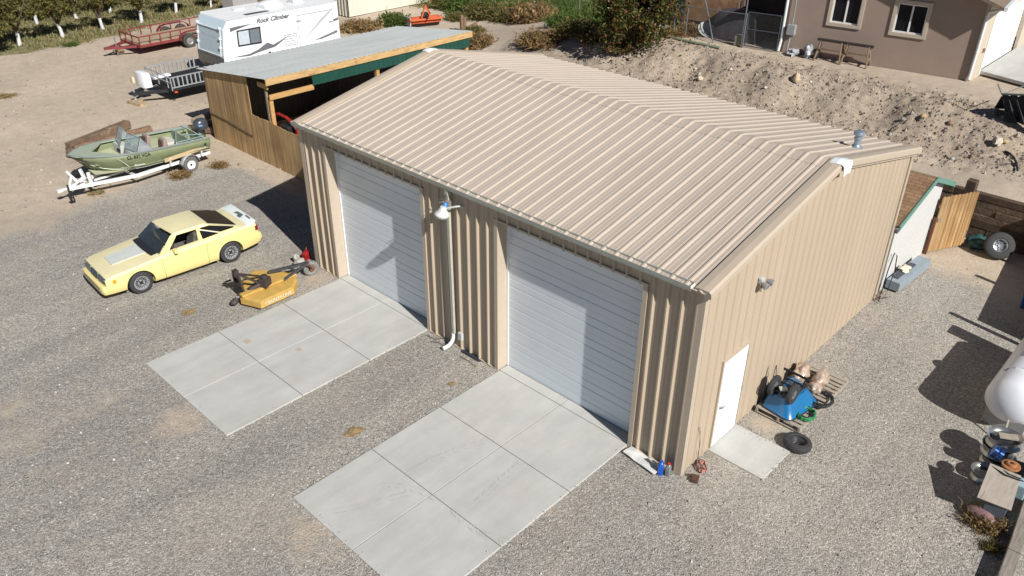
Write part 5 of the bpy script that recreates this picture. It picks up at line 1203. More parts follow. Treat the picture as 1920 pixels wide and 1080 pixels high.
for i, (px, py, R, Hh, m, lb) in enumerate([(1085, 62, 1.0, .8, gbr, 'green weeds right below the white post of the fence'), (1110, 70, .9, .7, gbr, 'olive weeds at the left foot of the dark shrub'), (1060, 48, 1.1, .7, green, 'green weeds right of the tall straw bush'), (1135, 66, .8, .6, straw, 'straw-coloured weeds touching the dark shrub on its left'), (1105, 45, 1.1, .7, green, 'green growth at the fence, left of the white post'), (1150, 40, 1.2, .8, green, 'green growth behind the dark shrub'), (1290, 64, .7, .6, brown, 'rusty dry weeds at the right foot of the dark shrub'), (1262, 70, .6, .5, brown, 'brown weeds under the right side of the dark shrub'), (1160, 92, .7, .22, brown, 'flat brown weeds on the sand before the dark shrub'), (1105, 80, .4, .25, brown, 'tiny brown tuft on the sand left of the flat weeds')]):
    bush('weed_clump', px, py, R, Hh, 1300, m, lb, 'weeds', 20+i, 'weed clumps along the fence')
for i, (px, py, R, Hh, n, m, lb) in enumerate([(338, 332, .42, .30, 420, brown, 'brown dry tuft at the wheel of the boat trailer'), (412, 313, .35, .28, 420, mat('x', (0, 0, 0)) if 0 else brown, 'orange-brown tuft behind the boat trailer'), (180, 362, .35, .10, 180, straw, 'flat straw tuft below the tongue of the boat trailer'), (12, 181, .5, .12, 200, straw, 'small straw tuft on the bare sand at the left edge'), (133, 86, .5, .25, 300, green, 'yellow-green tuft before the second orchard tree'), (448, 465, .3, .1, 160, brown, 'dry leaves at the rear wheel of the yellow car')]):
    bush('dry_tuft', px, py, R, Hh, n, m, lb, 'grass tuft', 50+i, 'dry tufts on the yard', .010)
# large dark shrub beside the patio
p = G(1190, 88); p.z -= .05
sh = thing('large_shrub', 'large dark green shrub with reddish leaves left of the chain link gate', 'shrub', p)
lf = leafmat('shrub_leaves', [(.022, .032, .010), (.04, .055, .014), (.075, .085, .02), (.16, .15, .035), (.03, .04, .012), (.20, .075, .025), (.055, .06, .016)])
mb = crown_mesh('f', 9000, 1.75, 1.5, 1.55, .085, 46, 77, lf, 1.1)
rnd.seed(4)
for _ in range(900): leaf(mb, Vector((rnd.gauss(0, .9), rnd.gauss(0, .9), abs(rnd.gauss(.3, .3)))), .07)
mb.build('foliage', lf, sh)
mb = MB()
for j in range(9):
    a = j*.7; mb.tube([(0, 0, 0), (.4*math.cos(a), .4*math.sin(a), .9), (1.0*math.cos(a+.2), 1.0*math.sin(a+.2), 2.0)], [.05, .035, .012], 6)
mb.build('stems', bark, sh)
# ------------------------------------------------------------------ lawn beyond the fence, chain link fence
rnd.seed(19); spots = []
while len(spots) < 800:
    px, py = 860+rnd.random()*400, rnd.random()*75-20
    p = G(px, py)
    if grassmask(p.x, p.y) > .4: spots.append((p, .14+.12*rnd.random(), .5, 30))
blade_field('lawn', spots, leafmat('lawn_blades', [(.04, .085, .015), (.07, .13, .025), (.10, .15, .03), (.15, .15, .05)]), 'green grass beyond the chain link fence')
fm = mat('fence_steel', (.22, .235, .24), .45, .5, var=.1)
def chain(name, P0, P1, h_, label, posts, mesh=True, gap=.16, toprail=True):
    o = thing(name, label, 'fence', (0, 0, 0))
    for t in posts:
        p = P0 + (P1-P0)*t; p.z = hgt(p.x, p.y)
        mb = MB(); mb.cyl(p, p+Vector((0, 0, h_)), .03, n=8); mb.build('post', fm, o)
    mb = MB(); z0 = [hgt(*(P0 + (P1-P0)*t).xy) for t in (0, 1)]
    A = Vector((P0.x, P0.y, z0[0]+h_-.04)); B_ = Vector((P1.x, P1.y, z0[1]+h_-.04))
    mb.cyl(A, B_, .022, n=6); mb.build('top_rail', fm, o)
    mb = MB(); L = (B_-A).length; n = int(L/gap); u = (B_-A)/L; hh = h_-.10
    k = -int(hh/gap)
    while k < n:
        for sg in (1, -1):
            s0 = k*gap; s1 = s0+hh; a0, a1 = max(0, s0), min(L, s1)
            if a1 <= a0: continue
            z = lambda s_: (-hh + (s_-s0) if sg > 0 else -(s_-s0))
            pa = A+u*a0+Vector((0, 0, z(a0))); pb = A+u*a1+Vector((0, 0, z(a1))); d = (pb-pa).normalized(); q = Vector((d.z*u.x, d.z*u.y, -(d.x*u.x+d.y*u.y)))*.0035
            q *= .6; mb.add([pa-q, pa+q, pb+q, pb-q], [(0, 1, 2, 3)])
        k += 1
    mb.build('wire_mesh', fm, o); return o
PA, PB = G(1188, 40), G(905, 8)
PB = PA + (PB-PA)*1.35
chain('chain_link_fence', PA, PB, 1.25, 'long chain link fence running behind the weeds at the top of the photo', [0, .22, .44, .66, .88, 1], gap=.22)
p = G(1140, 20); mb = MB(); mb.cyl((0, 0, -.1), (0, 0, 1.5), .09, n=12); o = mb.build('white_post', wash); o.location = p; tag(o, 'thick white post beside the chain link fence, left of the dark shrub', 'post')
p = G(866, 60); o = thing('short_posts', 'pair of short weathered wooden posts at the end of the shed roof', 'posts', p)
for dx, hh in ((0, 1.0), (.22, .85)): mb = MB(); mb.box((dx, 0, hh/2-.05), (.17, .15, hh)); mb.build('post', mat('post_brown', (.22, .14, .085), .85, var=.3), o)
mb = MB(); mb.tube([(.3, -.25, .16), (.8, -.1, .2), (1.3, .2, .16)], [.15, .16, .13], 10); o = mb.build('ground_log', log_m); o.location = p; tag(o, 'short dark log beside the short posts at the shed roof end', 'log')
# ------------------------------------------------------------------ house on the bank
HZ = 2.28
swm0 = mat('shade_post_wood', (.16, .11, .075), .85)  # wood for the posts of the added shade roof
hc = at(1812, 150, HZ); hd_ = (at(1465, 95, HZ) - hc); hd_.z = 0; hd_.normalize()
hs_ = thing('stucco_house', 'brown stucco house with white windows and a white garage door on the bank', 'house', (hc.x, hc.y, HZ), math.atan2(hd_.y, hd_.x))
# local frame: x along the wall away from the garage-door corner, y = -(towards the yard) so +y faces the camera side
stucco = mat('stucco', (.335, .252, .205), .92, var=.05, vs=1.2, bump=.35, bs=45)
sttrim = mat('stucco_trim', (.50, .43, .34), .85, var=.05)
WH = 2.85; WL = 7.36
wins = [(1.95, 3.07, 1.40, 2.50), (4.42, 5.54, 1.44, 2.54)]
mb = MB(); segs = [(0, wins[0][0], 0, WH), (wins[0][0], wins[0][1], 0, wins[0][2]), (wins[0][0], wins[0][1], wins[0][3], WH), (wins[0][1], wins[1][0], 0, WH), (wins[1][0], wins[1][1], 0, wins[1][2]), (wins[1][0], wins[1][1], wins[1][3], WH), (wins[1][1], WL, 0, WH)]
for a, c, z0, z1 in segs: mb.add([(a, 0, z0-.3 if z0 == 0 else z0), (c, 0, z0-.3 if z0 == 0 else z0), (c, 0, z1), (a, 0, z1)], [(0, 1, 2, 3)])
for a, c, z0, z1 in wins:
    for p_, q_ in (((a, z0), (c, z0)), ((c, z0), (c, z1)), ((c, z1), (a, z1)), ((a, z1), (a, z0))): mb.add([(p_[0], 0, p_[1]), (q_[0], 0, q_[1]), (q_[0], -.15, q_[1]), (p_[0], -.15, p_[1])], [(0, 1, 2, 3)])
mb.add([(WL, 0, -.3), (WL, -9, -.3), (WL, -9, WH), (WL, 0, WH)], [(0, 1, 2, 3)])
mb.build('wall', stucco, hs_, weld=True)
mb = MB(); mb.span((0, -.004, -.3), (WL, .012, -.02)); mb.build('foundation', mat('foundation_dark', (.12, .10, .085), .9), hs_)  # dark strip along the foot of the wall
for a, c, z0, z1 in wins:
    mb = MB(); t = .13
    mb.span((a-t, -.0, z0-t), (c+t, .05, z0)); mb.span((a-t, 0, z1), (c+t, .05, z1+t)); mb.span((a-t, 0, z0+.001), (a, .05, z1-.001)); mb.span((c, 0, z0+.001), (c+t, .05, z1-.001))
    fo = mb.build('window_surround', sttrim, hs_)
    mb = MB(); f = .05
    mb.span((a, -.10, z0), (c, -.04, z0+f)); mb.span((a, -.10, z1-f), (c, -.04, z1)); mb.span((a, -.10, z0+f), (a+f, -.04, z1-f)); mb.span((c-f, -.10, z0+f), (c, -.04, z1-f)); mb.span(((a+c)/2-.03, -.105, z0+f), ((a+c)/2+.03, -.035, z1-f))
    wo = mb.build('window_frame', white, hs_)
    for q0, q1 in ((a+f, (a+c)/2-.03), ((a+c)/2+.03, c-f)): mb = MB(); mb.span((q0, -.085, z0+f), (q1, -.075, z1-f)); mb.build('pane', mat('house_glass', (.012, .014, .018), .05, spec=.7), wo)
mb = MB(); mb.span((.15, -8.9, -.2), (WL-.15, -.6, WH-.1)); mb.build('interior_block', mat('interior_dark', (.03, .03, .03), .9), hs_)
# front with the garage door: turns away from the yard, facing the drive
mb = MB(); GD0, GD1, GDH = 1.05, 5.95, 2.25
mb.span((-.0, -GD0, -.3), (-.12, -.0, WH)); mb.span((-.12, -GD1, GDH), (0, -GD0, WH)); mb.span((-.12, -9, -.3), (0, -GD1, WH)); mb.build('drive_wall', sttrim, hs_)
mb = MB()
ribbed(mb, (.06, -GD0, 0), Vector((0, 0, 1)), Vector((0, -1, 0)), Vector((-1, 0, 0)), 0, GDH, 0, GD1-GD0, pitch=.14, off=.07, depth=.012, base=.05, top=.02, minor=0); mb.build('garage_door', mat('garage_door_white', (.72, .72, .71), .5, var=.02), hs_)
mb = MB(); mb.span((-.15, -GD0-.02, 0), (-.122, -GD0+.10, GDH+.05)); mb.span((-.15, -GD1-.1, GDH+.001), (-.122, -GD0+.1, GDH+.11)); mb.build('garage_trim', white, hs_)
mb = MB(); mb.box((-.16, -.62, 1.05), (.08, .14, .14)); mb.build('wall_fixture', mat('fixture_brown', (.28, .2, .14), .6), hs_)
for k_ in COL.objects:
    if k_.parent == hs_ and k_.name.split('.')[0] in ('drive_wall', 'garage_trim', 'wall_fixture') or (k_.parent == hs_ and k_.name.startswith('garage_door')): k_.rotation_euler.z = -.125
# roof with eaves, gutter and downspout
mb = MB()
mb.prism([(-.62, 2.72), (-.62, 2.84), (WL/2, 4.45), (WL+.62, 2.84), (WL+.62, 2.72), (WL/2, 4.30)], .55, -9.4, 'y'); ro = mb.build('roof', mat('house_shingle', (.20, .15, .11), .9, var=.2, vs=6, bump=.4), hs_)
mb = MB(); mb.add([(0, .002, WH), (WL, .002, WH), (WL/2, .002, 4.28)], [(0, 1, 2)]); mb.build('gable_wall', stucco, hs_)
dsm = mat('downspout_white', (.70, .73, .73), .4)
mb = MB(); mb.tube([(-.55, .10, 2.74), (-.40, .10, 2.66), (-.12, .09, 2.56), (-.09, .08, 2.40), (-.08, .08, .25), (-.08, .12, .06)], .055, 8); mb.build('downspout', dsm, hs_)
mb = MB(); mb.span((-.72, -9.4, 2.72), (-.60, .56, 2.86)); mb.build('gutter', dsm, ro)
mb = MB(); mb.tube([(WL+.02, .10, 2.75), (WL+.02, .10, .5), (WL+.05, .16, .02)], .065, 8); mb.build('downspout', dsm, hs_)
mb = MB(); mb.box((WL-.35, .12, .95), (.34, .22, .42)); mb.tube([(WL-.35, .1, 1.15), (WL-.35, .1, 2.8)], .025, 6); mb.tube([(WL-.35, .12, .75), (WL-.3, .14, 0)], .045, 6); mb.build('meter_box', mat('meter_grey', (.30, .32, .33), .5), hs_, bevel=.02)
mb = MB(); mb.span((WL+.3, -8, 2.74), (WL+5.2, -1.6, 2.86)); pr_ = mb.build('unseen_shade_roof', mat('unseen_shade_roof', (.25, .2, .16), .8), hs_)  # added out of view, to shade the ground behind the gate
for u__ in (WL+2.6, WL+5.1): mb = MB(); mb.span((u__-.07, -1.8, 0), (u__+.07, -1.66, 2.74)); mb.build('unseen_shade_post', swm0, hs_)  # posts that carry the added shade roof
# drive slab
mb = MB()
dp = [at(1838, 140, HZ), at(1990, 188, HZ), at(2200, 100, HZ), at(1880, -40, HZ)]
c0_, c1_ = at(1836, 138, HZ+.05), at(1960, 172, HZ+.05)
e_ = (c1_-c0_).normalized(); n_ = Vector((e_.y, -e_.x, 0)) 
n_ = Vector((1, .01, 0))
mb.slab([c0_-e_*.0, c1_+e_*6, c1_+e_*6+n_*9, c0_+n_*9], .12)
o = mb.build('driveway', CON); tag(o, kind='structure')
# ------------------------------------------------------------------ saw horses and bags at the wall
swm = mat('saw_horse_wood', (.20, .14, .095), .85, var=.3, vs=6)
def HW(u, off_=.0, z=0.0): p = Vector((hc.x, hc.y, 0)) + hd_*u + Vector((-hd_.y, hd_.x, 0))*off_; p.z = HZ + z - .0; return p
def sawhorse(u, label):
    p = HW(u, .35); p.z = hgt(p.x, p.y)
    o = thing('saw_horse', label, 'saw horse', p, math.atan2(hd_.y, hd_.x), 'saw horses at the house wall')
    mb = MB(); mb.box((0, 0, .82), (1.15, .16, .09)); mb.build('top_beam', mat('dark_beam', (.035, .028, .022), .8), o)
    for sx in (-1, 1):
        for sy in (-1, 1): mb = MB(); mb.bar((sx*.42, sy*.04, .80), (sx*.52, sy*.30, 0), .05, .09); mb.build('leg', swm, o)
        mb = MB(); mb.bar((sx*.49, -.24, .30), (sx*.49, .24, .30), .04, .08); mb.build('brace', swm, o)
    mb = MB(); mb.bar((-.46, .2, .5), (.46, .2, .5), .04, .08); mb.build('side_brace', swm, o)
sawhorse(5.35-.15, 'left saw horse with a dark top under the left house window'); sawhorse(4.12, 'right saw horse with a dark top between the two house windows')
bagm = mat('bag_plastic', (.42, .43, .46), .4, var=.35, vs=8)
for u, of, sq, lb in ((6.70, .30, (1.7, 1, .55), 'flat silver-white bag lying beside the downspout of the house'), (6.05, .38, (.9, .8, 1.2), 'upright crumpled white bag beside the left saw horse')):
    p = HW(u, of); p.z = hgt(p.x, p.y); mb = MB(); mb.ball((0, 0, .15*sq[2]/.55 if sq[2] < 1 else .26), .24, 14, sq, .9, int(u*3)); o = mb.build('plastic_bag', bagm); o.location = p; o.rotation_euler.z = .3; tag(o, lb, 'bag')
p = HW(5.8, .2); p.z = hgt(p.x, p.y); mb = MB(); mb.lathe([(0, 0), (.14, 0), (.17, .34), (.155, .34), (.13, .02)], (0, 0, 0), n=16); o = mb.build('black_bucket', blk); o.location = p; tag(o, 'black bucket between the white bag and the left saw horse', 'bucket')
# ------------------------------------------------------------------ patio side: gate, fence, board stack
g0, g1 = at(1395, 88, HZ), at(1455, 97, HZ)
def frame_gate(P0, P1, h_):
    o = thing('chain_link_gate', 'dark chain link gate between the fence and the house downspout', 'gate', (0, 0, 0))
    P0 = P0.copy(); P1 = P1.copy(); z = Vector((0, 0, .06)); up = Vector((0, 0, h_))
    mb = MB()
    for a, c in ((P0+z, P1+z), (P0+z+up, P1+z+up), (P0+z, P0+z+up), (P1+z, P1+z+up), (P0+z+up*.5, P1+z+up*.5)): mb.cyl(a, c, .025, n=6)
    mb.build('gate_frame', mat('gate_dark', (.07, .08, .10), .5, .3), o)
    mb = MB(); L = (P1-P0).length; u = (P1-P0)/L; k = -int(h_/.07)
    while k*.07 < L:
        for sg in (1, -1):
            s0 = k*.07; s1 = s0+h_; a0, a1 = max(0, s0), min(L, s1)
            if a1 > a0:
                zz = lambda s_: (s_-s0 if sg > 0 else h_-(s_-s0))
                pa = P0+z+u*a0+Vector((0, 0, zz(a0))); pb = P0+z+u*a1+Vector((0, 0, zz(a1))); mb.cyl(pa, pb, .0025, n=3, caps=False)
        k += 1
    mb.build('wire_mesh', fm, o)
    return o
frame_gate(g0, g1, 1.42)
cf = chain('patio_fence', at(1392, 88, HZ), at(1262, 66, HZ), 1.45, 'chain link fence between the dark shrub and the gate', [0, .02, .82, 1], gap=.10)
mb = MB(); p = at(1337, 80, HZ); mb.tube([p, p + Vector((.25, .55, 1.05)), p + Vector((.42, .95, 1.75))], .03, 6); mb.build('leaning_pole', fm, cf)
p = at(1391, 86, HZ); mb = MB(); mb.cyl(p, p+Vector((0, .05, 2.6)), .035, n=8); mb.build('tall_post', fm, cf)
a_, b_ = at(1250, 68, HZ+.05), at(1350, 90, HZ+.05)
mb = MB(); mb.cyl(a_-(b_-a_)*.3, b_, .07, .06, 10); o = mb.build('ground_pipe', mat('pipe_green', (.24, .27, .18), .6, var=.2)); tag(o, 'long grey-green pipe lying along the foot of the patio fence', 'pipe')
# plywood-clad lean-to structure behind the fence
bk = thing('plywood_playhouse', 'brown plywood board structure in the shade behind the patio fence', 'outbuilding', (0, 0, 0))
ply = mat('plywood_brown', (.22, .125, .065), .8, var=.2, vs=3, col2=(.30, .18, .10), cs=1.5, cthr=.5)
q0, q1 = at(1262, 62, HZ), at(1352, 76, HZ); back = Vector((.9, .9, 0))
u_ = (q1-q0).normalized(); n2_ = Vector((-u_.y, u_.x, 0))
if n2_.x < 0: n2_ = -n2_
B0 = q0 + n2_*1.1
mb = MB(); mb.slab([B0+Vector((0, 0, .45)), B0+u_*2.6+Vector((0, 0, .45)), B0+u_*2.6+Vector((0, 0, 1.75)), B0+Vector((0, 0, 1.75))], .04); mb.build('lower_panel', ply, bk)
mb = MB(); mb.slab([B0-u_*.1+Vector((0, 0, 1.76))-n2_*.1, B0+u_*2.8+Vector((0, 0, 1.76))-n2_*.1, B0+u_*2.8+Vector((0, 0, 1.9))+n2_*1.6, B0-u_*.1+Vector((0, 0, 1.9))+n2_*1.6], .05); mb.build('deck_top', mat('deck_edge', (.33, .24, .16), .8, var=.2), bk)
mb = MB(); mb.slab([B0+n2_*.6+Vector((0, 0, 1.95)), B0+n2_*.6+u_*6.5+Vector((0, 0, 1.95)), B0+n2_*.6+u_*6.5+Vector((0, 0, 4.2)), B0+n2_*.6+Vector((0, 0, 4.2))], .06); mb.build('upper_panel', mat('plywood_dark', (.13, .075, .05), .85, var=.3, vs=3), bk)
mb = MB(); mb.slab([B0+n2_*.9+u_*2.5+Vector((0, 0, 0)), B0+n2_*.9+u_*6.2, B0+n2_*.9+u_*6.2+Vector((0, 0, 2)), B0+n2_*.9+u_*2.5+Vector((0, 0, 2))], .06); mb.build('side_board', mat('board_dark', (.07, .05, .04), .9, var=.3), bk)
for k in (0, 2.5): mb = MB(); mb.bar(B0+u_*k+Vector((0, 0, -.1)), B0+u_*k+Vector((0, 0, 1.75)), .09); mb.build('leg', swm, bk)
sd = thing('satellite_dish', 'pale grey dish lying at the foot of the patio fence', 'dish', (q0+u_*1.3+n2_*.6), .4)
mb = MB(); mb.lathe([(0, 0), (.2, .03), (.36, .11), (.42, .18), (.41, .19), (.2, .06), (0, .03)], (0, 0, .12), (-.5, -.4, .75), 20); mb.build('reflector', mat('dish_grey', (.35, .38, .37), .5), sd, smooth=True)
mb = MB(); mb.lathe([(0, 0), (.30, 0), (.30, .03), (0, .04)], (0, .2, .02), (0, 0, 1), 20); mb.bar((0, 0, .05), (0, .2, .2), .04); mb.build('base', mat('dish_grey', (.35, .38, .37), .5), sd)
tf = thing('covered_grill', 'dark tarp-covered box behind the chain link fence near the gate', 'covered item', (q1+u_*.4+n2_*.9), math.atan2(u_.y, u_.x))
mb = MB(); mb.loft([[(a*s_, b_*s_*.7, z) for a, b_ in ((-1, -.8), (0, -1), (1, -.8), (1.05, 0), (1, .8), (0, 1), (-1, .8), (-1.05, 0))] for z, s_ in ((0, 1.05), (.4, .98), (.9, .95), (1.15, .85), (1.25, .5))]); mb.build('tarp', mat('tarp_dark', (.05, .045, .055), .5, var=.4, vs=3, bump=.5, bs=6), tf, smooth=50)
p = at(1383, 84, HZ); pc = thing('small_crate', 'small pale crate at the foot of the gate post', 'crate', p, .2)
mb = MB(); mb.span((-.16, -.12, 0), (.16, .12, .42)); mb.build('case', mat('crate_olive', (.22, .22, .15), .7, var=.2), pc)
for x in (-.13, .0, .13): mb = MB(); mb.span((x-.025, -.135, .02), (x+.025, -.121, .40)); mb.build('slat', mat('crate_slat', (.42, .38, .28), .7), pc)
# covered item at the right edge of the bank
p = G(1895, 205)
tb = thing('trampoline_frame', 'dark folded netting bundle on a frame at the right edge of the bank', 'netting', p, .0)
q = at(1879, 178, p.z+.75) - p; r2_ = at(1960, 190, p.z+.75) - p
blackm = mat('black_net', (.012, .013, .016), .75, var=.5, vs=10)
q3 = at(1860, 200, p.z)-p; 
mb = MB(); a0 = Vector(q); a1 = Vector(r2_)*1.5; dwn = Vector((-.15, -.5, -.78)); n = 18
rows = [[a0 + (a1-a0)*i/n + Vector((0, 0, .05*math.sin(i*2.2))) for i in range(n+1)], [a0 + (a1-a0)*i/n + dwn*.55 + Vector((.06*math.sin(i*2.6), .06*math.cos(i*2.6), 0)) for i in range(n+1)], [a0 + (a1-a0)*i/n + dwn*1.05 + Vector((.12*math.sin(i*2.6), .12*math.cos(i*2.1), 0)) for i in range(n+1)]]
mb.grid(rows); nn = mb.build('net', blackm, tb); md = nn.modifiers.new('s', 'SOLIDIFY'); md.thickness = .05
mb = MB(); mb.slab([a0+Vector((.02, .02, -.1)), a1+Vector((.02, .02, -.1)), a1+Vector((.9, .3, -.75)), a0+Vector((.9, .3, -.75))], .05); mb.build('net_back', blackm, tb)
mb = MB(); mb.tube([a0+Vector((0, 0, .03)), a1+Vector((0, 0, .03))], .035, 8); mb.tube([a0, a0+Vector((.1, .25, .3))], .02, 6); mb.tube([a0+Vector((0, 0, .02)), a0+Vector((1.5, -.8, .45))], .015, 6); mb.build('pole', mat('pole_green_grey', (.12, .16, .15), .5), tb)
# black drip hose lying on the bank
mb = MB(); P_ = [G(x, y)+Vector((0, 0, .04)) for x, y in ((1884, 286), (1892, 290), (1900, 297), (1905, 308), (1907, 322))]; mb.tube(P_, .035, 8); tag(mb.build('drip_hose', blk), 'black hose curling out of the bank at the right edge', 'hose')
# ------------------------------------------------------------------ white shed with shingle roof behind the garage
ws_ = thing('garden_shed', 'white garden shed with brown shingle roof and green trim tucked behind the tan garage', 'shed', (0, 0, GZ))
wsd = mat('white_siding', (.58, .575, .55), .6, var=.03)
shg = bpy.data.materials.new('brown_shingles'); shg.use_nodes = True; nt = shg.node_tree; N = nt.nodes; b = N['Principled BSDF']; b.inputs['Roughness'].default_value = .95
tc = N.new('ShaderNodeTexCoord'); mp = N.new('ShaderNodeMapping'); mp.inputs['Rotation'].default_value = (0, 0, PI/2); lk(nt, tc.outputs['Object'], mp.inputs['Vector'])
bk_ = N.new('ShaderNodeTexBrick'); bk_.inputs['Scale'].default_value = 3.2; bk_.inputs['Color1'].default_value = (.20, .115, .06, 1); bk_.inputs['Color2'].default_value = (.30, .18, .10, 1); bk_.inputs['Mortar'].default_value = (.06, .035, .02, 1); bk_.inputs['Mortar Size'].default_value = .018; bk_.inputs['Brick Width'].default_value = .95; bk_.inputs['Row Height'].default_value = .42
lk(nt, mp.outputs[0], bk_.inputs['Vector']); lk(nt, bk_.outputs['Color'], b.inputs['Base Color'])
PKX, PKZ = 11.75, 2.74
mb = MB(); ribbed(mb, (0, .05, 0), Vector((1, 0, 0)), Z, Vector((0, -1, 0)), 9.75, 13.05, 0, lambda u: PKZ-.06-abs(u-PKX)*(.30 if u < PKX else .37), pitch=.2, off=.05, depth=-.008, base=.03, top=.012, minor=0, edges=[PKX]); mb.build('gable_wall', wsd, ws_)
for a_, c_, z_ in ((13.0, 13.05, 2.18), (9.75, 9.8, 2.05)): mb = MB(); mb.span((a_, .06, 0), (c_, 3.4, z_)); mb.build('side_wall', wsd, ws_)
mb = MB(); mb.prism([(9.5, 2.03), (9.5, 2.09), (PKX, PKZ+.02), (PKX, PKZ-.05)], -.08, 3.6, 'y'); mb.build('roof', shg, ws_)
mb = MB(); mb.prism([(13.6, 2.00), (13.6, 2.07), (PKX+.001, PKZ+.02), (PKX+.001, PKZ-.05)], -.08, 3.6, 'y'); mb.build('roof', shg, ws_)
gt_ = mat('green_trim', (.13, .26, .21), .6, var=.08)
mb = MB(); mb.prism([(9.48, 1.95), (9.48, 2.11), (PKX, PKZ+.045), (PKX, PKZ-.08)], -.115, -.082, 'y'); mb.prism([(13.62, 1.92), (13.62, 2.085), (PKX+.001, PKZ+.045), (PKX+.001, PKZ-.11)], -.115, -.082, 'y'); mb.build('rake_board', gt_, ws_)
mb = MB(); mb.span((13.601, -.1, 1.9), (13.63, 3.6, 2.07)); mb.build('fascia', gt_, ws_)
mb = MB(); mb.span((9.40, -.10, 1.92), (9.50, 3.5, 2.02)); mb.build('gutter', mat('gutter_dark', (.16, .15, .15), .5), ws_)
mb = MB(); mb.tube([(9.72, -.02, .0), (9.78, -.02, .7), (9.9, -.03, 1.15), (10.0, -.08, 1.05), (10.02, -.12, .6), (9.75, -.15, .1)], .014, 6); mb.build('loose_cable', blk, ws_)
# trough
tg = thing('storage_trough', 'long blue-grey metal box with a dark grille and rag beside the white garden shed', 'trough', (10.95, -.22, GZ), -.05)
tgm = mat('blue_grey_metal', (.25, .30, .34), .45, var=.08)
mb = MB(); mb.span((-1.0, -.20, .06), (1.0, .17, .32)); mb.build('box', tgm, tg, bevel=.01)
mb = MB(); mb.span((-.80, -.04, .322), (.35, .12, .355)); gg = mb.build('grille', mat('grille_dark', (.06, .06, .075), .6, var=.4, vs=20), tg, bevel=.01)
for x in (-.8, .8): mb = MB(); mb.box((x, 0, .03), (.08, .34, .06)); mb.build('foot', tgm, tg)
o = MB(); o.ball((0, 0, 0), .13, 10, (1.3, .9, .6), 1.2, 5); o = o.build('cloth_rag', mat('rag_cream', (.58, .54, .42), .9, var=.2, vs=15), smooth=60); o.location = (10.75, -.17, .37); tag(o, 'crumpled cream rag lying on the blue-grey metal box', 'rag')
# wooden gate
gd = thing('wooden_gate', 'golden wooden picket gate with dog-ear boards between the white shed and the timber wall', 'gate', (12.88, -.06, GZ))
gdm = planks_mat('golden_boards', (.36, .215, .085), (.52, .38, .22), (.22, .11, .04), 12)
ga, gb_ = Vector((12.88, -.06, 0)), Vector((14.12, -.66, 0)); gu = (gb_-ga).normalized(); gl_ = (gb_-ga).length; gn = Vector((gu.y, -gu.x, 0))
for k in range(10):
    x0 = k*gl_/10+.004; x1 = (k+1)*gl_/10-.004; h_ = 1.80+.02*rnd.random(); mb = MB()
    pr = [(x0, .06), (x1, .06), (x1, h_-.035), (x1-.03, h_), (x0+.03, h_), (x0, h_-.035)]
    A = [gu*x + Vector((0, 0, z)) + gn*.0 for x, z in pr]; mb.slab(A, .02); mb.build('picket', gdm, gd)
mb = MB()
for z in (.3, 1.5): mb.bar(gu*.02+Vector((0, 0, z))-gn*.03, gu*gl_+Vector((0, 0, z))-gn*.03, .04, .09)
mb.build('back_rail', newwood, gd)
mb = MB(); mb.bar(-gu*.05+Vector((0, 0, 0)), -gu*.05+Vector((0, 0, 1.15)), .07, .07); mb.build('latch_post', mat('red_brown_post', (.14, .05, .025), .7), gd)
mb = MB(); mb.box(gu*.06+gn*.05+Vector((0, 0, 1.12)), (.06, .06, .10)); mb.build('latch', mat('satin_steel', (.5, .5, .5), .3, .9), gd)
mb = MB(); mb.box(gu*(gl_-.05)+gn*.03+Vector((0, 0, .45)), (.02, .04, .22)); mb.build('hinge', mat('satin_steel', (.5, .5, .5), .3, .9), gd)
# timber retaining wall
rw = thing('retaining_wall', 'retaining wall of stacked dark railway sleepers behind the leaning wheel', 'retaining wall', (14.9, -1, GZ))
tms = [mat('sleeper_dark', (.085, .055, .035), .9, var=.4, vs=5, bump=.6, bs=14), mat('sleeper_mid', (.14, .095, .06), .9, var=.4, vs=5, bump=.6, bs=14), mat('sleeper_pale', (.23, .17, .11), .9, var=.35, vs=5, bump=.6, bs=14)]
rnd.seed(31)
for k in range(7):
    y = 1.7 - .3*(k % 2)*2; z0 = k*.212
    while y > -3.5:
        L_ = .9 + 1.3*rnd.random(); y1 = max(-3.6, y-L_)
        mb = MB(); mb.span((-.11-.03*rnd.random(), y1+1.008, z0), (.09, y+1-.006, z0+.205)); mb.build('sleeper', tms[2] if rnd.random() < .15 else tms[rnd.randrange(2)], rw, bevel=.012); y = y1
mb = MB(); mb.span((-.42, .50, 0), (-.14, .76, 1.98)); mb.xf(Matrix.Translation((-.26, .0, 0))); mb.build('post', tms[0], rw, bevel=.01)
mb = MB(); mb.span((-.35, -1.62, 0), (-.13, -1.4, 1.5)); mb.build('post', tms[0], rw, bevel=.01)
# side wall outside the frame whose shadow falls into the yard
sw_ = thing('side_timber_wall', 'dark timber wall with posts along the right side of the yard', 'retaining wall', (12, -3.7, GZ))
wa, wb = Vector((14.8, -3.45, 0)) - Vector((12, -3.7, 0)), Vector((9.75, -4.02, 0)) - Vector((12, -3.7, 0))
for k in range(6): mb = MB(); mb.bar(wa+Vector((0, 0, .105+k*.212)), wb+Vector((0, 0, .105+k*.212)), .18, .205); mb.build('sleeper', tms[k % 2], sw_, bevel=.01)
for x, hh in ((12.1, 1.66), (9.50, 1.76), (13.7, 1.5)):
    yy = -3.45 + (x-14.8)*(-.57)/(-5.05)*1.0 + .1; mb = MB(); mb.box((x-12, yy+3.7-.02, hh/2), (.13, .13, hh)); mb.build('post', tms[0], sw_)
mb = MB(); mb.box((8.78-12, -3.98+3.7, .78), (.45, .12, 1.55)); mb.build('board', tms[1], sw_)
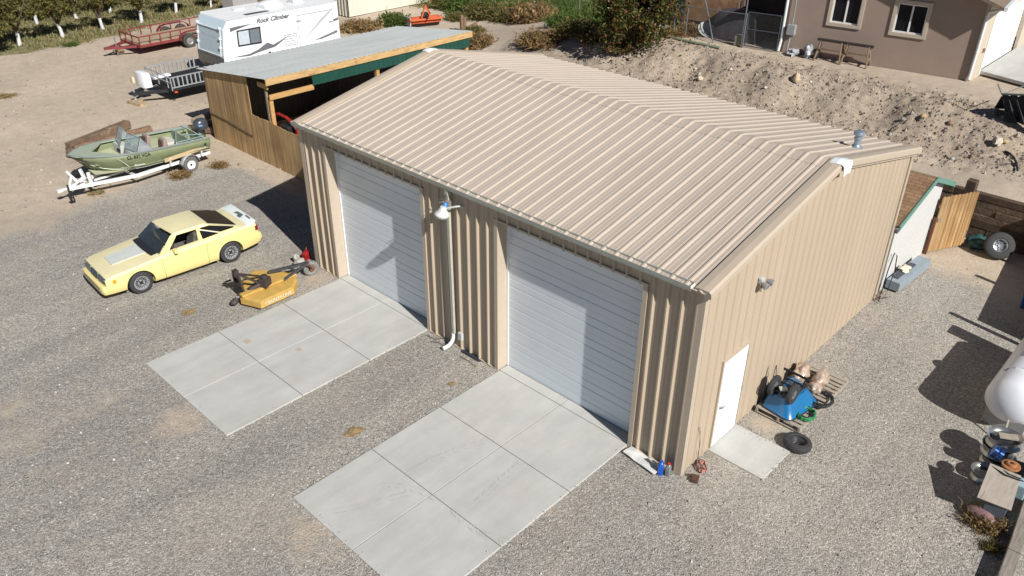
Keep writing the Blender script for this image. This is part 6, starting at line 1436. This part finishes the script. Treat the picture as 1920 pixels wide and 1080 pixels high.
# leaning wheel
def big_tyre(name, label, loc, ax, r, rin, w_, rim=True, cat='wheel'):
    t = thing(name, label, cat, loc); ax = Vector(ax).normalized(); a = w_/2
    mb = MB(); mb.ring([(rin, -a*.8), (rin+.015, -a), (r-.07, -a*1.06), (r-.02, -a*.85), (r, -a*.4), (r, a*.4), (r-.02, a*.85), (r-.07, a*1.06), (rin+.015, a), (rin, a*.8), (rin+.02, 0)] if not rim else [(rin, -a*.8), (rin+.015, -a), (r-.07, -a*1.06), (r-.02, -a*.85), (r, -a*.4), (r, a*.4), (r-.02, a*.85), (r-.07, a*1.06), (rin+.015, a), (rin, a*.8)], (0, 0, 0), ax, 36); mb.build('tyre', tyre, t, smooth=True)
    if rim:
        mb = MB(); mb.lathe([(0, a*.55), (.05, a*.6), (.052, a*.3), (.10, a*.35), (.115, a*.15), (rin-.04, a*.25), (rin-.03, a*.75), (rin, a*.98), (rin+.005, a*.8), (rin, 0)], (0, 0, 0), ax, 30); ro = mb.build('rim', mat('steel_rim', (.42, .43, .45), .3, .7, var=.15, vs=14), t, smooth=28)
        u = ax.orthogonal().normalized(); v = ax.cross(u)
        for k in range(6): mb = MB(); c = (u*math.cos(k*PI/3)+v*math.sin(k*PI/3))*.078 + ax*a*.37; mb.cyl(c, c+ax*.02, .012, n=6); mb.build('lug_nut', blk, ro)
        mb = MB()
        for k in range(8): c = (u*math.cos(k*PI/4)+v*math.sin(k*PI/4))*(rin*.68) + ax*a*.24; mb.cyl(c, c+ax*.012, .018, n=8)
        mb.build('vent_holes', blk, ro)
    return t
big_tyre('wheel_assembly', 'large wheel with a steel rim leaning at the foot of the sleeper wall', (14.02, -1.62, .37), (-1, -.45, .62), .40, .20, .24)
big_tyre('tyre_casing', 'black tyre lying flat beside the corner of the walk-door slab', (2.36, -1.27, .06), (.10, -.05, 1), .29, .17, .17, False, 'tyre')
mb = MB(); mb.ring([(.165, -.05), (.17, .05), (.14, .03), (.10, -.04), (.12, -.06)], (2.36, -1.27, .05), (.1, -.05, 1), 24); mb.tube([(2.28, -1.29, .0), (2.36, -1.25, .05), (2.44, -1.29, .0)], .015, 6); o = mb.build('inner_rim', mat('inner_rim_dark', (.05, .05, .055), .4, .3)); o.parent = [k for k in COL.objects if k.name.startswith('tyre_casing')][0]; o.location = -Vector((2.36, -1.27, .06))
mb = MB(); mb.ball((0, 0, .12), .42, 12, (1, .8, .45), .9, 8); o = mb.build('folded_tarp', mat('teal_tarp', (.03, .09, .09), .6, var=.3, vs=5), smooth=50); o.location = (14.35, -1.02, 0); tag(o, 'dark teal folded tarp between the wooden gate and the leaning wheel', 'tarp')
# pallets
plm = mat('pallet_wood', (.33, .285, .235), .9, var=.25, vs=6, stretch=(4, 1, 1), col2=(.22, .19, .15), cs=3, cthr=.58)
def pallet(x0, label):
    t = thing('wooden_pallet', label, 'pallet', (x0, -1.13, GZ+.03), -.012, 'pallets along the gable wall')
    for k in range(8): mb = MB(); mb.span((.01+k*.146, 0, .105), (.01+k*.146+.095, 1.04, .125)); mb.build('top_board', plm, t, bevel=.003)
    for y in (0.0, .48, .98): mb = MB(); mb.span((0, y, .012), (1.13, y+.05, .104)); mb.build('stringer', plm, t)
    for x in (0, .5, 1.03): mb = MB(); mb.span((x, 0, 0), (x+.10, 1.04, .012)); mb.build('bottom_board', plm, t)
    return t
pallet(2.74, 'pallet next to the walk-door slab, mostly under the upturned wheelbarrow'); pallet(3.93, 'pallet farther along the gable wall, half bare, under the plastic bags')
# upturned wheelbarrow
wbm = mat('blue_tray', (.012, .14, .33), .3, var=.06, vs=2, coat=.3)
A_, B_, C_, D_ = [at(*q, .17) for q in ((1424, 754), (1481, 789), (1536, 753), (1494, 716))]
C4 = (A_+B_+C_+D_)/4; wbt = thing('wheelbarrow', 'upturned blue two-wheeled wheelbarrow lying on the pallets', 'wheelbarrow', (C4.x, C4.y, .0))
o_ = Vector((C4.x, C4.y, 0)); cs_ = [p-o_ for p in (A_, B_, C_, D_)]
def rsec(k, z, shift=Vector((0, 0, 0)), n=4):
    out = []
    cc = sum(cs_, Vector())/4
    for i in range(4):
        p, q, r = cs_[i-1], cs_[i], cs_[(i+1) % 4]
        for t in range(n+1):
            f = t/n; a = q + (p-q)*.22; c = q + (r-q)*.22; pt = a*(1-f)**2 + q*2*f*(1-f) + c*f*f
            pt = cc + (pt-cc)*k + shift; pt.z = z; out.append(pt)
    return out
mb = MB(); mb.loft([rsec(1.04, .14), rsec(1.0, .16), rsec(.86, .30, Vector((-.02, .03, 0))), rsec(.68, .50, Vector((-.06, .07, 0)))]); mb.build('tray', wbm, wbt, smooth=55)
mb = MB(); rr1 = rsec(1.05, .145); mb.tube(rr1+[rr1[0]], .014, 6); mb.build('rim', blk, wbt)
w1_, w2_ = at(1452, 722, .66)-o_, at(1487, 739, .66)-o_; axw = (w2_-w1_).normalized()
for c in (w1_, w2_):
    w_ = bpy.data.objects.new('wheel', None); COL.objects.link(w_); w_.parent = wbt; w_.location = c
    mb = MB(); mb.ring([(.11, -.04), (.18, -.055), (.225, -.04), (.235, 0), (.225, .04), (.18, .055), (.11, .04)], (0, 0, 0), axw, 26); mb.build('tyre', tyre, w_, smooth=True)
    mb = MB(); mb.lathe([(0, .05), (.03, .05), (.035, .02), (.11, .03), (.115, -.03), (0, -.03)], (0, 0, 0), axw, 18); mb.build('hub', mat('grey_hub', (.14, .15, .16), .5), w_)
mb = MB(); mb.cyl(w1_, w2_, .018, n=8)
ctr = cs_[0]*.25+cs_[1]*.25+cs_[2]*.25+cs_[3]*.25; ctr.z = .52
for w_ in (w1_, w2_):
    for dx in (-.12, .16): mb.bar(w_*.8+w1_*.1+w2_*.1, Vector((w_.x*.6+dx, w_.y*.7, .51)), .025)
fwd_ = Vector((axw.y, -axw.x, 0)); fwd_ = fwd_ if fwd_.x > 0 else -fwd_
for s_ in (-.22, .22):
    c = (w1_+w2_)/2 + axw*s_; mb.tube([Vector((c.x, c.y, .55)), Vector((c.x, c.y, .56))+fwd_*.45, Vector((c.x, c.y, .50))+fwd_*.75, Vector((c.x, c.y, .30))+fwd_*.95], .018, 6)
    mb.bar(Vector((c.x, c.y, .55))+fwd_*.42, Vector((c.x, c.y, .80))+fwd_*.50, .03)
c = (w1_+w2_)/2; mb.bar(Vector((c.x, c.y, .8))+fwd_*.5-axw*.3, Vector((c.x, c.y, .8))+fwd_*.5+axw*.3, .03, .05); mb.bar(Vector((c.x, c.y, .56))+fwd_*.2-axw*.25, Vector((c.x, c.y, .56))+fwd_*.2+axw*.25, .03)
mb.tube([w1_+Vector((.1, .1, .1)), w1_+Vector((.12, .1, .38)), w1_+Vector((.2, .12, .36)), w1_+Vector((.24, .1, .05))], .008, 5)
for s_ in (-.16, 0, .16):
    c = (w1_+w2_)/2 + axw*s_; mb.bar(Vector((c.x, c.y, .57))-fwd_*.10, Vector((c.x, c.y, .57))+fwd_*.55, .03)
for f_ in (-.05, .3, .5): mb.bar(Vector(((w1_+w2_)/2).to_tuple())*Vector((1, 1, 0)).x*1.0 + Vector((0, 0, -.06)) + fwd_*f_ - axw*.24, Vector(((w1_+w2_)/2).to_tuple()) + Vector((0, 0, -.06)) + fwd_*f_ + axw*.24, .03)
mb.build('undercarriage', blk, wbt)
mb = MB(); mb.box(((w1_+w2_)/2-fwd_*.02+Vector((0, 0, .03))), (.12, .16, .04), .8); mb.build('label_plate', mat('pale_label', (.5, .5, .46), .6), wbt)
# bags and coils on the pallets
bgm = mat('clear_bag', (.46, .36, .29), .22, var=.35, vs=9, bump=1.0, bs=9, col2=(.36, .24, .15), cs=5, cthr=.5, coat=.5)
for (x, y, z, s_, lb) in ((4.42, -.30, .30, (.62, .33, .36), 'tan plastic sack against the wall at the back of the bag pile'), (4.52, -.72, .28, (.60, .32, .32), 'tan plastic sack on the outer side of the bag pile'), (4.15, -.78, .24, (.38, .3, .26), 'small crumpled tan sack nearest the wheelbarrow handles')):
    mb = MB(); mb.ball((0, 0, 0), .5, 26, s_, .5, int(x*7+y*3)); o = mb.build('plastic_sack', bgm, smooth=70); o.location = (x, y, z-.02); o.rotation_euler.z = .12; tag(o, lb, 'sack', 'sacks on the pallet')
def coil(name, c, r, turns, rad, m, label, cat='hose', sq=1.0, sd=1):
    rnd.seed(sd); mb = MB(); pts = []
    for i in range(turns*14): a = i*2*PI/14; q = r*(.72+.28*rnd.random()); pts.append(Vector((q*math.cos(a), q*sq*math.sin(a), rad+.02*rnd.random()+.012*(i/14))))
    mb.tube(pts, rad, 5); o = mb.build(name, m, smooth=True); o.location = c; return tag(o, label, cat)
p = at(1512, 779, .14); coil('garden_hose', (p.x, p.y, .122), .26, 7, .012, mat('hose_green', (.03, .22, .07), .5), 'green coiled hose on the pallet in front of the blue tray', sq=.75)
p = at(1536, 750, .14); coil('cable_coil', (p.x, p.y, .122), .33, 7, .014, mat('cable_black', (.03, .03, .035), .5), 'black coiled cable at the right side of the blue tray', 'cable', 1.0, 2)
# small things along the front and gable walls
bl = thing('coolant_jug', 'bright blue plastic jug standing at the right front corner of the garage', 'bottle', (*at(1238, 885, 0).xy, GZ), .5)
bm_ = mat('blue_jug', (.01, .09, .45), .3, coat=.3)
def bottle(t, m, w_, d_, h_, capm):
    mb = MB(); mb.loft([[(a*w_*s_, b_*d_*s_, z) for a, b_ in ((-1, -.7), (-.7, -1), (.7, -1), (1, -.7), (1, .7), (.7, 1), (-.7, 1), (-1, .7))] for z, s_ in ((0, .95), (.02, 1), (h_*.72, 1), (h_*.88, .6), (h_*.94, .3))]); mb.build('bottle_body', m, t, smooth=40)
    mb = MB(); mb.cyl((0, 0, h_*.93), (0, 0, h_*1.02), .03, n=10); mb.build('cap', capm, t)
    mb = MB(); mb.tube([(w_*.8, 0, h_*.55), (w_*1.25, 0, h_*.65), (w_*1.0, 0, h_*.85), (w_*.3, 0, h_*.9)], .014, 6); mb.build('grip', m, t)
bottle(bl, bm_, .075, .055, .32, bm_)
b2 = thing('oil_bottle', 'grey bottle with a red cap right of the blue jug', 'bottle', (*at(1252, 888, 0).xy, GZ), .2)
bottle(b2, mat('grey_bottle', (.20, .22, .22), .3, .2, var=.3, vs=20), .06, .05, .29, mat('red_cap', (.6, .04, .02), .4))
p = at(1205, 864, 0)
ss = thing('crushed_carton', 'flattened white carton lying on the gravel left of the blue jug', 'carton', (p.x, p.y, GZ), 1.45)
mb = MB(); rnd.seed(3); mb.grid([[Vector((x, y, .05+.03*rnd.random())) for x in (-.42, -.25, -.1, .1, .25, .42)] for y in (-.13, -.04, .05, .14)]); so = mb.build('sheet', mat('carton_white', (.62, .62, .60), .8, var=.1), ss); md = so.modifiers.new('s', 'SOLIDIFY'); md.thickness = .02
mb = MB(); mb.slab([(-.42, -.13, .06), (-.1, -.15, .08), (-.12, -.02, .16), (-.40, -.0, .14)], .008); mb.build('flap', mat('carton_white', (.62, .62, .60), .8), ss)
p = at(1316, 878, 0); pk = mat('pink_strap', (.45, .22, .18), .8, var=.25, vs=12)
st_ = thing('ratchet_strap', 'tangled faded pink strap on the gravel at the garage corner', 'strap', (p.x, p.y, GZ)); rnd.seed(12)
for q in range(3):
    mb = MB(); pts = [Vector((.19*math.cos(i*1.1+q)*rnd.uniform(.5, 1), .17*math.sin(i*1.3+q)*rnd.uniform(.5, 1), .04+.07*rnd.random())) for i in range(9)]
    rows = [[a + Vector((0, 0, -.02)) for a in pts], [a + Vector((.015, .01, .025)) for a in pts]]; mb.grid(rows); so = mb.build('webbing', pk, st_); md = so.modifiers.new('s', 'SOLIDIFY'); md.thickness = .004
p = at(1303, 899, 0); mb = MB(); mb.box((0, 0, .05), (.17, .14, .09), .35); mb.box((.0, .08, .09), (.06, .06, .05), .2); o = mb.build('brown_brick', mat('brick_brown', (.10, .045, .03), .9, var=.3), bevel=.01); o.location = (p.x, p.y, GZ); tag(o, 'broken dark red-brown brick below the pink strap', 'brick')
mb = MB(); mb.tube([(.52, -.05, 0), (.48, -.08, .5), (.42, -.05, .95)], .005, 4); mb.tube([(.56, -.06, 0), (.50, -.06, .45), (.49, -.04, .8)], .004, 4); tag(mb.build('dry_stalk', mat('stalk', (.10, .07, .05), .8)), 'thin dry stalks leaning on the gable wall left of the walk door', 'stalks')
p = at(882, 667, 0)
ma = thing('rubber_mat', 'dark piece of rubber lying on the gravel below the downspout', 'rubber piece', (p.x+.05, p.y, GZ), 1.52)
mb = MB(); mb.add([(-.36, -.06, .03), (-.1, -.11, .05), (.2, -.10, .035), (.36, -.02, .03), (.28, .09, .04), (0, .08, .06), (-.3, .06, .03)], [tuple(range(7))]); so = mb.build('sheet', mat('rubber_blue_black', (.025, .03, .04), .6, var=.3), ma); md = so.modifiers.new('s', 'SOLIDIFY'); md.thickness = .02
mb = MB(); mb.bar((-.42, -.16, .02), (.1, -.19, .02), .02); mb.bar((-.42, -.16, .02), (-.42, .0, .03), .02); mb.build('strip', mat('strip_grey', (.25, .24, .23), .7), ma)
mb = MB(); P_ = [at(x, y, .01) for x, y in ((862, 668), (880, 677), (893, 688))]; mb.tube(P_, .008, 4); tag(mb.build('rusty_wire', mat('rust_brown', (.20, .09, .05), .8)), 'thin rusty wire below the dark rubber piece', 'wire')
mb = MB(); P_ = [at(x, y, .01) for x, y in ((800, 628), (815, 636), (835, 634))]; mb.tube(P_, .007, 4); P_ = [at(x, y, .01) for x, y in ((808, 640), (822, 642), (833, 648))]; mb.tube(P_, .006, 4); tag(mb.build('twig', mat('stalk', (.10, .07, .05), .8)), 'thin twigs on the gravel left of the white drain elbow', 'twigs')
p = at(1644, 560, 0); mb = MB(); rnd.seed(8)
for i in range(14): a = rnd.random()*6; mb.bar((rnd.gauss(0, .15), rnd.gauss(0, .1), .02), (rnd.gauss(0, .25), rnd.gauss(0, .15), .03+.15*rnd.random()), .012)
o = mb.build('dead_twigs', mat('twig_brown', (.14, .07, .045), .9)); o.location = p; tag(o, 'small heap of dead twigs at the rear corner of the gable wall', 'twigs')
# dry clods
for px, py, lb in ((353, 584, 'brown clod on the gravel in front of the yellow mower'), (358, 584, '')):
    if not lb: continue
for i, (px, py, r, lb) in enumerate(((353, 584, .12, 'brown dirt clod on the gravel left of the mower deck'), (660, 810, .16, 'flat yellow-brown dirt clod on the gravel between the two aprons'), (848, 718, .06, 'small brown clod on the gravel left of the right apron'))):
    p = at(px, py, 0); mb = MB(); mb.ball((0, 0, .01), r, 10, (1.3, .9, .12), 1.2, i+3); o = mb.build('dirt_clod', mat('clod', (.26, .18, .09), .95, var=.35, vs=18)); o.location = (p.x, p.y, GZ+.01); tag(o, lb, 'clod')
# ------------------------------------------------------------------ propane tank
pt = thing('propane_tank', 'large white propane tank on blocks at the right edge of the yard', 'propane tank', (0, 0, GZ))
tkm = mat('tank_white', (.70, .72, .76), .32, var=.06, vs=2, col2=(.55, .54, .52), cs=3, cthr=.66)
R_ = .505; cy_ = -4.14; cz_ = .80; x0_, x1_ = 5.50, 8.65
prof = [(R_*math.sin(a), x0_+R_*.62*(1-math.cos(a))) for a in [k*PI/2/8 for k in range(9)]] + [(R_*math.cos(a), x1_-R_*.62*(1-math.sin(a))) for a in [k*PI/2/8 for k in range(9)]]
mb = MB(); mb.lathe(prof, (0, cy_, cz_), (1, 0, 0), 40); tk_ = mb.build('tank_body', tkm, pt, smooth=True)
mb = MB(); mb.lathe([(.19, -.02), (.19, .10), (.14, .17), (0, .19)], (7.05, cy_, cz_+R_-.02), (0, 0, 1), 20); mb.build('valve_dome', tkm, pt, smooth=30)
for x in (5.95, 8.2): mb = MB(); mb.box((x, cy_, .17), (.20, .8, .34)); mb.build('support_block', mat('block_grey', (.30, .29, .28), .9, var=.15), pt, bevel=.01)
mb = MB(); mb.tube([(6.3, cy_+.2, cz_+R_*.93), (6.32, cy_, cz_+R_+.06), (6.3, cy_-.2, cz_+R_*.93)], .02, 6); mb.build('lifting_lug', tkm, pt)
an = .75; n_ = Vector((0, math.sin(an), math.cos(an)))
text_mesh('4', .22, mat('mark_blue_grey', (.12, .14, .2), .5), 'tank_marking', tk_, frameM(Vector((6.25, cy_, cz_)) + n_*(R_+.004), (-.2, -.9, .5), (1, 0, .1)), .006)
mb = MB(); mb.bar(at(1884, 812, .2), at(1913, 716, 1.15), .03, .025); tag(mb.build('wooden_stake', mat('stake_pale', (.42, .36, .28), .8)), 'thin pale wooden stake leaning against the propane tank', 'stake')
# ------------------------------------------------------------------ pile of parts at the lower right
stl = mat('dull_steel', (.36, .37, .37), .3, .75, var=.2, vs=8)
def rim_thing(label, c, ax, r=.30, d=.20, m=stl, name='steel_rim'):
    t = thing(name, label, 'wheel rim', c, 0, 'loose wheel rims at the right edge'); ax = Vector(ax)
    mb = MB(); mb.ring([(r, 0), (r+.015, -.01), (r, .02), (r-.03, .05), (r-.035, d-.05), (r, d-.02), (r+.015, d+.01), (r-.01, d), (r-.05, d-.05), (r-.05, .05), (r-.02, .0)], (0, 0, 0), ax, 30); mb.build('barrel', m, t, smooth=35)
    mb = MB(); mb.lathe([(.035, .04), (.10, .05), (r-.05, .03), (r-.05, .05), (.10, .075), (.035, .07)], (0, 0, 0), ax, 24); mb.build('disc', mat('black_steel', (.03, .03, .03), .5), t, smooth=30); return t
rim_thing('big dull steel rim lying open side up on top of the rim stack', (4.72, -4.38, .46), (.05, .1, 1), .31, .16)
rim_thing('rim under the topmost one in the rim stack', (4.66, -4.34, .25), (.0, .05, 1), .29, .18)
rim_thing('lowest rim in the rim stack, on the gravel', (4.62, -4.40, .03), (0, 0, 1), .30, .18)
rim_thing('rim lying at the left foot of the board box', (4.02, -4.36, .03), (.05, .12, 1), .25, .16)
mb = MB(); mb.box((4.72, -4.42, .65), (.16, .34, .03), .5); tag(mb.build('wood_offcut', plm), 'pale wood offcut lying inside the topmost rim', 'offcut')
p = at(1866, 836, .55); t = thing('chrome_cylinder', 'shiny blue and chrome cylinder beside the rusty disc', 'cylinder', (p.x-.15, p.y-.08, .52))
mb = MB(); mb.lathe([(.10, -.10), (.13, -.09), (.13, -.02), (.115, 0), (.13, .02), (.13, .09), (.11, .10), (0, .10)], (0, 0, 0), (-.2, .9, .35), 20); mb.build('shell', mat('blue_chrome', (.10, .20, .50), .15, .9), t, smooth=35)
bx_ = thing('board_box', 'open-ended box covered by a pale weathered board under the rusty disc', 'box', (3.02, -4.76, GZ))
bdm = mat('weathered_board', (.37, .32, .27), .85, var=.2, vs=3, stretch=(1, 4, 1), col2=(.22, .20, .18), cs=2, cthr=.6)
mb = MB(); mb.add([Vector(at(*q)) - Vector((3.02, -4.76, 0)) for q in ((1858, 866, .80), (1833, 930, .52), (1897, 955, .52), (1916, 890, .80))], [(0, 1, 2, 3)]); so = mb.build('top_board', bdm, bx_); md = so.modifiers.new('s', 'SOLIDIFY'); md.thickness = .03
mb = MB(); mb.prism([(.42, .20), (-.20, .12), (-.18, -.22), (.36, -.20)], 0, .50, 'z'); mb.build('case', mat('case_blue_grey', (.10, .12, .14), .6, var=.2), bx_)
mb = MB(); mb.span((.35, -.35, .40), (.62, .30, .70)); mb.build('side_case', mat('light_blue_metal', (.32, .44, .47), .4, var=.15, vs=8), bx_, bevel=.02)
mb = MB(); mb.tube([(.44, .30, .775), (.36, .05, .78), (.40, -.25, .785)], .012, 5); mb.tube([(.5, .2, .78), (.42, .0, .785), (.44, -.2, .785)], .01, 5); mb.build('cable', blk, bx_)
t = thing('brake_disc', 'rusty orange brake disc lying on the board box', 'brake disc', (3.66, -4.72, .79))
mb = MB(); mb.lathe([(.03, .06), (.07, .065), (.085, .055), (.09, .02), (.155, .02), (.16, 0), (.155, -.02), (.03, -.02)], (0, 0, 0), (.0, .05, 1), 28); mb.build('disc', mat('rust_orange', (.36, .15, .06), .8, var=.3, vs=14), t, smooth=25)
mb = MB(); mb.cyl((0, 0, .03), (0, 0, .068), .028, n=10); mb.build('bore', blk, t)
t = thing('radiator_grille', 'pale blue metal radiator grille standing behind the board box', 'grille', (4.32, -4.95, GZ), .2)
mb = MB(); mb.span((-.30, -.05, .35), (.30, .05, .78)); mb.build('frame', mat('light_blue_metal', (.32, .44, .47), .4), t, bevel=.01)
for k in range(9): mb = MB(); mb.span((-.26+k*.058, -.06, .80), (-.24+k*.058, .06, .95)); mb.build('grille_fin', mat('brown_fin', (.20, .14, .12), .6), t)
mb = MB(); mb.span((-.3, -.2, 0), (.3, .2, .34)); mb.build('stand', blk, t)
mb = MB(); mb.ball((0, 0, 0), .14, 16, (1, 1.9, .9)); o = mb.build('pink_drum', mat('pink_plastic_shaded', (.26, .15, .155), .5), smooth=True); o.location = (2.80, -4.66, .12); o.rotation_euler.z = -.2; tag(o, 'pink rounded drum lying in the shade below the board box', 'drum')  # pink is darkened in the colour for the shade it lies in
slp = mat('grey_sleeper', (.26, .225, .19), .9, var=.3, vs=4, bump=.6, bs=10, stretch=(.5, 3, 3), col2=(.15, .12, .10), cs=3, cthr=.57)
for i, (a_, b_, lb) in enumerate((((.2, -5.52), (2.18, -5.36), 'grey weathered sleeper at the lower right corner of the photo'), ((2.20, -5.36), (4.25, -5.16), 'grey weathered sleeper beside the board box'))):
    mb = MB(); mb.bar((a_[0]-b_[0], a_[1]-b_[1], .12), (0, 0, .12), .22, .26); o = mb.build('railway_sleeper', slp, bevel=.015); o.location = (b_[0], b_[1], GZ); tag(o, lb, 'sleeper', 'sleepers edging the yard')
for i, (px, py, R, Hh, n, m, lb) in enumerate([(1845, 985, .38, .38, 900, brown, 'dead brown weeds in the shade below the pink drum'), (1830, 968, .28, .35, 260, straw, 'straw-coloured grass sprays beside the pink drum'), (1858, 1030, .22, .22, 240, gbr, 'small green-brown weeds beside the sleeper')]):
    bush('dead_weeds', px, py, R, Hh, n, m, lb, 'weeds', 80+i, None, .005)
t = thing('plastic_crate', 'blue plastic crate in the shadow at the right edge above the propane tank', 'crate', (11.75, -3.12, GZ), .2)
mb = MB(); mb.span((-.25, -.2, 0), (.25, .2, .03)); mb.build('base', mat('blue_crate', (.02, .08, .3), .5), t)
for a_, b_ in (((-.25, -.2), (.25, -.18)), ((-.25, .18), (.25, .2)), ((-.25, -.18), (-.23, .18)), ((.23, -.18), (.25, .18))): mb = MB(); mb.span((*a_, .03), (*b_, .3)); mb.build('side', mat('blue_crate', (.02, .08, .3), .5), t)
# ------------------------------------------------------------------ rocks of the bank
rkm = leafmat('bank_rocks', [(.20, .15, .11), (.32, .26, .20), (.42, .36, .29), (.26, .20, .15), (.36, .30, .25), (.55, .50, .44), (.24, .22, .21)], .9, 0)
def rock(mb, c, r, seed):
    rs = random.Random(seed); vs = []
    for d in ((1, 0, 0), (-1, 0, 0), (0, 1, 0), (0, -1, 0), (0, 0, 1), (0, 0, -1), (.6, .6, .5), (-.6, .6, -.5), (.6, -.6, -.4), (-.6, -.6, .5)):
        vs.append(tuple(Vector(d)*r*(.7+.6*rs.random())))
    bm = bmesh.new()
    for v in vs: bm.verts.new(v)
    g = bmesh.ops.convex_hull(bm, input=bm.verts); bm.verts.ensure_lookup_table(); bm.verts.index_update()
    mb.add([c+v.co for v in bm.verts], [[v.index for v in f.verts] for f in bm.faces]); bm.free()
rnd.seed(21); mb = MB(); k = 0
while k < 4200:
    x = rnd.uniform(15.8, 22.0); y = rnd.uniform(-3, 18)
    wgt = sm(16.2, 17.6, x)*sm(22, 20.4, x)
    if rnd.random() > wgt + .04: continue
    r = .02 + .045*rnd.random()**2.5 + (.05*rnd.random() if rnd.random() < .03 else 0); c = Vector((x, y, hgt(x, y)+r*.2)); rock(mb, c, r, k); k += 1
tag(mb.build('loose_rocks', rkm), 'loose pebbles and clods scattered over the cut bank', 'rocks', kind='stuff')
rnd.seed(23); mb = MB(); k = 0
def off_slab(x, y): return not ((-5.66 < x < .4 and (7.38 < y < 11.14 or 1.2 < y < 4.98)) or (.9 < x < 2.15 and -1.32 < y < .1) or (-.06 < x < 9.5 and -.06 < y < 12.4))
while k < 4600:
    if k < 3000:
        if rnd.random() < .35: k += 1; continue
        a_ = rnd.choice((((-5.6, 7.4), (0, 7.4)), ((-5.6, 11.12), (0, 11.12)), ((-5.6, 7.4), (-5.6, 11.1)), ((-5.64, 1.22), (0, 1.22)), ((-5.64, 4.96), (0, 4.96)), ((-5.64, 1.2), (-5.64, 4.95)), ((.95, -1.28), (2.1, -1.28)), ((2.12, -1.28), (2.12, 0)), ((0, -.05), (9.2, -.05)), ((-.06, 5), (-.06, 7.4))))
        t = rnd.random(); x = a_[0][0] + (a_[1][0]-a_[0][0])*t + rnd.gauss(0, .07); y = a_[0][1] + (a_[1][1]-a_[0][1])*t + rnd.gauss(0, .07)
        on = not off_slab(x, y); 
        if -.06 < x < 9.5 and -.06 < y < 12.4 and not (x < .0): k += 1; continue
        if on and rnd.random() < .75: k += 1; continue
        z = .004 if on else GZ
        r = .006 + .010*rnd.random()
    else:
        p = at(rnd.uniform(0, 1850), rnd.uniform(380, 1080), GZ); x, y, z = p.x, p.y, GZ
        if not off_slab(x, y) or y > 20: continue
        r = .010 + .018*rnd.random()**2
    rock(mb, Vector((x, y, z+r*.25)), r, k+20000); k += 1
tag(mb.build('gravel_stones', leafmat('gravel_stone', [(.20, .19, .18), (.42, .40, .37), (.30, .27, .24), (.55, .53, .50), (.36, .30, .25), (.68, .66, .63)], .9, 0)), 'loose gravel stones lying on the yard and along the slab edges', 'gravel', kind='stuff')
rnd.seed(22); mb = MB(); k = 0
while k < 900:
    px, py = rnd.uniform(-20, 560), rnd.uniform(100, 400); p = G(px, py)
    if dirtmask(p.x, p.y) < .7 or grassmask(p.x, p.y) > .3: continue
    r = .02 + .04*rnd.random()**3; rock(mb, p+Vector((0, 0, r*.2)), r, k+9000); k += 1
tag(mb.build('sand_pebbles', rkm), 'pebbles scattered over the bare sand', 'pebbles', kind='stuff')
bs_ = [(1312, 150, .20, 'pale boulder on the bank straight above the middle of the garage roof'), (1492, 151, .24, 'tall tan boulder on the bank below the two saw horses'), (1304, 132, .12, 'small pale stone just above the pale boulder on the bank'), (1435, 166, .10, 'small pale stone on the bank between the two tan boulders'), (1692, 227, .14, 'grey-green stone on the bank right of the roof vent'), (1731, 221, .16, 'yellowish stone on the bank right of the grey-green one'), (1780, 235, .18, 'reddish stone on the bank below the house corner'), (1869, 270, .24, 'big pale boulder at the foot of the bank near the right edge'), (1884, 268, .15, 'yellow stone touching the big pale boulder'), (1785, 300, .10, 'small white-grey stone at the foot of the bank'), (1520, 155, .07, 'white stone right of the tall tan boulder')]
cols = [(.50, .42, .30), (.48, .38, .25), (.5, .46, .38), (.5, .46, .38), (.27, .28, .24), (.48, .36, .18), (.30, .19, .13), (.50, .43, .35), (.42, .33, .19), (.46, .46, .42), (.62, .6, .54)]
for i, ((px, py, r, lb), c) in enumerate(zip(bs_, cols)):
    r *= .72; p = G(px, py); mb = MB(); mb.ball((0, 0, r*.45), r, 14, (1, .85, 1.15 if i == 1 else .75), .55, i+2); o = mb.build('bank_boulder', mat('boulder_%d' % i, c, .9, var=.25, vs=9, bump=.5, bs=18), smooth=50); o.location = p; tag(o, lb, 'boulder')
